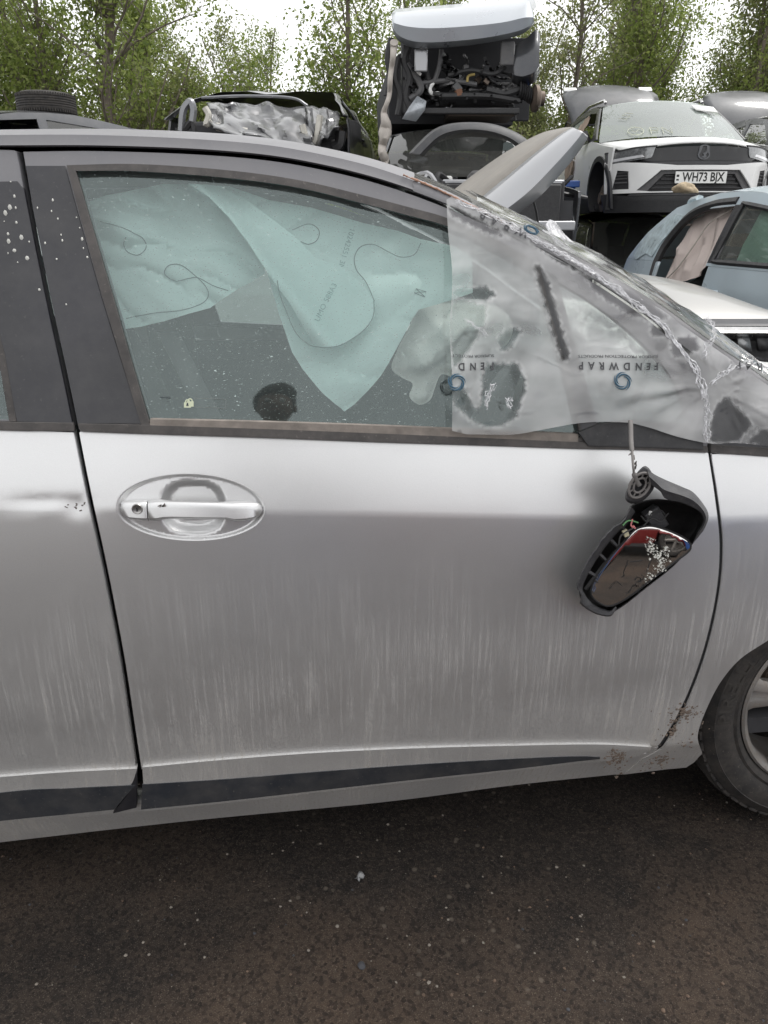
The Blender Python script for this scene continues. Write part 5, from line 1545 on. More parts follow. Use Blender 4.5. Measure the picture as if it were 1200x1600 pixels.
        for k, (x, sg) in enumerate(((fxw, -1), (fxw, 1), (rxw, -1), (rxw, 1))):
            y = sg * (s.W / 2 - .09)
            mb = MB(); mb.lathe([(s.wr + .045, sg * .07), (s.wr + .06, -sg * .20), (.03, -sg * .20)], n=18, c=(x, y - sg * .03, s.wr), a0=R(-20), a1=R(200)); s.finish(mb.build("arch_liner", INTER, s.root))
            if wheels[k]: s.wheel(x, y, s.wr, sg)
            else:
                mb = MB(); mb.lathe([(0, .05 * sg), (.06, .05 * sg), (.065, .02 * sg), (.14, .015 * sg), (.14, -.01 * sg), (.05, -.02 * sg), (.05, -.10 * sg)], n=20, c=(x, y - sg * .02, s.wr)); s.finish(mb.build("brake_disc", MATS["rusty_disc"], s.root))
        s.front_end()
    def wheel(s, x, y, z, sg):
        w = bpy.data.objects.new("wheel", None); COL.objects.link(w); w.parent = s.root; w.location = (x, y, z); w.empty_display_size = .1
        r = s.wr
        mb = MB(); mb.lathe([(r * .66, sg * .07), (r * .72, sg * .09), (r * .9, sg * .09), (r * .98, sg * .06), (r, 0), (r * .98, -sg * .09), (r * .66, -sg * .09)], n=28); mb.build("tyre", TYRE, w)
        mb = MB(); mb.lathe([(r * .67, sg * .075), (r * .62, sg * .06), (r * .60, -sg * .03), (.01, -sg * .03)], n=24); mb.build("rim", ALLOY, w)
        for k in range(5):
            a = 2 * math.pi * k / 5
            mb = MB(); mb.tube([(.0, sg * .06, 0), (r * .64 * math.cos(a), sg * .065, r * .64 * math.sin(a))], [.03, .022], n=6); mb.build("spoke", ALLOY, w)
    def front_end(s):
        if "front" in s.skip: return
        hz = s.hood[0]; w = s.W / 2
        s.front("front_bumper", [(-w * .96, .22), (w * .96, .22), (w * .97, hz - .22), (w * .6, hz - .17), (-w * .6, hz - .17), (-w * .97, hz - .22)], s.p, holes=[[(-.5, .27), (.5, .27), (.42, .42), (-.42, .42)]])
        s.front("lower_grille", [(-.52, .26), (.52, .26), (.44, .43), (-.44, .43)], BLACKP, off=-.03)
        s.front("upper_grille", [(-.45, hz - .165), (.45, hz - .165), (.5, hz - .04), (-.5, hz - .04)], BLACKP, off=-.01)
        s.front("headlamp", [(.52, hz - .16), (w * .95, hz - .19), (w * .93, hz - .02), (.55, hz - .05)], LAMP, mirror=True, off=.0)

def heading(dx, dfwd):
    """rotation for a car pointing (right, forward) as the camera sees the ground plan"""
    v = cR * dx + hF * dfwd
    return math.atan2(v[1], v[0])
def base_under(px, py, F, z):
    p = at(px, py, F); return (float(p[0]), float(p[1]), z)
def dent_noise(amp, sc, seed, zscale=1.0, front=None):
    def f(v):
        n = mnoise.noise_vector(Vector((v.x * sc, v.y * sc, v.z * sc + seed)))
        k = 1.0 if front is None else max(0.0, min(1.0, (v.x - front) / 0.6))
        q = v + n * amp * (k if front is not None else 1)
        q.z *= zscale
        return q
    return f

WHITE = cpaint("white_paint", (0.80, 0.80, 0.79), metal=0.0, dust=0.06)
BLACK = cpaint("black_paint", (0.012, 0.012, 0.014), metal=0.0, dust=0.12, dustcol=(0.10, 0.10, 0.10))
DKGREY = cpaint("dark_grey_paint", (0.055, 0.058, 0.066), dust=0.10)
MIDGREY = cpaint("mid_grey_paint", (0.20, 0.205, 0.22), metal=0.6, dust=0.12)
GREY = cpaint("light_grey_paint", (0.34, 0.345, 0.36), metal=0.6, dust=0.15)
PALEBL = cpaint("pale_blue_paint", (0.45, 0.525, 0.57), metal=0.1, dust=0.06)
STEELBL = cpaint("steel_blue_paint", (0.36, 0.385, 0.415), metal=0.4, dust=0.08)
REDP = cpaint("dark_red_paint", (0.20, 0.02, 0.02), metal=0.1, dust=0.05)
SILVB = cpaint("silver_wreck_paint", (0.55, 0.56, 0.56), metal=0.6, dust=0.10)

# ---------------------------------------------------------------- white crossover on a black car
pl = at(1096, 277, 8.5)
SUVH = heading(math.sin(R(-1)), -math.cos(R(-1)))
fwd = np.array([math.cos(SUVH), math.sin(SUVH), 0])
SUVB = pl - fwd * 2.06; SUVZ = float(pl[2]) - 0.50
def suv_crush(v):
    if v.x > 1.0 and v.z > 0.735 and abs(v.y) < .84:          # buckled bonnet: the nose lifted off the grille
        k = min(1, (v.x - 1.0) / 0.9)
        v.z += 0.05 * k * (1 - 0.9 * (v.y / .8) ** 2)
    return v
SUVGL = glass_mat("hazy_sheen_glass", tint=(.62, .72, .68), dust=.2, refl=1.4, specks=False, haze=.27, film_col=(.62, .68, .65))  # dust film made paler to stand in for the reflected sky
U = Wreck("white_crossover", "white crossover with black roof and buckled bonnet stacked on a black car", "car", (SUVB[0], SUVB[1], SUVZ), SUVH, WHITE, L=4.12, Wd=1.80, H=1.47, belt=.96, hood=(0.775, 0.95), cowl=1.02, rf=0.28, rr=-1.55, tail=-1.98,
          roofm=BLACK, glass=SUVGL, skip=("front", "tailgate", "rear_screen", "front_window"), wheels=(0, 0, 0, 0), wr=.33, trimm=BLACKP, step=0.07, crush=suv_crush, wb=2.6)
_zc = lambda z: z if z < .5 else .5 + (z - .5) * .72
def UF(name, poly, m_, holes=(), **kw):
    return U.front(name, [(y, _zc(z)) for y, z in poly], m_, holes=[[(y, _zc(z)) for y, z in h] for h in holes], **kw)
w = .90
UF("front_bumper", [(-w * .95, .36), (w * .95, .36), (w * .97, .74), (w * .62, .70), (.25, .66), (-.25, .66), (-w * .62, .70), (-w * .97, .74)], WHITE,
        holes=[[(-.47, .37), (.47, .37), (.60, .385), (.40, .60), (-.40, .60), (-.60, .385)], [(.66, .40), (.80, .40), (.77, .62), (.68, .60)], [(-.66, .40), (-.80, .40), (-.77, .62), (-.68, .60)]])
UF("grille_surround", [(-.66, .335), (.66, .335), (.42, .615), (-.42, .615)], GREYPL, off=-.035, holes=[[(-.50, .375), (.50, .375), (.36, .55), (-.36, .55)]])
UF("lower_grille", [(-.52, .36), (.52, .36), (.38, .57), (-.38, .57)], BLACKP, off=-.07)
for z in (.40, .44, .48, .52):
    UF("grille_slat", [(-.46 + (z - .4), z), (.46 - (z - .4), z), (.46 - (z - .4), z + .014), (-.46 + (z - .4), z + .014)], BLACKP, off=-.045, step=.05)
UF("fog_vent", [(.65, .39), (.81, .39), (.78, .63), (.67, .61)], BLACKP, off=-.04, mirror=True)
for z in (.46, .50, .54, .58): UF("vent_slat", [(.68, z), (.78, z), (.78, z + .012), (.68, z + .012)], GREYPL, off=-.02, mirror=True, step=.03)
UF("chin_spoiler", [(-.84, .17), (.84, .17), (.88, .355), (.66, .33), (-.66, .33), (-.88, .355)], BLACKP, off=-.01)
UF("upper_grille", [(-.50, .715), (.50, .715), (.58, .74), (.50, .835), (-.50, .835), (-.58, .74)], mat("gloss_black_panel", (0.006, 0.006, 0.008), rough=0.35, coat=0.2, var=.1), off=-.01)
UF("bumper_crease", [(-.86, .70), (-.4, .672), (0, .662), (.4, .672), (.86, .70), (.86, .735), (.5, .71), (-.5, .71), (-.86, .735)], GLOSSB, off=-.004)
UF("headlamp", [(.50, .765), (.86, .70), (.875, .86), (.66, .875), (.46, .865)], LAMP, off=.002, mirror=True)
UF("lamp_bar", [(.56, .78), (.82, .735), (.83, .77), (.58, .81)], mat("lamp_unit", (0.8, 0.8, 0.82), rough=.2, metal=.3), off=.010, mirror=True, step=.03)
UF("lamp_bezel", [(.46, .855), (.66, .868), (.875, .852), (.875, .875), (.66, .89), (.45, .875)], BLACKP, off=.008, mirror=True)
em = [[(0.062 * math.cos(a), .79 + .062 * math.sin(a)) for a in np.linspace(0, 2 * math.pi, 20, endpoint=False)]]
UF("badge", em[0], DKGREY, off=.004, holes=[[(0.047 * math.cos(a), .79 + .047 * math.sin(a)) for a in np.linspace(0, 2 * math.pi, 16, endpoint=False)]], step=.02, th=.006)
UF("badge_emblem", [(-.03, .755), (.0, .785), (-.012, .81), (.02, .83), (.035, .815), (.018, .795), (.028, .765), (.012, .75)], DKGREY, off=.004, th=.006, step=.02)
# number plate
PLATE = mat("plate_white", (0.78, 0.78, 0.76), rough=.4, var=.03); PBLK = mat("plate_black", (0.01, 0.01, 0.01), rough=.5)
plx = 2.06 - 0.03
mb = MB(); mb.box((plx + .012, 0, .50), (.012, .52, .111)); mb.build("number_plate", PLATE, U.root, bevel=.003)
def plate_text(sx, y0):
    v, f = text_mesh(sx, 0.118, bold=.0026)
    return link("plate_lettering", mesh("plate_lettering", np.stack([np.full(len(v), plx + .0195), v[:, 0] * .78 + y0, .50 + v[:, 1]], 1), f, False), PBLK, U.root)
plate_text("WH73 BJX", .022)
mb = MB(); mb.box((plx + .0185, -.235, .515), (.001, .026, .022)); mb.build("plate_mark", BLACKP, U.root)
mb = MB(); mb.box((plx + .0185, -.235, .478), (.001, .026, .016)); mb.build("plate_mark", BLACKP, U.root)
# dark block stands in for the shade under the lifted bonnet
mb = MB(); mb.box((1.45, 0, .70), (.5, 1.15, .10)); mb.build("bonnet_gap_shade", INTER, U.root)
# wheel-arch claddings
for sg in (1, -1):
    for cx in (1.32, -1.28):
        mb = MB(); mb.loft([[(cx + r * math.cos(a), sg * (float(U.hw(cx + r * math.cos(a), .33 + r * math.sin(a))) + o_), .33 + r * math.sin(a)) for r, o_ in ((.375, -.03), (.375, .014), (.43, .014), (.435, -.01))] for a in np.radians(np.linspace(-16, 196, 18))]); mb.build("arch_cladding", BLACKP, U.root)
    U.side("door_cladding", [(.9, .19), (.9, .36), (-.9, .36), (-.9, .19)], BLACKP, sides=(sg,), off=.008)
# chalked marks, tax paper, mirrors, rails
CHALK = mat("chalk_marks", (0.55, 0.56, 0.45), rough=.9)
def on_screen(pts, r, nm, m_):
    q = []
    for y, u in pts:
        x = U.cowl + (U.rf - U.cowl) * u; z = float(U.prof(x)); wd = float(U.hw(x, z - .03)) - .04
        v = y / wd
        q.append((x + .10 * (1 - abs(v) ** 2.2) + .01, y, z - .03 + .05 * (1 - abs(v) ** 2.4) + .012))
    mb = MB(); mb.tube(q, r, n=4); mb.build(nm, m_, U.root)
ya = -.42
on_screen([(-.42 + .085 * math.cos(a), .14 + .09 * math.sin(a)) for a in np.linspace(0, 6.3, 20)], .0032, "chalk_mark", CHALK)
on_screen([(-.46, .16), (-.42, .12), (-.38, .17)], .0032, "chalk_mark", CHALK)
on_screen([(-.26, .06), (-.26, .20), (-.18, .20), (-.18, .13), (-.26, .13)], .0038, "chalk_mark", CHALK)
on_screen([(-.13, .06), (-.13, .20), (-.03, .06), (-.03, .20)], .0038, "chalk_mark", CHALK)
on_screen([(-.55, .5), (-.48, .45), (-.42, .52), (-.5, .56), (-.45, .62), (-.38, .58)], .0032, "chalk_mark", CHALK)
mb = MB(); q = []
for y, u in ((.36, .68), (.62, .62), (.60, .80), (.34, .86)):
    x = U.cowl + (U.rf - U.cowl) * u; z = float(U.prof(x)); q.append((x + .10 * (1 - abs(y / .75) ** 2.2) + .012, y, z + .022 + .0))
mb.add(q, [(0, 1, 2, 3)]); mb.build("paper_notice", PLATE, U.root, solid=.002)
for sg in (1, -1):
    mb = MB(); mb.tube([(.15, sg * .58, 1.44), (.1, sg * .58, 1.475), (-.6, sg * .60, 1.505), (-1.4, sg * .58, 1.46), (-1.45, sg * .58, 1.42)], .018, n=6); mb.build("roof_rail", CHROME, U.root)
mb = MB(); mb.box((-.60 + .85, 0, 1.36), (.16, .22, .07)); mb.build("camera_housing", INTER, U.root, bevel=.02)
mb = MB(); mb.loft([[(.62, -.86 - .0, .98), (.55, -.86, 1.10), (.50, -.80, 1.0)], [(.60, -.98, .96), (.53, -1.0, 1.08), (.5, -.98, .97)]], closed=True, caps=True); mb.build("mirror_stub", BLACKP, U.root)
# side airbag rag and the hanging wiring
RAG = mat("brown_rag", (0.36, 0.28, 0.22), rough=.95, var=.15, scale=9, trans=.15)
def rag(poly, sg=-1, off=.03, amp=.03, seed=1, material=RAG, root=None, name="airbag_cloth", W_=None):
    W_ = W_ or U
    o = panel_obj(name, np.array(poly), lambda x, z: sg * (W_.hw(x, z) + off + amp * foldnoise(np.atleast_1d(x), np.atleast_1d(z), seed, 6, 3)), material, W_.root, step=.04, th=.004, flip=(sg > 0), bev=0, drop=0, edge_step=.03)
    return o
rag([(.10, 1.28), (.02, 1.32), (-.30, 1.24), (-.34, 1.05), (-.25, .95), (-.30, .75), (-.15, .52), (-.02, .50), (.12, .75), (.02, .92), (.0, 1.1), (.14, 1.2)])
mb = MB(); mb.tube([(-.1, -.93, .55), (-.05, -.96, .40), (-.12, -.95, .30), (-.02, -.95, .25)], .03, n=6); mb.build("hanging_loom", BLACKP, U.root)
# raised tailgate
def tailgate(Wk, ang, material, window=True, light=True, zh=None, lamps=True):
    zh = zh or Wk.H - .07
    g = bpy.data.objects.new("raised_tailgate", None); COL.objects.link(g); g.parent = Wk.root; g.location = (Wk.rr - .02, 0, zh); g.rotation_euler = (0, ang, 0); g.empty_display_size = .1
    rings = []
    for u in np.linspace(0, 1, 10):
        hw_ = (.60 + .10 * min(1, u * 1.6)) * (1 - .30 * u ** 7)
        rings.append([(-1.0 * u, v * hw_, .05 * (1 - abs(v) ** 2.5) + .10 * math.sin(u * math.pi) - .03 - .0 * u) for v in np.linspace(-1, 1, 13)])
    mb = MB(); mb.loft(rings); mb.build("outer_skin", material, g, solid=.02)
    mb = MB(); mb.loft([[(x, y * .88, z - .05) for x, y, z in r] for r in rings[1:-1]]); mb.build("inner_trim", GREYPL, g, solid=.02)
    mb = MB(); mb.loft([[(x, y * .72, z - .08) for x, y, z in r] for r in rings[2:6]]); mb.build("screen", DARKGL, g)
    if lamps:
        for sg in (1, -1):
            mb = MB(); mb.box((-.86, sg * .55, .02), (.10, .20, .05)); mb.build("lamp", CHROME, g, bevel=.015)
    mb = MB(); mb.box((-.78, .05, -.035), (.05, .13, .006)); mb.build("label", PLATE, g)
    mb = MB(); mb.box((-.86, .10, -.03), (.06, .26, .03)); mb.build("latch_recess", BLACKP, g)
    for sg in (1, -1):
        mb = MB(); mb.tube([(-.05, sg * .58, -.03), (-.45, sg * .60, -.22), (-.5, sg * .62, -.45)], .012, n=6); mb.build("gas_strut", BLACKP, g)
    return g
TGP = cpaint('matt_dark_tailgate', (.035, .038, .045), metal=0.0, rough=.5, dust=.08)
tailgate(U, R(38), TGP)
# the black car it stands on
KB = Wreck("black_car", "black car with chrome window line under the white crossover", "car", (SUVB[0] - .1, SUVB[1], 0), SUVH + R(8), BLACK, H=SUVZ + .19, belt=.96, hood=(.70, .86), wheels=(1, 1, 1, 1), glass=DARKGL)
for sg in (1, -1):
    for wn in (KB.w1, KB.w2):
        pts = wn + [wn[0]]
        mb = MB(); mb.tube([(x, sg * (float(KB.hw(x, z)) + .004), z) for x, z in resample(np.array(wn), .06).tolist() + [list(wn[0])]], .010, n=5); mb.build("chrome_trim", CHROME, KB.root)

# ---------------------------------------------------------------- dark car beside it, tailgate up
RD = Wreck("dark_estate", "dark grey car beside the white crossover, its tailgate raised", "car", tuple((SUVB + cR * 2.25 + hF * .55)[:2]) + (SUVZ - .02,), SUVH + R(2), DKGREY, H=1.44, belt=.98, skip=("tailgate", "rear_screen"), glass=WINGL, wheels=(0, 0, 1, 1))
tailgate(RD, R(40), TGP, lamps=False)
mb = MB(); mb.tube([(.7, -.86, 1.0), (.2, -.80, 1.03), (-1.1, -.78, 1.02)], .014, n=5); mb.build("chrome_trim", CHROME, RD.root)
d_ = RD.side("open_door", [(.75, .25), (.75, .97), (.35, 1.40), (-.1, 1.42), (-.2, .97), (-.2, .25)], DKGREY, sides=(-1,), holes=[[(.6, 1.02), (.3, 1.35), (-.08, 1.36), (-.12, 1.02)]])[0]
d_.data.transform(Matrix.Translation((.75, -.86, 0)) @ Matrix.Rotation(R(-38), 4, 'Z') @ Matrix.Translation((-.75, .86, 0)))
Wreck("flattened_hatchback", "flattened grey car under the dark car with raised tailgate", "car", tuple((SUVB + cR * 2.25 + hF * .55)[:2]) + (0,), SUVH + R(2), MIDGREY, H=SUVZ + .01, belt=.86, hood=(.70, .84), glass=DARKGL)

# ---------------------------------------------------------------- tower: front-end wreck on a dark car on a flattened car
TF = 7.6
tp = at(722, 190, TF)
TH = heading(0.06, -1)
tfw = np.array([math.cos(TH), math.sin(TH), 0])
ROOFZ = float(tp[2])
tb = np.array([tp[0], tp[1], 0]) - tfw * 0.55
TLH = 1.40
DKC = Wreck("dark_car", "dark car without bonnet carrying the steel-blue front-end wreck", "car", (tb[0], tb[1], ROOFZ - TLH), TH, DKGREY, H=TLH, Wd=1.66, belt=.92, hood=(.74, .90), skip=("bonnet", "front", "front_window"), glass=DARKGL, wheels=(0, 0, 0, 0), cowl=.92)
fz = ROOFZ - TLH
# open engine bay of the dark car
mb = MB(); mb.box((1.45, 0, .60), (1.0, 1.30, .20)); mb.build("engine_bay", INTER, DKC.root)
mb = MB()
for k, (x, y, z, dx, dy, dz) in enumerate(((1.95, .12, .66, .06, .85, .30), (1.90, .12, .83, .05, .92, .03), (1.9, -.33, .66, .05, .03, .36), (1.9, .57, .66, .05, .03, .36))):
    mb = MB(); mb.box((x, y, z), (dx, dy, dz)); mb.build("radiator_frame" if k else "radiator", BLACKP if k != 1 else GREY, DKC.root, bevel=.008)
for x, y, z, r, nm, m_ in ((1.55, -.5, .82, .09, "washer_bottle", MATS["cream_plastic"]), (1.45, -.58, .86, .07, "fluid_tank", mat("tan_tank", (.42, .32, .2), rough=.5)), (1.5, .5, .84, .10, "battery", BLACKP), (1.35, 0.05, .84, .13, "engine_top", GREYPL), (1.55, -.25, .86, .04, "filler_cap", MATS["white_plastic"])):
    mb = MB(); mb.lathe([(0, r * .8), (r * .6, r * .8), (r * .9, r * .5), (r, -r * .8), (0, -r)], n=10, axis='Z', c=(x, y, z)); mb.build(nm, m_, DKC.root)
for k in range(9):
    y = rng.uniform(-.65, .6); pts = [(1.75 + rng.normal(0, .1), y, .72), (1.7, y + rng.normal(0, .1), .86 + .05 * rng.random()), (1.5, y + rng.normal(0, .15), .80), (1.4, y + rng.normal(0, .15), .74)]
    mb = MB(); mb.tube(spline(pts, 5), .012 + .01 * rng.random(), n=6); mb.build("hose", BLACKP if k % 3 else GREY, DKC.root)
mb = MB(); mb.box((1.15, -.83, .97), (.16, .16, .12)); mb.build("door_mirror", BLACKP, DKC.root, bevel=.03)
mb = MB(); mb.tube([(1.93, -.66, .55), (1.95, -.62, .8), (1.7, -.68, .88), (1.2, -.72, .9)], .02, n=6); mb.build("wing_rail", WHITE, DKC.root)
mb = MB(); mb.box((2.02, 0, .52), (.08, 1.3, .07)); mb.build("crash_beam", GREY, DKC.root, bevel=.01)
for a in range(2):
    pts = [(.9, -.45, 1.02), (.86, -.36 + .12 * a, 1.05)]
# the arched grey trim propped across it
AR = thing("arched_trim", tuple(at(740, 240, TF - 1.1)), "curved grey plastic bumper trim arched across the dark car's windscreen", "bumper trim")
ap = [(640, 241), (655, 225), (676, 206), (700, 196), (735, 193), (770, 196), (800, 206), (820, 218), (834, 232)]
ai = [(660, 243), (672, 230), (688, 216), (708, 208), (735, 205), (765, 208), (790, 216), (806, 226), (816, 238)]
ro = spline(ap, 5); ri = spline(ai, 5); rings = []
for a, b in zip(ro, ri):
    rings.append([tuple(at(*a, TF - .95)), tuple(at(*(a * .8 + b * .2), TF - 1.06)), tuple(at(*(a * .3 + b * .7), TF - 1.08)), tuple(at(*b, TF - 1.0)), tuple(at(*b, TF - .9))])
mb = MB(); mb.loft(rings); mb.build("arch_shell", mat("grey_bumper_trim", (0.045, 0.047, 0.052), rough=.55, var=.08, dust=.12), AR, world=True, solid=.01)
mb = MB(); mb.loft([[tuple(at(680 + q * 120, 214 + 10 * abs(2 * q - 1) ** 2, TF - .98)), tuple(at(672 + q * 135, 236, TF - .96))] for q in np.linspace(0, 1, 9)]); mb.build("splash_screen", DARKGL, AR, world=True)

# upper wreck
UW = thing("stripped_front_end", tuple(np.array([tp[0], tp[1], ROOFZ]) - tfw * .2), "wrecked car front end with steel-blue bonnet and bare engine bay atop the tower", "car wreck")
def TP(px, py, F): return tuple(at(px, py, F))
FF = TF - .05
# bonnet seen edge-on, curling over the bay
o1 = spline([(612, 20), (650, 17), (700, 13), (760, 8), (810, 3), (826, 0), (833, 16)], 5)
o2 = spline([(614, 50), (625, 66), (650, 75), (700, 74), (760, 67), (812, 55), (835, 38)], 5)
rings = []
for a, b in zip(o1, o2):
    mid = a * .5 + b * .5
    rings.append([TP(a[0] + 6, a[1] - 6, FF + 1.0), TP(*a, FF + .25), TP(*(a * .8 + b * .2), FF - .02), TP(*mid, FF - .16), TP(*(a * .15 + b * .85), FF - .14), TP(*b, FF - .06), TP(b[0], b[1] - 3, FF + .02)])
mb = MB(); mb.loft(rings); mb.build("bonnet", STEELBL, UW, world=True, solid=.012)
def tbox(x0, y0, x1, y1, F, dep, nm, m_, bev=.01):
    a = at(x0, y0, F); b = at(x1, y1, F); c = at((x0 + x1) / 2, (y0 + y1) / 2, F) + hF * dep / 2
    wd = abs((b - a) @ cR); hh = abs(a[2] - b[2])
    mb = MB(); mb.box(tuple(c), (wd, dep, hh), Matrix.Rotation(-YAW, 3, 'Z')); return mb.build(nm, m_, UW, world=True, bevel=bev)
tbox(628, 60, 828, 190, FF + .75, .04, "bulkhead", INTER)
tbox(640, 128, 800, 168, FF + .35, .30, "engine_block", INTER, .03)
tbox(640, 168, 812, 178, FF + .02, .06, "lower_crossmember", BLACKP)
tbox(700, 170, 805, 181, FF + .05, .5, "subframe", mat("brown_steel", (.06, .045, .035), rough=.7), .01)
tbox(648, 76, 668, 112, FF + .0, .02, "bracket_plate", GREY); tbox(783, 64, 803, 102, FF + .0, .02, "bracket_plate", GREYPL)
tbox(628, 62, 640, 180, FF + .1, .4, "inner_wing", BLACKP, .02)
# inner wing on the right, dark blue
rings = []
for a, b in zip(spline([(806, 72), (822, 62), (838, 48), (842, 60)], 4), spline([(800, 126), (815, 132), (832, 128), (841, 112)], 4)):
    rings.append([TP(*a, FF + .1), TP(*(a * .6 + b * .4), FF + .02), TP(*(a * .2 + b * .8), FF + .02), TP(*b, FF + .12)])
mb = MB(); mb.loft(rings); mb.build("wing_panel", DKGREY, UW, world=True, solid=.015)
for pts, r, m_, nm in (
    ([(690, 78), (688, 95), (684, 112), (678, 128)], .022, GREYPL, "coolant_hose"), ([(678, 128), (672, 138), (675, 146), (684, 146), (690, 149)], .017, WHITE, "alloy_pipe"),
    ([(655, 98), (650, 108), (658, 117)], .012, WHITE, "wire"), ([(612, 60), (606, 90), (610, 120), (604, 150)], .03, BLACKP, "bumper_bracket"), ([(636, 100), (650, 120), (658, 140), (640, 155)], .03, GREYPL, "headlamp_carrier"),
    ([(785, 84), (800, 96), (808, 106), (806, 120)], .010, BLACKP, "wire"), ([(790, 90), (798, 100), (812, 102)], .008, GREY, "wire"), ([(760, 140), (790, 146), (815, 140), (835, 150)], .035, BLACKP, "drive_shaft"),
    ([(806, 70), (806, 85)], .02, GREY, "bracket"), ([(716, 140), (718, 150)], .035, mat("rusty_pipe", (.20, .10, .06), rough=.8), "exhaust_pipe"), ([(700, 118), (735, 110), (770, 116), (790, 105)], .02, BLACKP, "hose"), ([(660, 130), (700, 126), (745, 132)], .02, GREYPL, "pipe"),
    ([(640, 70), (632, 95), (640, 120), (634, 150), (640, 170)], .035, BLACKP, "wiring_loom"), ([(622, 90), (618, 120), (626, 150), (622, 180)], .03, BLACKP, "wiring_loom"), ([(660, 75), (664, 100), (670, 125)], .02, BLACKP, "hose"), ([(730, 128), (732, 119), (742, 116)], .012, mat("brass", (.35, .27, .10), rough=.5, metal=.6), "fitting"),
    ([(804, 172), (806, 188)], .012, BLACKP, "bolt_stud"), ([(690, 150), (760, 150), (812, 158)], .03, BLACKP, "steering_rack")):
    mb = MB(); mb.tube([TP(*p, FF + .12 + (.0 if r > .013 else -.06)) for p in spline(pts, 5)], r, n=7); mb.build(nm, m_, UW, world=True)
for k in range(6):
    mb = MB(); c = at(812 + k * 3.2, 139 + k * 2.0, FF + .1); mb.lathe([(.05, -.012), (.07, 0), (.05, .012)], n=14, axis='X', c=tuple(c)); mb.build("spring_coil", BLACKP, UW, world=True)
c = at(839, 154, FF + .1); mb = MB(); mb.lathe([(0, -.05), (.06, -.05), (.11, -.03), (.11, .0), (.06, .03), (.06, .06), (0, .06)], n=18, axis='X', c=tuple(c)); mb.build("hub", MATS["rusty_disc"], UW, world=True)
mb = MB(); pts = [(628, 186), (640, 166), (652, 150), (666, 158), (664, 172), (650, 190)]
mb.add([TP(*p, FF - .02) for p in pts], [(0, 1, 4, 5), (1, 2, 3, 4)]); mb.build("torn_panel", STEELBL, UW, world=True, solid=.01)
for k in range(26):
    x, y = rng.uniform(632, 808), rng.uniform(108, 168)
    c = at(x, y, FF + .12 + .25 * rng.random()); s_ = .02 + .05 * rng.random()
    mb = MB(); mb.box(tuple(c), (s_, s_, s_ * rng.uniform(.5, 1.5)), Matrix.Rotation(rng.uniform(0, 3), 3, 'Y')); mb.build("engine_part", [BLACKP, INTER, GREYPL, MATS["rusty_disc"]][k % 4], UW, world=True, bevel=.006)
for k in range(26):
    x, y = rng.uniform(630, 800), rng.uniform(75, 140)
    pts = [(x, y), (x + rng.normal(0, 14), y + rng.uniform(8, 22)), (x + rng.normal(0, 24), y + rng.uniform(20, 46)), (x + rng.normal(0, 26), y + rng.uniform(26, 52))]
    mb = MB(); mb.tube([TP(min(max(p[0], 626), 815), min(p[1], 172), FF + .05 + .4 * rng.random()) for p in spline(pts, 4)], .006 + .014 * rng.random(), n=5); mb.build("wire" if k % 2 else "hose", [BLACKP, GREYPL, INTER, BLACKP, GREY][k % 5], UW, world=True)
# the body shell behind the bay, resting on the dark car's roof
ub = np.array([tp[0], tp[1], 0]) - tfw * 1.1
mb = MB(); zt = float(at(722, 20, FF)[2])
Mx = Matrix.Rotation(TH, 3, 'Z')
def ul(x, y, z): q = Mx @ Vector((x, y, 0)); return (ub[0] + q.x, ub[1] + q.y, ROOFZ + z)
hz_ = zt - ROOFZ
mb.loft([[ul(x, -.60, .06), ul(x, -.62, .5), ul(x, -.60, .70 * hz_), ul(x, -.5, t_), ul(x, .5, t_), ul(x, .60, .70 * hz_), ul(x, .62, .5), ul(x, .60, .06)] for x, t_ in ((.42, .8 * hz_), (.2, .84 * hz_), (-.5, .82 * hz_), (-1.6, .7 * hz_))], closed=True, caps=True)
mb.build("body_shell", INTER, UW, world=True)
# limp white cloth hanging on the left
RAGW = mat("dirty_white_cloth", (.52, .48, .44), rough=.95, var=.1, scale=14, trans=.2)
CL = thing("hanging_cloth", TP(602, 270, FF - .1), "twisted dirty white cloth hanging from the front-end wreck", "cloth")
mb = MB(); pts = spline([(616, 66), (614, 90), (610, 120), (608, 150), (600, 175), (603, 195), (600, 215), (597, 235), (603, 255), (604, 280)], 5)
rs = np.interp(np.linspace(0, 1, len(pts)), [0, .12, .4, .52, .62, .7, .85, 1], [.045, .03, .025, .05, .075, .045, .05, .02]) * .8
mb.tube([TP(p[0], p[1], FF - .12 + .03 * math.sin(i)) for i, p in enumerate(pts)], rs, n=9); mb.build("cloth", RAGW, CL, world=True)
FLAT = dent_noise(.05, 1.4, 3.0, 1.0)
if fz > .5:
    Wreck("flattened_saloon", "flattened car at the bottom of the tower under the dark car", "car", (tb[0], tb[1], 0), TH + .05, MIDGREY, H=fz + .17, belt=max(.45, fz * .62), hood=(fz * .6, fz * .68), glass=DARKGL, wr=.26, sillz=.12)

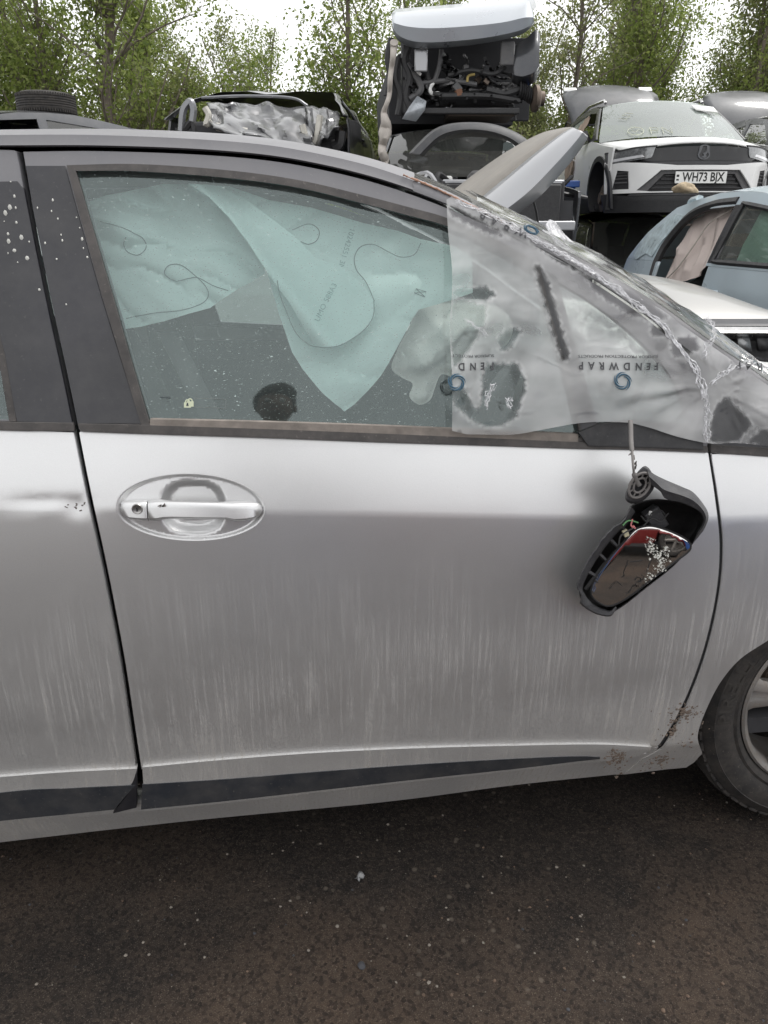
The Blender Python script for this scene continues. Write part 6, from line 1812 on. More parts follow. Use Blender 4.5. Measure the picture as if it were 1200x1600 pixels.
# ---------------------------------------------------------------- crushed grey car on the left
CF = 9.0
cp_ = at(425, 150, CF)
CHD = heading(-0.10, -1)
def crushed(v):
    n = mnoise.noise_vector(Vector((v.x * 1.6, v.y * 1.9, v.z * 1.6 + 4)))
    n2 = mnoise.noise_vector(Vector((v.x * 4.5, v.y * 4.5, v.z * 4.5 + 9)))
    k = max(0, min(1, (v.z - .5) / .5))
    v = v + n * .07 * k + n2 * .025 * k
    if v.z > .9: v.z = .9 + (v.z - .9) * .62
    if v.x > 1.0: v.z += .10 * (v.x - 1.0) * (1.0 - .6 * (v.y > .3)); v.x -= .35 * (v.x - 1.0)
    return v
ch_top = float(cp_[2]); cbz = ch_top - 1.21
cb = np.array([cp_[0], cp_[1], 0]) + np.array([-math.cos(CHD), -math.sin(CHD), 0]) * .1
CRGREY = cpaint("crushed_grey_paint", (0.075, 0.077, 0.083), metal=.4, rough=.34, dust=.15)
CR = Wreck("crushed_car", "crushed grey car with crumpled bonnet and flattened roof on top of a stack", "car", (cb[0], cb[1], cbz), CHD, CRGREY, L=4.0, Wd=1.86, H=1.46, belt=.93, hood=(.90, .98), crush=crushed, skip=("front", "front_window", "bonnet", "front_wing", "windscreen"), wheels=(0, 0, 0, 0), glass=WINGL, step=.05)
BENT = mat("torn_pale_metal", (.55, .53, .48), rough=.6, metal=.3, var=.2, scale=12)
for pts, r, m_ in (([(320, 168), (326, 180), (322, 195), (330, 188)], .03, BENT), ([(338, 198), (370, 204), (410, 210), (446, 218)], .035, BENT), ([(283, 205), (286, 175), (293, 162), (298, 160), (302, 172), (300, 190)], .035, MIDGREY), ([(286, 205), (300, 190), (304, 210)], .03, BLACKP), ([(520, 232), (530, 225), (533, 205)], .05, BLACKP), ([(472, 195), (478, 215), (486, 228), (495, 215), (500, 180)], .03, BENT), ([(315, 153), (380, 150), (455, 153), (480, 165)], .012, MIDGREY)):
    mb = MB(); mb.tube([tuple(at(p[0], p[1], CF - 1.3 + .0)) for p in spline(pts, 5)], r, n=6); o_ = mb.build("bent_pillar", m_, CR.root, world=False)
    o_.matrix_parent_inverse = (Matrix.Translation(CR.root.location) @ Matrix.Rotation(CHD, 4, 'Z')).inverted()
# crumpled bonnet sheet folded over the nose
def crumpled_sheet(name, quad, F0, F1, amp, seed, material, root, nx=34, nz=18):
    a, b, c, d = [np.array(q, float) for q in quad]
    rows_ = []
    for j in range(nz):
        v = j / (nz - 1); r = []
        for i in range(nx):
            u = i / (nx - 1)
            p = (a * (1 - u) + b * u) * (1 - v) + (d * (1 - u) + c * u) * v
            n = mnoise.noise(Vector((u * 4.2, v * 2.6, seed))); n1 = mnoise.noise(Vector((u * 9, v * 6, seed + 3))); n3 = 1 - abs(mnoise.noise(Vector((u * 3.1 + v * 2, v * 3 - u, seed + 7)))) * 2
            q = at(p[0] + 10 * n1 * v, p[1] + 8 * n + 4 * n1 + (10 * max(0, mnoise.noise(Vector((u * 6, 0, seed)))) * v), F0 + (F1 - F0) * v + amp * (n3 * .55 + .5 * n + .22 * n1))
            r.append(tuple(q))
        rows_.append(r)
    mb = MB(); mb.loft(rows_); o = mb.build(name, material, root, solid=.012)
    o.data.set_sharp_from_angle(angle=R(24))
    o.matrix_parent_inverse = (Matrix.Translation(root.location) @ Matrix.Rotation(root.rotation_euler[2], 4, 'Z')).inverted()
    return o
crumpled_sheet("bonnet", ((322, 160), (478, 166), (492, 232), (332, 200)), CF - .55, CF - 1.75, .22, 2.0, CRGREY, CR.root)
crumpled_sheet("wing_sheet", ((476, 164), (531, 178), (528, 200), (490, 234)), CF - .7, CF - 1.5, .16, 5.0, CRGREY, CR.root, 16, 14)
Wreck("flattened_estate", "flattened dark car under the crushed grey car", "car", (cb[0], cb[1], 0), CHD + .04, DKGREY, H=cbz + .18, belt=cbz * .62, hood=(cbz * .55, cbz * .64), glass=DARKGL, wheels=(0, 0, 0, 0))

# ---------------------------------------------------------------- grey hatchback far left with a tyre on its roof
LF = 9.6
lp = at(0, 178, LF)
LHD = heading(-0.72, -0.70)
LH = 1.46; lz = float(lp[2]) - LH
LC = Wreck("grey_hatchback", "grey hatchback with a loose tyre on its roof, on the left stack", "car", (lp[0], lp[1] - .1, lz), LHD, DKGREY, H=LH, Wd=1.72, skip=("tailgate", "rear_screen", "front_window"), wheels=(0, 0, 0, 0), rr=-1.2)
tailgate(LC, R(-22), DKGREY, lamps=False)
Wreck("flattened_van", "flattened silver car under the grey hatchback", "car", (lp[0], lp[1] - .1, 0), LHD + .05, SILVB, H=lz + .2, belt=lz * .62, hood=(lz * .55, lz * .64), glass=DARKGL, wheels=(0, 0, 0, 0))
ty = at(74, 173, LF + .15)
TY = thing("loose_tyre", (ty[0], ty[1], lz + LH - .005), "black road tyre lying flat on the grey hatchback's roof", "tyre")
mb = MB(); mb.lathe([(.20, .02), (.22, .0), (.27, .0), (.305, .02), (.318, .05)] + [q for k in range(5) for q in ((.320, .055 + k * .024), (.320, .071 + k * .024), (.311, .073 + k * .024), (.311, .077 + k * .024))] + [(.318, .18), (.305, .21), (.27, .228), (.22, .225), (.205, .20)], n=64, axis='Z'); mb.build("tyre_body", TYRE, TY)
mb = MB()
for k in range(72):
    a = 2 * math.pi * k / 72
    for z in (.035, .195): mb.box((.314 * math.cos(a), .314 * math.sin(a), z), (.012, .012, .03), Matrix.Rotation(a, 3, 'Z'))
o = mb.build("shoulder_blocks", TYRE, TY); tag(o, kind="stuff")

# ---------------------------------------------------------------- grey car parked behind ours, bonnet up
hx = at(690, 345, 3.7)
GC_ = Wreck("grey_saloon", "grey car parked just behind the silver car with its bonnet raised", "car", (hx[0] - .88, 3.05, 0), R(-3), SILVB, glass=SUVGL, H=1.36, belt=.86, hood=(.70, .86), skip=("bonnet",), wheels=(1, 1, 1, 1), rf=.2)
BN = bpy.data.objects.new("raised_bonnet", None); COL.objects.link(BN); BN.parent = GC_.root; BN.empty_display_size = .1
BN.location = tuple(-np.array(GC_.root.location)); BN.rotation_euler = (0, 0, 0)
BN.matrix_parent_inverse = Matrix.Rotation(-GC_.root.rotation_euler[2], 4, 'Z') if 0 else Matrix.Identity(4)
_gm = (Matrix.Translation(GC_.root.location) @ Matrix.Rotation(GC_.root.rotation_euler[2], 4, 'Z'))
BN.location = (0, 0, 0); BN.matrix_parent_inverse = _gm.inverted()
near = spline([(770, 362), (800, 334), (840, 302), (880, 258), (905, 225), (913, 210)], 6)
ridge = spline([(705, 352), (745, 322), (790, 285), (835, 248), (875, 218), (897, 205)], 6)
far_ = spline([(690, 322), (712, 301), (755, 268), (800, 238), (845, 214), (880, 205)], 6)
rings = []; rings2 = []
for a, m_, b in zip(near, ridge, far_):
    rings.append([tuple(at(a[0] - 8, a[1] + 6, 4.15)), tuple(at(*a, 4.02)), tuple(at(*(a * .75 + m_ * .25), 3.99)), tuple(at(*(a * .45 + m_ * .55), 4.03)), tuple(at(*(a * .12 + m_ * .88), 4.12)), tuple(at(*m_, 4.17))])
    rings2.append([tuple(at(*m_, 4.18)), tuple(at(m_[0] + 1, m_[1] + 2.0, 4.24)), tuple(at(*(m_ * .8 + b * .2), 4.27)), tuple(at(*(m_ * .4 + b * .6), 4.7)), tuple(at(*b, 5.2))])
mb = MB(); mb.loft(rings); mb.build("bonnet_flank", GREY, BN, solid=.02, offset=1)
mb = MB(); mb.loft(rings2); mb.build("outer_skin", mat("dusty_bonnet", (.21, .195, .175), rough=.6, metal=.2, var=.15, scale=6, dust=.3), BN, solid=.02, offset=1)
mb = MB(); mb.tube([at(830, 300, 4.2), at(838, 330, 4.25), at(845, 380, 4.3)], .006, n=5); mb.build("bonnet_stay", BLACKP, BN)
for k in range(10):
    c = (1.2 + .6 * rng.random(), rng.uniform(-.5, .5), .66 + .1 * rng.random()); s_ = .08 + .1 * rng.random()
    mb = MB(); mb.box(c, (s_, s_, s_), Matrix.Rotation(rng.uniform(0, 1), 3, 'Z')); mb.build("engine_part", [BLACKP, INTER, GREYPL][k % 3], GC_.root, bevel=.015)
mb = MB(); mb.box((1.4, 0, .52), (1.0, 1.3, .2)); mb.build("engine_bay", INTER, GC_.root)

# ---------------------------------------------------------------- pale blue crossover, rear door missing
bp0 = at(1124, 372, 5.05)
BHD = heading(0.04, -1)
bfw = np.array([math.cos(BHD), math.sin(BHD), 0])
BH, BB = 1.60, 1.13
nside = np.array([math.sin(BHD), -math.cos(BHD), 0])       # its near flank
bb = np.array([bp0[0], bp0[1], 0]) - nside * .80 + bfw * .17
BL = Wreck("pale_blue_crossover", "pale blue car with one rear door missing and a beige airbag hanging out", "car", (bb[0], bb[1], 0), BHD, PALEBL, L=4.3, Wd=1.80, H=BH, belt=BB, hood=(.98, 1.10), cowl=1.05, rf=.35, rr=-1.15, tail=-1.85,
           roofm=PALEBL, skip=("rear_door", "rear_window", "cabin"), wr=.34, step=.06, door=(.85, -.17, -1.02), glass=WINGL, trimm=BLACKP)
_zr = lambda x: float(BL.prof(x)) - .045
_cab = [(BL.cowl - .03, BB + .002), (BL.cowl - .04, _zr(BL.cowl - .04) + .01), ((BL.cowl + BL.rf) / 2, _zr((BL.cowl + BL.rf) / 2))] + [(x, _zr(x) + .015) for x in np.linspace(BL.rf + .04, BL.rr, 6)] + [((BL.rr + BL.tail) / 2, _zr((BL.rr + BL.tail) / 2)), (BL.tail + .06, BB + .002)]
BL.side("cabin_frame", _cab, PALEBL, sides=(1,), holes=[BL.w1, BL.w2])
BL.side("cabin_frame", _cab + [(-1.06, BB + .002), (-1.06, BB + .12), (-.90, BH - .20), (-.70, BH - .125), (-.22, BH - .115), (-.21, BB + .002)], PALEBL, sides=(-1,), holes=[BL.w1])
BL.side("rear_door", [(-1.0, BB), (-.175, BB), (-.175, .25), (-.8, .25), (-.93, .6)], PALEBL, sides=(1,))
for sg in (-1,):
    wn = BL.w1
    mb = MB(); mb.tube([(x, -(float(BL.hw(x, z)) + .002), z) for x, z in resample(np.array(wn), .07).tolist() + [list(wn[0])]], .016, n=5); mb.build("window_seal", BLACKP, BL.root)
    wn = [(-.10, BB + .02), (-.20, BB + .02), (-.22, BH - .11), (-.13, BH - .11)]
    BL.side("pillar_cover", wn, GLOSSB, sides=(-1,), off=.004)
    mb = MB(); e_ = [(-1.02, .28), (-1.04, .75), (-1.06, BB), (-1.02, BB + .15), (-.85, BH - .16), (-.55, BH - .10), (-.22, BH - .09)]
    mb.tube([(x, -(float(BL.hw(x, z)) - .015), z) for x, z in spline(e_, 5)], .03, n=6); mb.build("door_aperture_seal", BLACKP, BL.root)
mb = MB(); mb.tube([(-1.12, -(float(BL.hw(-1.12, .93)) + .01), .96), (-1.12, -(float(BL.hw(-1.12, .93)) + .03), .92), (-1.12, -(float(BL.hw(-1.12, .93)) + .01), .88)], .012, n=6); mb.build("door_striker", CHROME, BL.root)
SMASH = mat("frosted_broken_glass", (.42, .50, .53), rough=.35, var=.35, scale=24, coat=.6, bump=.5, bscale=40)
BL.side("broken_side_screen", [(-1.14, BB + .03), (-1.10, BB + .13), (-.90, BH - .16), (-1.10, BH - .14), (-1.30, BH - .24), (-1.55, BB + .14), (-1.62, BB + .04), (-1.45, BB + .0), (-1.3, BB + .05)], SMASH, sides=(-1,), off=.012, th=.006)
BEIGE = mat("beige_airbag", (.62, .53, .49), rough=.9, var=.05, scale=5, trans=.2)
o = panel_obj("airbag_cloth", np.array([(-.90, BB + .28), (-.82, BH - .13), (-.60, BH - .10), (-.38, BH - .12), (-.27, BH - .10), (-.30, BB + .08), (-.42, BB - .06), (-.60, BB - .11), (-.86, BB - .14), (-.98, BB - .16), (-.95, BB + .05)]),
              lambda x, z: -(BL.hw(x, np.minimum(z, BB + .5)) - .10 + .045 * foldnoise(np.atleast_1d(x), np.atleast_1d(z), 3.3, 5, 2.5, .5)), BEIGE, BL.root, step=.03, th=.004, bev=0, drop=0)
mb = MB(); q = spline([(-.97, BB - .14), (-.78, BB - .02), (-.68, BB + .14), (-.62, BB + .26), (-.40, BB + .34)], 6)
mb.tube([(x, -(float(BL.hw(x, z)) - .075), z) for x, z in q], .005, n=5); mb.build("airbag_seam", RAGW, BL.root)
rag([(.05, BB + .04), (.02, BH - .15), (.40, BH - .16), (.55, BB + .2), (.5, BB + .04)], off=-.07, amp=.02, seed=8, material=mat("pale_green_airbag", (.55, .68, .60), rough=.9), W_=BL, name="side_airbag")
mb = MB(); mb.tube([(-1.15, -.60, BH - .10), (-1.08, -.62, BH - .06), (-.95, -.62, BH - .05)], .03, n=6); mb.build("roof_spoiler_stub", SMASH, BL.root)
rockp = at(1072, 296, 5.75)
BDL = thing("crumpled_rag", (rockp[0], rockp[1], BH - .02), "small tan crumpled rag lying on the pale blue car's roof", "rag")
bm = bmesh.new(); bmesh.ops.create_icosphere(bm, subdivisions=3, radius=.055)
for v in bm.verts:
    v.co = Vector((v.co.x * 1.6, v.co.y * 1.2, max(-.02, v.co.z * .8))) * (1 + .45 * mnoise.noise(v.co * 22)) + Vector((0, 0, .03))
me = bpy.data.meshes.new("rag_cloth"); bm.to_mesh(me); bm.free(); me.polygons.foreach_set("use_smooth", [True] * len(me.polygons)); link("rag_cloth", me, mat("tan_rag", (.35, .28, .19), rough=1, var=.3, scale=40), BDL)

# ---------------------------------------------------------------- cut-off silver front end beside our car
SF = thing("silver_front_end", (0, 0, 0), "silver bonnet and nose cut from a wreck beside the silver car", "car wreck")
bq = spline([(985, 426), (1050, 436), (1110, 452), (1160, 474), (1205, 502), (1260, 540)], 5)
sf0 = at(1100, 500, 3.3); SF.location = (sf0[0], sf0[1], 0)
rings = []
for i, p in enumerate(bq):
    u = i / (len(bq) - 1)
    a = at(p[0], p[1], 4.5 - .75 * u); b_ = at(960 + 330 * u, 499 + 10 * u, 3.55)
    rings.append([tuple(a * (1 - v) + b_ * v + np.array([0, 0, .045 * math.sin(v * math.pi) - .03 * v ** 6])) for v in np.linspace(0, 1, 14)] + [tuple(b_ + np.array([0, .01, -.05]))])
mb = MB(); mb.loft(rings); mb.build("bonnet", cpaint("beige_silver_paint", (.27, .268, .258), metal=.4, rough=.4, dust=.1), SF, world=True, solid=.012)
fr_ = lambda px, py, F: tuple(at(px, py, F + (.2 if F < 4 else 0)))
mb = MB(); mb.loft([[fr_(x, 504, 3.40), fr_(x, 512, 3.36), fr_(x, 516, 3.36)] for x in np.linspace(960, 1290, 8)]); mb.build("grille_bar", GLOSSB, SF, world=True, solid=.02)
mb = MB(); mb.loft([[fr_(x, 514, 3.42), fr_(x, 590, 3.42)] for x in np.linspace(960, 1290, 8)]); mb.build("radiator_panel", BLACKP, SF, world=True, solid=.03)
mb = MB(); mb.loft([[fr_(x, 515, 3.33), fr_(x, 520, 3.31), fr_(x, 526, 3.33)] for x in np.linspace(980, 1290, 8)]); mb.build("chrome_strip", CHROME, SF, world=True, solid=.015)
for x0 in (1150, 1180, 1215):
    mb = MB(); mb.loft([[fr_(x0 + q, 528, 3.33), fr_(x0 + q + 4, 548, 3.33)] for q in (0, 8, 18)]); mb.build("lamp_cell", LAMP if x0 != 1180 else BLACKP, SF, world=True, solid=.02)
mb = MB(); g0 = at(960, 590, 3.42); g1 = at(1290, 590, 3.42)
mid_ = (np.array(at(960, 500, 3.9)) + np.array(at(1290, 520, 3.9))) / 2
mb.box((mid_[0], mid_[1] + .05, .45), (1.1, .8, .85), Matrix.Rotation(-YAW, 3, 'Z')); mb.build("front_structure", BLACKP, SF, world=True, bevel=.04)

# ---------------------------------------------------------------- blue skip between the stacks
def skip_(name, loc, rz, label, sx=1.6, sy=1.1, hz=1.72):
    K_ = thing(name, loc, label, "skip", rz)
    BLUE = mat("rusty_blue_steel", (0.02, 0.10, 0.36), rough=.5, var=.15, scale=3, dust=.30, dustcol=(.16, .07, .035))
    for nm, c, d in (("side_wall", (0, -sy / 2, hz / 2), (sx, .03, hz)), ("side_wall", (0, sy / 2, hz / 2), (sx, .03, hz)), ("end_wall", (-sx / 2, 0, hz / 2), (.03, sy - .03, hz)), ("end_wall", (sx / 2, 0, hz / 2), (.03, sy - .03, hz)), ("skip_floor", (0, 0, .06), (sx - .03, sy - .03, .05))):
        mb = MB(); mb.box(c, d); mb.build(nm, BLUE, K_, bevel=.004)
    for k in range(5):
        x = -sx / 2 + .1 + k * (sx - .2) / 4
        mb = MB(); mb.box((x, -sy / 2 - .035, hz / 2 - .05), (.06, .045, hz - .2)); mb.build("rib", BLUE, K_, bevel=.008)
    for y in (-sy / 2, sy / 2):
        mb = MB(); mb.box((0, y * 1.03, hz), (sx + .08, .08, .07)); mb.build("rim_bar", BLUE, K_, bevel=.01)
    return K_
sk = at(833, 300, 9.9)
skip_("blue_skip", (sk[0], sk[1], 0), -YAW + .1, "rusty blue steel skip between the tower and the black car", hz=float(at(842, 288, 9.4)[2]), sx=.64)
jp = at(815, 320, 6.6)
JK = thing("scrap_heap", (jp[0], jp[1], 0), "heap of black scrap parts with a torn white wrapper beside the skip", "scrap heap")
mb = MB(); mb.box((jp[0], jp[1] + .2, .75), (.38, .4, 1.5), Matrix.Rotation(.2, 3, 'Z')); mb.build("scrap_block", BLACKP, JK, world=True, bevel=.06)
for k in range(16):
    c = at(rng.uniform(795, 833), rng.uniform(300, 352), 6.55); s_ = .05 + .10 * rng.random()
    mb = MB(); mb.box(tuple(c), (s_, s_, s_ * rng.uniform(.4, 1.6)), Matrix.Rotation(rng.uniform(0, 3), 3, 'Y')); mb.build("scrap_piece", [BLACKP, GREYPL, INTER, CHROME][k % 4 if k % 8 == 3 else k % 3], JK, world=True, bevel=.008)
mb = MB(); mb.loft([[fr_(826 + 10 * u + 3 * math.sin(u * 9), 292 + 14 * v + 4 * math.sin(u * 7 + v * 3), 6.5 + .1 * math.sin(v * 5 + u * 6)) for v in np.linspace(0, 1, 6)] for u in np.linspace(0, 1.2, 7)]); mb.build("torn_wrapper", RAGW, JK, world=True, solid=.004)
# ================================================================ trees behind the yard
def leaf_material(name, c1, c2, c3):
    m, t, b, o = nodes(name)
    at_ = N(t, "Attribute"); at_.attribute_name = "tone"
    cr = N(t, "ValToRGB"); e = cr.color_ramp.elements
    e[0].color = (*c1, 1); e[0].position = 0.0; e[1].color = (*c3, 1); e[1].position = 1.0
    k = e.new(0.5); k.color = (*c2, 1)
    t.links.new(at_.outputs["Fac"], cr.inputs[0])
    t.links.new(cr.outputs[0], b.inputs["Base Color"]); b.inputs["Roughness"].default_value = 0.6
    tr = N(t, "BsdfTranslucent"); t.links.new(cr.outputs[0], tr.inputs[0])
    ms = N(t, "MixShader"); ms.inputs[0].default_value = 0.55
    t.links.new(b.outputs[0], ms.inputs[1]); t.links.new(tr.outputs[0], ms.inputs[2]); t.links.new(ms.outputs[0], o.inputs[0])
    return m
LEAF = leaf_material("spring_leaves", (0.12, 0.17, 0.04), (0.22, 0.28, 0.065), (0.34, 0.38, 0.14))
LEAF2 = leaf_material("olive_leaves", (0.12, 0.15, 0.05), (0.22, 0.25, 0.09), (0.36, 0.36, 0.18))
BARK = mat("grey_bark", (0.16, 0.135, 0.11), rough=.95, var=.35, scale=12, bump=.5, bscale=30)
def leaf_mesh(name, centres, sizes, rs, dens=1):
    n = len(centres)
    c = np.asarray(centres); s = np.asarray(sizes)
    a = rs.normal(size=(n, 3)); a /= np.linalg.norm(a, axis=1, keepdims=True)
    b = rs.normal(size=(n, 3)); b -= (np.sum(a * b, 1, keepdims=True)) * a; b /= np.linalg.norm(b, axis=1, keepdims=True)
    a = a * s[:, None]; b = b * s[:, None] * 0.55
    cr_ = np.cross(a, b) * (0.25 / s[:, None])
    V = np.stack([c - a, c - 0.1 * a + b + cr_, c + a, c - 0.1 * a - b + cr_], 1).reshape(-1, 3)
    me = bpy.data.meshes.new(name)
    me.vertices.add(4 * n); me.vertices.foreach_set("co", V.astype(np.float32).ravel())
    me.loops.add(4 * n); me.loops.foreach_set("vertex_index", np.arange(4 * n, dtype=np.int32))
    me.polygons.add(n); me.polygons.foreach_set("loop_start", np.arange(0, 4 * n, 4, dtype=np.int32)); me.polygons.foreach_set("loop_total", np.full(n, 4, dtype=np.int32))
    me.update(calc_edges=True)
    tone = np.clip(rs.normal(0.5, 0.22, n), 0, 1).repeat(4).astype(np.float32)
    at_ = me.attributes.new("tone", 'FLOAT', 'POINT'); at_.data.foreach_set("value", tone)
    return me
def make_tree_meshes(seed, height, stems, nleaf, spread, leaf=0.034, clump=0.14, low=0.22, sparse=0.0):
    rs = np.random.default_rng(seed)
    tr = MB(); tips = []
    def branch(p, d, L, r, lvl):
        n = 6 if lvl else 12
        pts = [p.copy()]; q = p.copy(); dd = d / np.linalg.norm(d)
        for i in range(n):
            dd = dd + rs.normal(0, 0.07 if lvl == 0 else 0.16, 3) + np.array([0, 0, 0.05 if lvl else 0.0]); dd /= np.linalg.norm(dd)
            q = q + dd * L / n; pts.append(q.copy())
        rr = np.linspace(r, r * (0.25 if lvl == 0 else 0.2), len(pts))
        tr.tube(pts, rr, n=8 if lvl == 0 else 5, caps=False)
        if lvl >= 1:
            for i in range(2, len(pts)):
                tips.append((pts[i], lvl))
        if lvl < 3:
            m = {0: int(15 + height * 1.6), 1: 5, 2: 3}[lvl]
            for k in range(m):
                u = rs.uniform(low if lvl == 0 else 0.25, 1.0); j = int(u * (len(pts) - 1)); base = pts[j]
                ax = rs.normal(0, 1, 3); ax[2] = abs(ax[2]) * 0.5 + (0.75 if lvl == 0 else 0.4); ax /= np.linalg.norm(ax)
                dn = dd * 0.35 + ax
                Lb = L * (0.30 if lvl == 0 else 0.5) * rs.uniform(.6, 1.2) * ((1.15 - 0.6 * u) if lvl == 0 else 1) * spread
                branch(base, dn, Lb, max(00.0036, rr[j] * (0.42 if lvl == 0 else .5)), lvl + 1)
    for k in range(stems):
        d = np.array([rs.normal(0, .10), rs.normal(0, .10), 1.0])
        branch(np.array([rs.normal(0, .12) * (stems > 1), rs.normal(0, .12) * (stems > 1), -0.05]), d, height * rs.uniform(.8, 1.0), (0.095 if stems == 1 else 0.065) * height / 8, 0)
    T = np.array([t[0] for t in tips]); wts = np.array([1.0 if t[1] > 1 else .35 for t in tips]); wts /= wts.sum()
    if sparse > 0:
        keep = rs.random(len(T)) > sparse; T = T[keep]; wts = wts[keep] / wts[keep].sum()
    idx = rs.choice(len(T), nleaf, p=wts)
    C = T[idx] + rs.normal(0, clump, (nleaf, 3)) * np.array([1, 1, .8])
    return tr, leaf_mesh("crown", C, leaf * rs.uniform(.6, 1.35, nleaf), rs)
def plant_tree(kind, loc, label, group, rz=0.0, sc=1.0, name="young_tree"):
    t = thing(name, loc, label, "tree", rz, group)
    t.scale = (sc, sc, sc)
    link("trunk", kind[0], BARK, t); link("crown", kind[1], kind[2], t)
    return t
def kind_(seed, m_=LEAF, **kw):
    tr, cr_ = make_tree_meshes(seed, **kw)
    me = mesh("trunk", tr.v, tr.f)
    return me, cr_, m_
K = [kind_(11, height=8.5, stems=1, nleaf=10075, spread=.95, sparse=.3), kind_(12, height=8.0, stems=2, nleaf=10075, spread=.85, sparse=.3), kind_(13, height=7.4, stems=1, nleaf=11625, spread=1.0, sparse=.2), kind_(14, m_=LEAF2, height=8.2, stems=3, nleaf=9300, spread=.8, sparse=.3),
     kind_(15, m_=LEAF2, height=6.4, stems=2, nleaf=13175, spread=1.05, low=.12, sparse=.15)]
KB_ = [kind_(21, height=4.2, stems=4, nleaf=9000, spread=1.0, low=.04, leaf=.036, clump=.16), kind_(22, m_=LEAF2, height=3.6, stems=5, nleaf=9000, spread=1.1, low=.03, leaf=.036, clump=.18)]
TREES = [(-60, 13.5, 2, 1.0, 0.2), (92, 13.2, 1, 1.05, 1.0), (212, 12.6, 0, 1.0, 2.2), (310, 15.0, 2, .82, 3.3), (395, 14.2, 4, .72, 0.5), (455, 16.5, 3, .50, 1.9), (600, 13.6, 2, .92, 4.0), (540, 17, 4, .52, 4.4),
         (690, 15.0, 1, .85, 5.1), (880, 13.8, 3, 1.02, .9), (960, 13.2, 0, 1.0, 4.1), (1040, 14.6, 2, .95, 2.7), (1130, 13.4, 1, 1.0, 3.0), (1210, 14.2, 4, 1.1, 1.3), (1300, 13, 2, 1.0, .1), (800, 15.6, 4, .78, 2.1)]
for px, F, k, sc, rz in TREES:
    p = at(px, 300, F + (2.6 if px > 840 else 0))
    plant_tree(K[k], (p[0], p[1], 0), "slender young tree in fresh leaf growing behind the stacked cars", "slender trees behind the stacked cars", rz, sc)
for i, px in enumerate(range(-200, 1500, 75)):
    F = 17.5 + 3.5 * ((i * 37) % 10) / 10
    p = at(px, 300, F)
    sc = .46 if 420 < px < 570 else (.70 + .22 * ((i * 53) % 7) / 7 + (.06 if px > 800 else 0))
    plant_tree(K[(i * 3 + 2) % 5], (p[0], p[1], 0), "leafy tree of the hazy wood edge beyond the slender trees", "trees of the wood edge", i * 1.3, sc, "wood_edge_tree")
for i, px in enumerate(range(-150, 1450, 62)):
    F = 12.4 + 2.2 * ((i * 29) % 8) / 8 + (2.8 if px > 800 else 0)
    p = at(px, 300, F)
    plant_tree(KB_[i % 2], (p[0], p[1], 0), "bushy green shrub filling the foot of the trees", "shrubs at the foot of the trees", i * .9, .80 + .3 * ((i * 17) % 5) / 5, "shrub")
rs_ = np.random.default_rng(99)
n_ = 26000
u_ = rs_.uniform(-400, 1700, n_); F_ = rs_.uniform(19, 25, n_)
d_ = ray(u_, np.full(n_, 363.0)); d_ = d_ * (F_ / (d_ @ hF))[:, None]
P_ = CAM + d_
hgt = 3.2 + 1.2 * np.array([mnoise.noise(Vector((a * .35, b * .35, 1))) for a, b in P_[:, :2]])
P_[:, 2] = rs_.random(n_) ** .8 * hgt
o = link("undergrowth", leaf_mesh("undergrowth", P_, rs_.uniform(.07, .14, n_), rs_), LEAF2); tag(o, "mass of green undergrowth closing the view under the wood edge", "undergrowth", kind="stuff")
del o["category"]; del o["label"]

# ================================================================ loose stones and litter on the asphalt
STONE = [mat("pale_stone", (0.22, 0.195, 0.165), rough=.95, var=.2, scale=40), mat("brown_stone", (0.13, 0.09, 0.065), rough=.95, var=.2, scale=40), mat("dark_stone", (0.05, 0.05, 0.055), rough=.8, var=.2, scale=40)]
def pebble(r, seed, flat=.6):
    bm = bmesh.new(); bmesh.ops.create_icosphere(bm, subdivisions=2, radius=r)
    for v in bm.verts:
        v.co *= 1 + .35 * mnoise.noise(v.co * (1.1 / r) + Vector((seed, 0, 0))); v.co.z *= flat
    vs = [tuple(v.co) for v in bm.verts]; fs = [tuple(q.index for q in f.verts) for f in bm.faces]; bm.free()
    return vs, fs
def gpoint(px, py):
    d = ray([px], [py])[0]; t = (0 - CAM[2]) / d[2]; p = CAM + d * t
    return p[0], p[1]
BIG = [(565, 1507, .008, 2, "black stone chip with sharp edges on the brown asphalt"), (527, 1445, 0.0039, 0, "pale cream pebble beside the black stone chip"), (482, 1482, 0.0030, 0, "small pale pebble left of the black stone chip"), (671, 1475, 0.0033, 0, "small pale pebble right of the black stone chip"),
       (870, 1353, 0.0036, 0, "pale pebble on the asphalt near the front wheel"), (773, 1530, 0.0033, 1, "brown pebble on the asphalt in front of the front wheel"), (1037, 1575, 0.0042, 1, "flat brown stone on the asphalt furthest from the silver car"), (888, 1575, 0.0036, 2, "dark pebble beside the flat brown stone"), (1130, 1533, 0.0036, 1, "round brown pebble below the front tyre"), (232, 1486, 0.0030, 0, "pale pebble on the asphalt below the rear door")]
for i, (px, py, r, k, lab) in enumerate(BIG):
    v, f = pebble(r, i * 3.7); x, y = gpoint(px, py)
    o = link("pebble", mesh("pebble", v, f, smooth=(k != 2)), STONE[k]); o.location = (x, y, ground_z(x, y) + r * .35); tag(o, lab, "pebble")
x, y = gpoint(563, 1374)
mb = MB(); mb.loft([[(a * .022 - .011 + .003 * b, b * .014 - 0.0042, .006 + .005 * math.sin(a * 6 + b * 3)) for a in np.linspace(0, 1, 6)] for b in np.linspace(0, 1, 4)])
o = mb.build("litter_scrap", mat("grey_foil", (.25, .25, .25), rough=.4, metal=.4), None, solid=.0006); o.location = (x, y, ground_z(x, y)); tag(o, "crumpled grey foil scrap lying on the asphalt by the sill", "litter"); o.rotation_euler = (0, 0, .9)
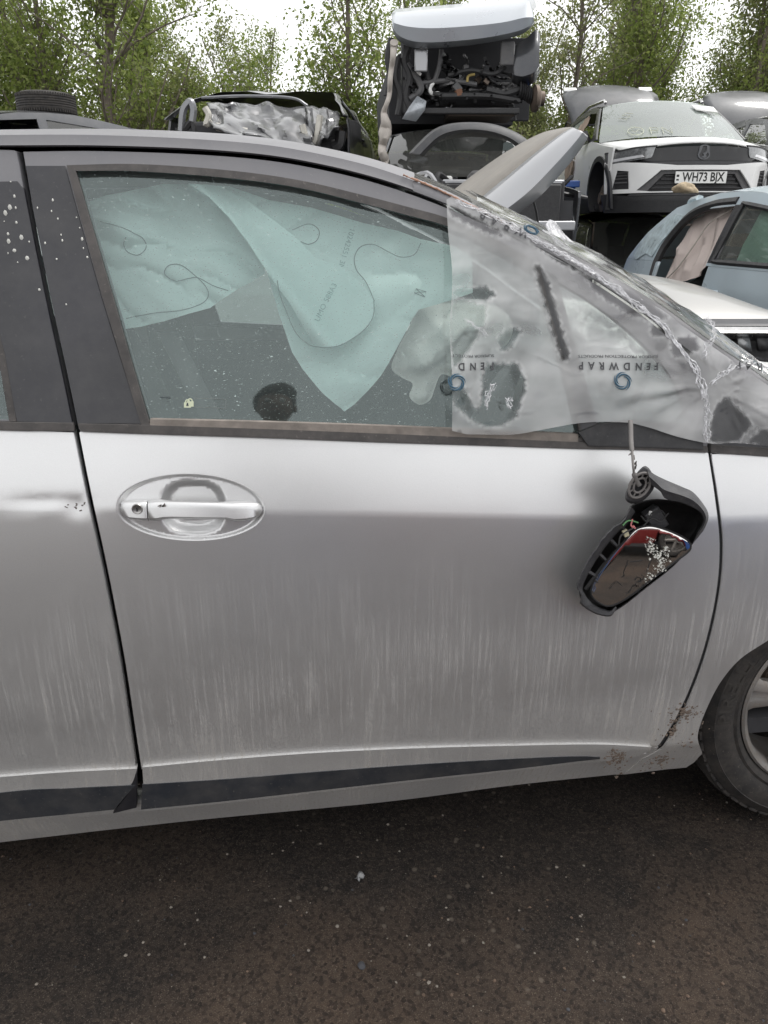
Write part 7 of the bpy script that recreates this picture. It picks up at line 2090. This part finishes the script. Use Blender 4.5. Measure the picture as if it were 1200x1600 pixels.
for k in range(3):
    mb = MB()
    for i in range((2600, 3200, 1600)[k]):
        x = rng.uniform(-1.5, 1.9); y = rng.uniform(-.75, .5)
        dens = 0.5 + 0.9 * mnoise.noise(Vector((x * 2.2, y * 2.2, 5 + k)))
        if rng.random() > dens: continue
        r = 0.0006 + 0.0034 * rng.random() ** 5
        c = Vector((x, y, ground_z(x, y) + r * .2))
        a = rng.uniform(0, 6.3)
        vs = [c + Vector((r * math.cos(a + q * 1.2566) * rng.uniform(.7, 1.3), r * math.sin(a + q * 1.2566) * rng.uniform(.7, 1.3), 0)) for q in range(5)] + [c + Vector((0, 0, r * .8))]
        mb.add(vs, [(q, (q + 1) % 5, 5) for q in range(5)])
    o = link("grit", mesh("grit", mb.v, mb.f, False), STONE[k]); tag(o, kind="stuff")

# ================================================================ the photographer, standing behind the camera, and what lies behind him
q_ = hit([430], [640], 0.0085)[0]
gp = np.array([q_[0], float(S(q_[0], q_[1])) + .0085, q_[1]])
e_ = .004
gn = np.array([float(S(q_[0] + e_, q_[1]) - S(q_[0] - e_, q_[1])) / (2 * e_), -1.0, float(S(q_[0], q_[1] + e_) - S(q_[0], q_[1] - e_)) / (2 * e_)]); gn /= np.linalg.norm(gn)
dv = gp - CAM; dv /= np.linalg.norm(dv)
rf_ = dv - 2 * (dv @ gn) * gn
hy = -1.62
hd = gp + rf_ * ((hy - gp[1]) / rf_[1])
print("HEAD", hd, "glass normal", gn)
SKIN = mat("skin", (.20, .115, .08), rough=.6, var=.06); HAIR = mat("dark_hair", (.02, .016, .013), rough=.7, var=.3, scale=60); COAT = mat("dark_coat", (.03, .03, .036), rough=.9, var=.15, scale=40); JEANS = mat("blue_denim", (.05, .09, .19), rough=.95, var=.2, scale=60); SHOE = mat("black_shoe", (.02, .02, .02), rough=.6)
def person(x, y, hz):
    """standing, both hands raised to hold a phone in front of the face; hz = height of the head's centre"""
    H_ = hz + .12; s = H_ / 1.76
    root = thing("person", (x, y, 0), "person in dark coat and blue jeans holding up a phone, mirrored in the window", "person")
    J = {"pel": (0, 0, .95), "sp": (0, .0, 1.12), "ch": (0, -.01, 1.32), "nk": (0, .0, 1.48), "nk2": (0, .01, 1.54),
         "sl": (-.17, 0, 1.43), "sr": (.17, 0, 1.43), "el": (-.25, .06, 1.17), "er": (.25, .06, 1.17), "wl": (-.12, .26, 1.27), "wr": (.12, .26, 1.27),
         "hl": (-.09, 0, .90), "hr": (.09, 0, .90), "kl": (-.11, .03, .50), "kr": (.11, .03, .50), "al": (-.12, 0, .10), "ar": (.12, 0, .10), "tl": (-.14, .14, .04), "tr": (.14, .14, .04)}
    rad = {"pel": .15, "sp": .14, "ch": .16, "nk": .075, "nk2": .06, "sl": .08, "sr": .08, "el": .052, "er": .052, "wl": .034, "wr": .034, "hl": .10, "hr": .10, "kl": .065, "kr": .065, "al": .045, "ar": .045, "tl": .035, "tr": .035}
    ks = list(J); E = [("pel", "sp"), ("sp", "ch"), ("ch", "nk"), ("nk", "nk2"), ("ch", "sl"), ("ch", "sr"), ("sl", "el"), ("sr", "er"), ("el", "wl"), ("er", "wr"), ("pel", "hl"), ("pel", "hr"), ("hl", "kl"), ("hr", "kr"), ("kl", "al"), ("kr", "ar"), ("al", "tl"), ("ar", "tr")]
    me = bpy.data.meshes.new("body")
    me.from_pydata([tuple(c * s for c in J[k]) for k in ks], [(ks.index(a), ks.index(b)) for a, b in E], [])
    o = link("body", me, None, root)
    md = o.modifiers.new("skin", 'SKIN')
    for i, k in enumerate(ks):
        sv = me.skin_vertices[0].data[i]; sv.radius = (rad[k] * s, rad[k] * s * (.72 if k in ("pel", "sp", "ch") else 1)); sv.use_root = (k == "pel")
    o.modifiers.new("sub", 'SUBSURF').levels = 2
    o.modifiers["sub"].render_levels = 2
    me.materials.append(COAT)
    dg = bpy.context.evaluated_depsgraph_get(); m2 = bpy.data.meshes.new_from_object(o.evaluated_get(dg)); o.modifiers.clear(); o.data = m2
    m2.materials.clear()
    for m_ in (COAT, JEANS, SHOE, SKIN): m2.materials.append(m_)
    for p in m2.polygons:
        c = p.center; p.use_smooth = True
        p.material_index = 2 if c.z < .09 * s else (1 if c.z < .90 * s and abs(c.x) < .3 else (3 if c.z > 1.50 * s or (c.y > .24 * s) else 0))
    # head
    bm = bmesh.new(); bmesh.ops.create_uvsphere(bm, u_segments=28, v_segments=20, radius=1)
    for v in bm.verts:
        q = v.co.copy(); w = .076 * (1 - .22 * max(0, -q.z) ** 1.5)
        v.co = Vector((q.x * w, q.y * (.098 - .02 * max(0, -q.z)), q.z * .118))
        if q.y > .75 and -.35 < q.z < .15: v.co.y += .022 * max(0, 1 - abs(q.x) * 5) * (1 - abs(q.z + .15) * 3 if abs(q.z + .15) < .33 else 0)     # nose
        if q.y > .7 and abs(q.z - .1) < .12 and .2 < abs(q.x) < .5: v.co.y -= .008                                                                # eye sockets
        if q.y > .6 and q.z < -.75: v.co.y += .010
    m3 = bpy.data.meshes.new("head"); bm.to_mesh(m3); bm.free(); m3.polygons.foreach_set("use_smooth", [True] * len(m3.polygons))
    hd_ = link("head", m3, SKIN, root); hd_.location = (0, .03 * s, hz)
    for sg in (-1, 1):
        mb = MB(); mb.lathe([(0, -.004), (.018, -.004), (.026, .004), (.018, .012), (0, .004)], n=14, axis='X', c=(sg * .078, 0, -.01)); e = mb.build("ear", SKIN, hd_)
        mb = MB(); mb.lathe([(0, .012), (.008, .008), (.012, 0)], n=10, axis='Y', c=(sg * .03, .084, .012)); mb.build("eye", mat("eye_white", (.7, .7, .68), rough=.3), hd_)
    mb = MB(); mb.tube([(-.022, .088, -.052), (0, .094, -.050), (.022, .088, -.052)], [.003, 0.0036, .003], n=6); mb.build("mouth", mat("lips", (.35, .14, .12), rough=.5), hd_)
    bm = bmesh.new(); bmesh.ops.create_uvsphere(bm, u_segments=26, v_segments=16, radius=1)
    for v in bm.verts:
        q = v.co.copy(); n = mnoise.noise(q * 4)
        top = max(0, q.z)
        v.co = Vector((q.x * (.090 + .012 * top), q.y * .108, q.z * .125 + .012)) * (1 + .06 * n)
        if q.y > .3 and q.z < .30: v.co.y = min(v.co.y, .05); v.co *= .80
        if q.z < -.35: v.co *= .82
        if q.z > .45: v.co += Vector((.028, .012, .012)) * top       # swept quiff
    m4 = bpy.data.meshes.new("hair"); bm.to_mesh(m4); bm.free(); m4.polygons.foreach_set("use_smooth", [True] * len(m4.polygons)); link("hair", m4, HAIR, hd_)
    # hands closed round the phone
    for sg in (-1, 1):
        W0 = Vector((sg * .12, .26, 1.27)) * s; tgt = Vector((sg * .055, .31, 1.33)) * s
        mb = MB(); mb.tube([W0, W0.lerp(tgt, .5), tgt], [.028, .036, .03], n=10); hnd = mb.build("palm", SKIN, root)
        for k in range(4):
            b = tgt + Vector((-sg * .004, .004 + .0, .028 - k * .019))
            mb = MB(); mb.tube([b, b + Vector((-sg * .022, .022, .004)), b + Vector((-sg * .045, .020, .004)), b + Vector((-sg * (.058 - .004 * abs(k - 1.5)), .010, .002))], [.0095, .009, .008, 0.0039], n=8); mb.build("finger", SKIN, root)
        b = tgt + Vector((0, -.02, .02)); mb = MB(); mb.tube([b, b + Vector((-sg * .018, -.012, .03)), b + Vector((-sg * .03, -.002, .05))], [.011, .010, .008], n=8); mb.build("thumb", SKIN, root)
    return root, s
PR, ps = person(float(hd[0]), hy - .0, float(hd[2]))
PR.rotation_euler = (0, 0, math.atan2(-(CAM[0] - hd[0]), 1.0) * .3)
PH = thing("phone", (CAM[0] - .02, CAM[1] - .06, CAM[2] - .10), "black phone held up in the person's hands", "phone")
mb = MB(); mb.box((0, 0, .05), (.075, .009, .155)); mb.build("phone_body", BLACKP, PH, bevel=.004)
mb = MB(); mb.box((0, -0.0033, .05), (.069, .001, .147)); mb.build("screen", mat("dark_screen", (.01, .01, .012), rough=.1), PH)
Wreck("red_hatchback", "dark red car parked behind the person with the phone", "car", (.35, -4.6, 0), R(184), REDP, glass=DARKGL)
skip_("blue_waste_skip", (2.9, -3.6, 0), .3, "tall blue skip standing beside the dark red car", sx=1.5, sy=1.2, hz=1.05)
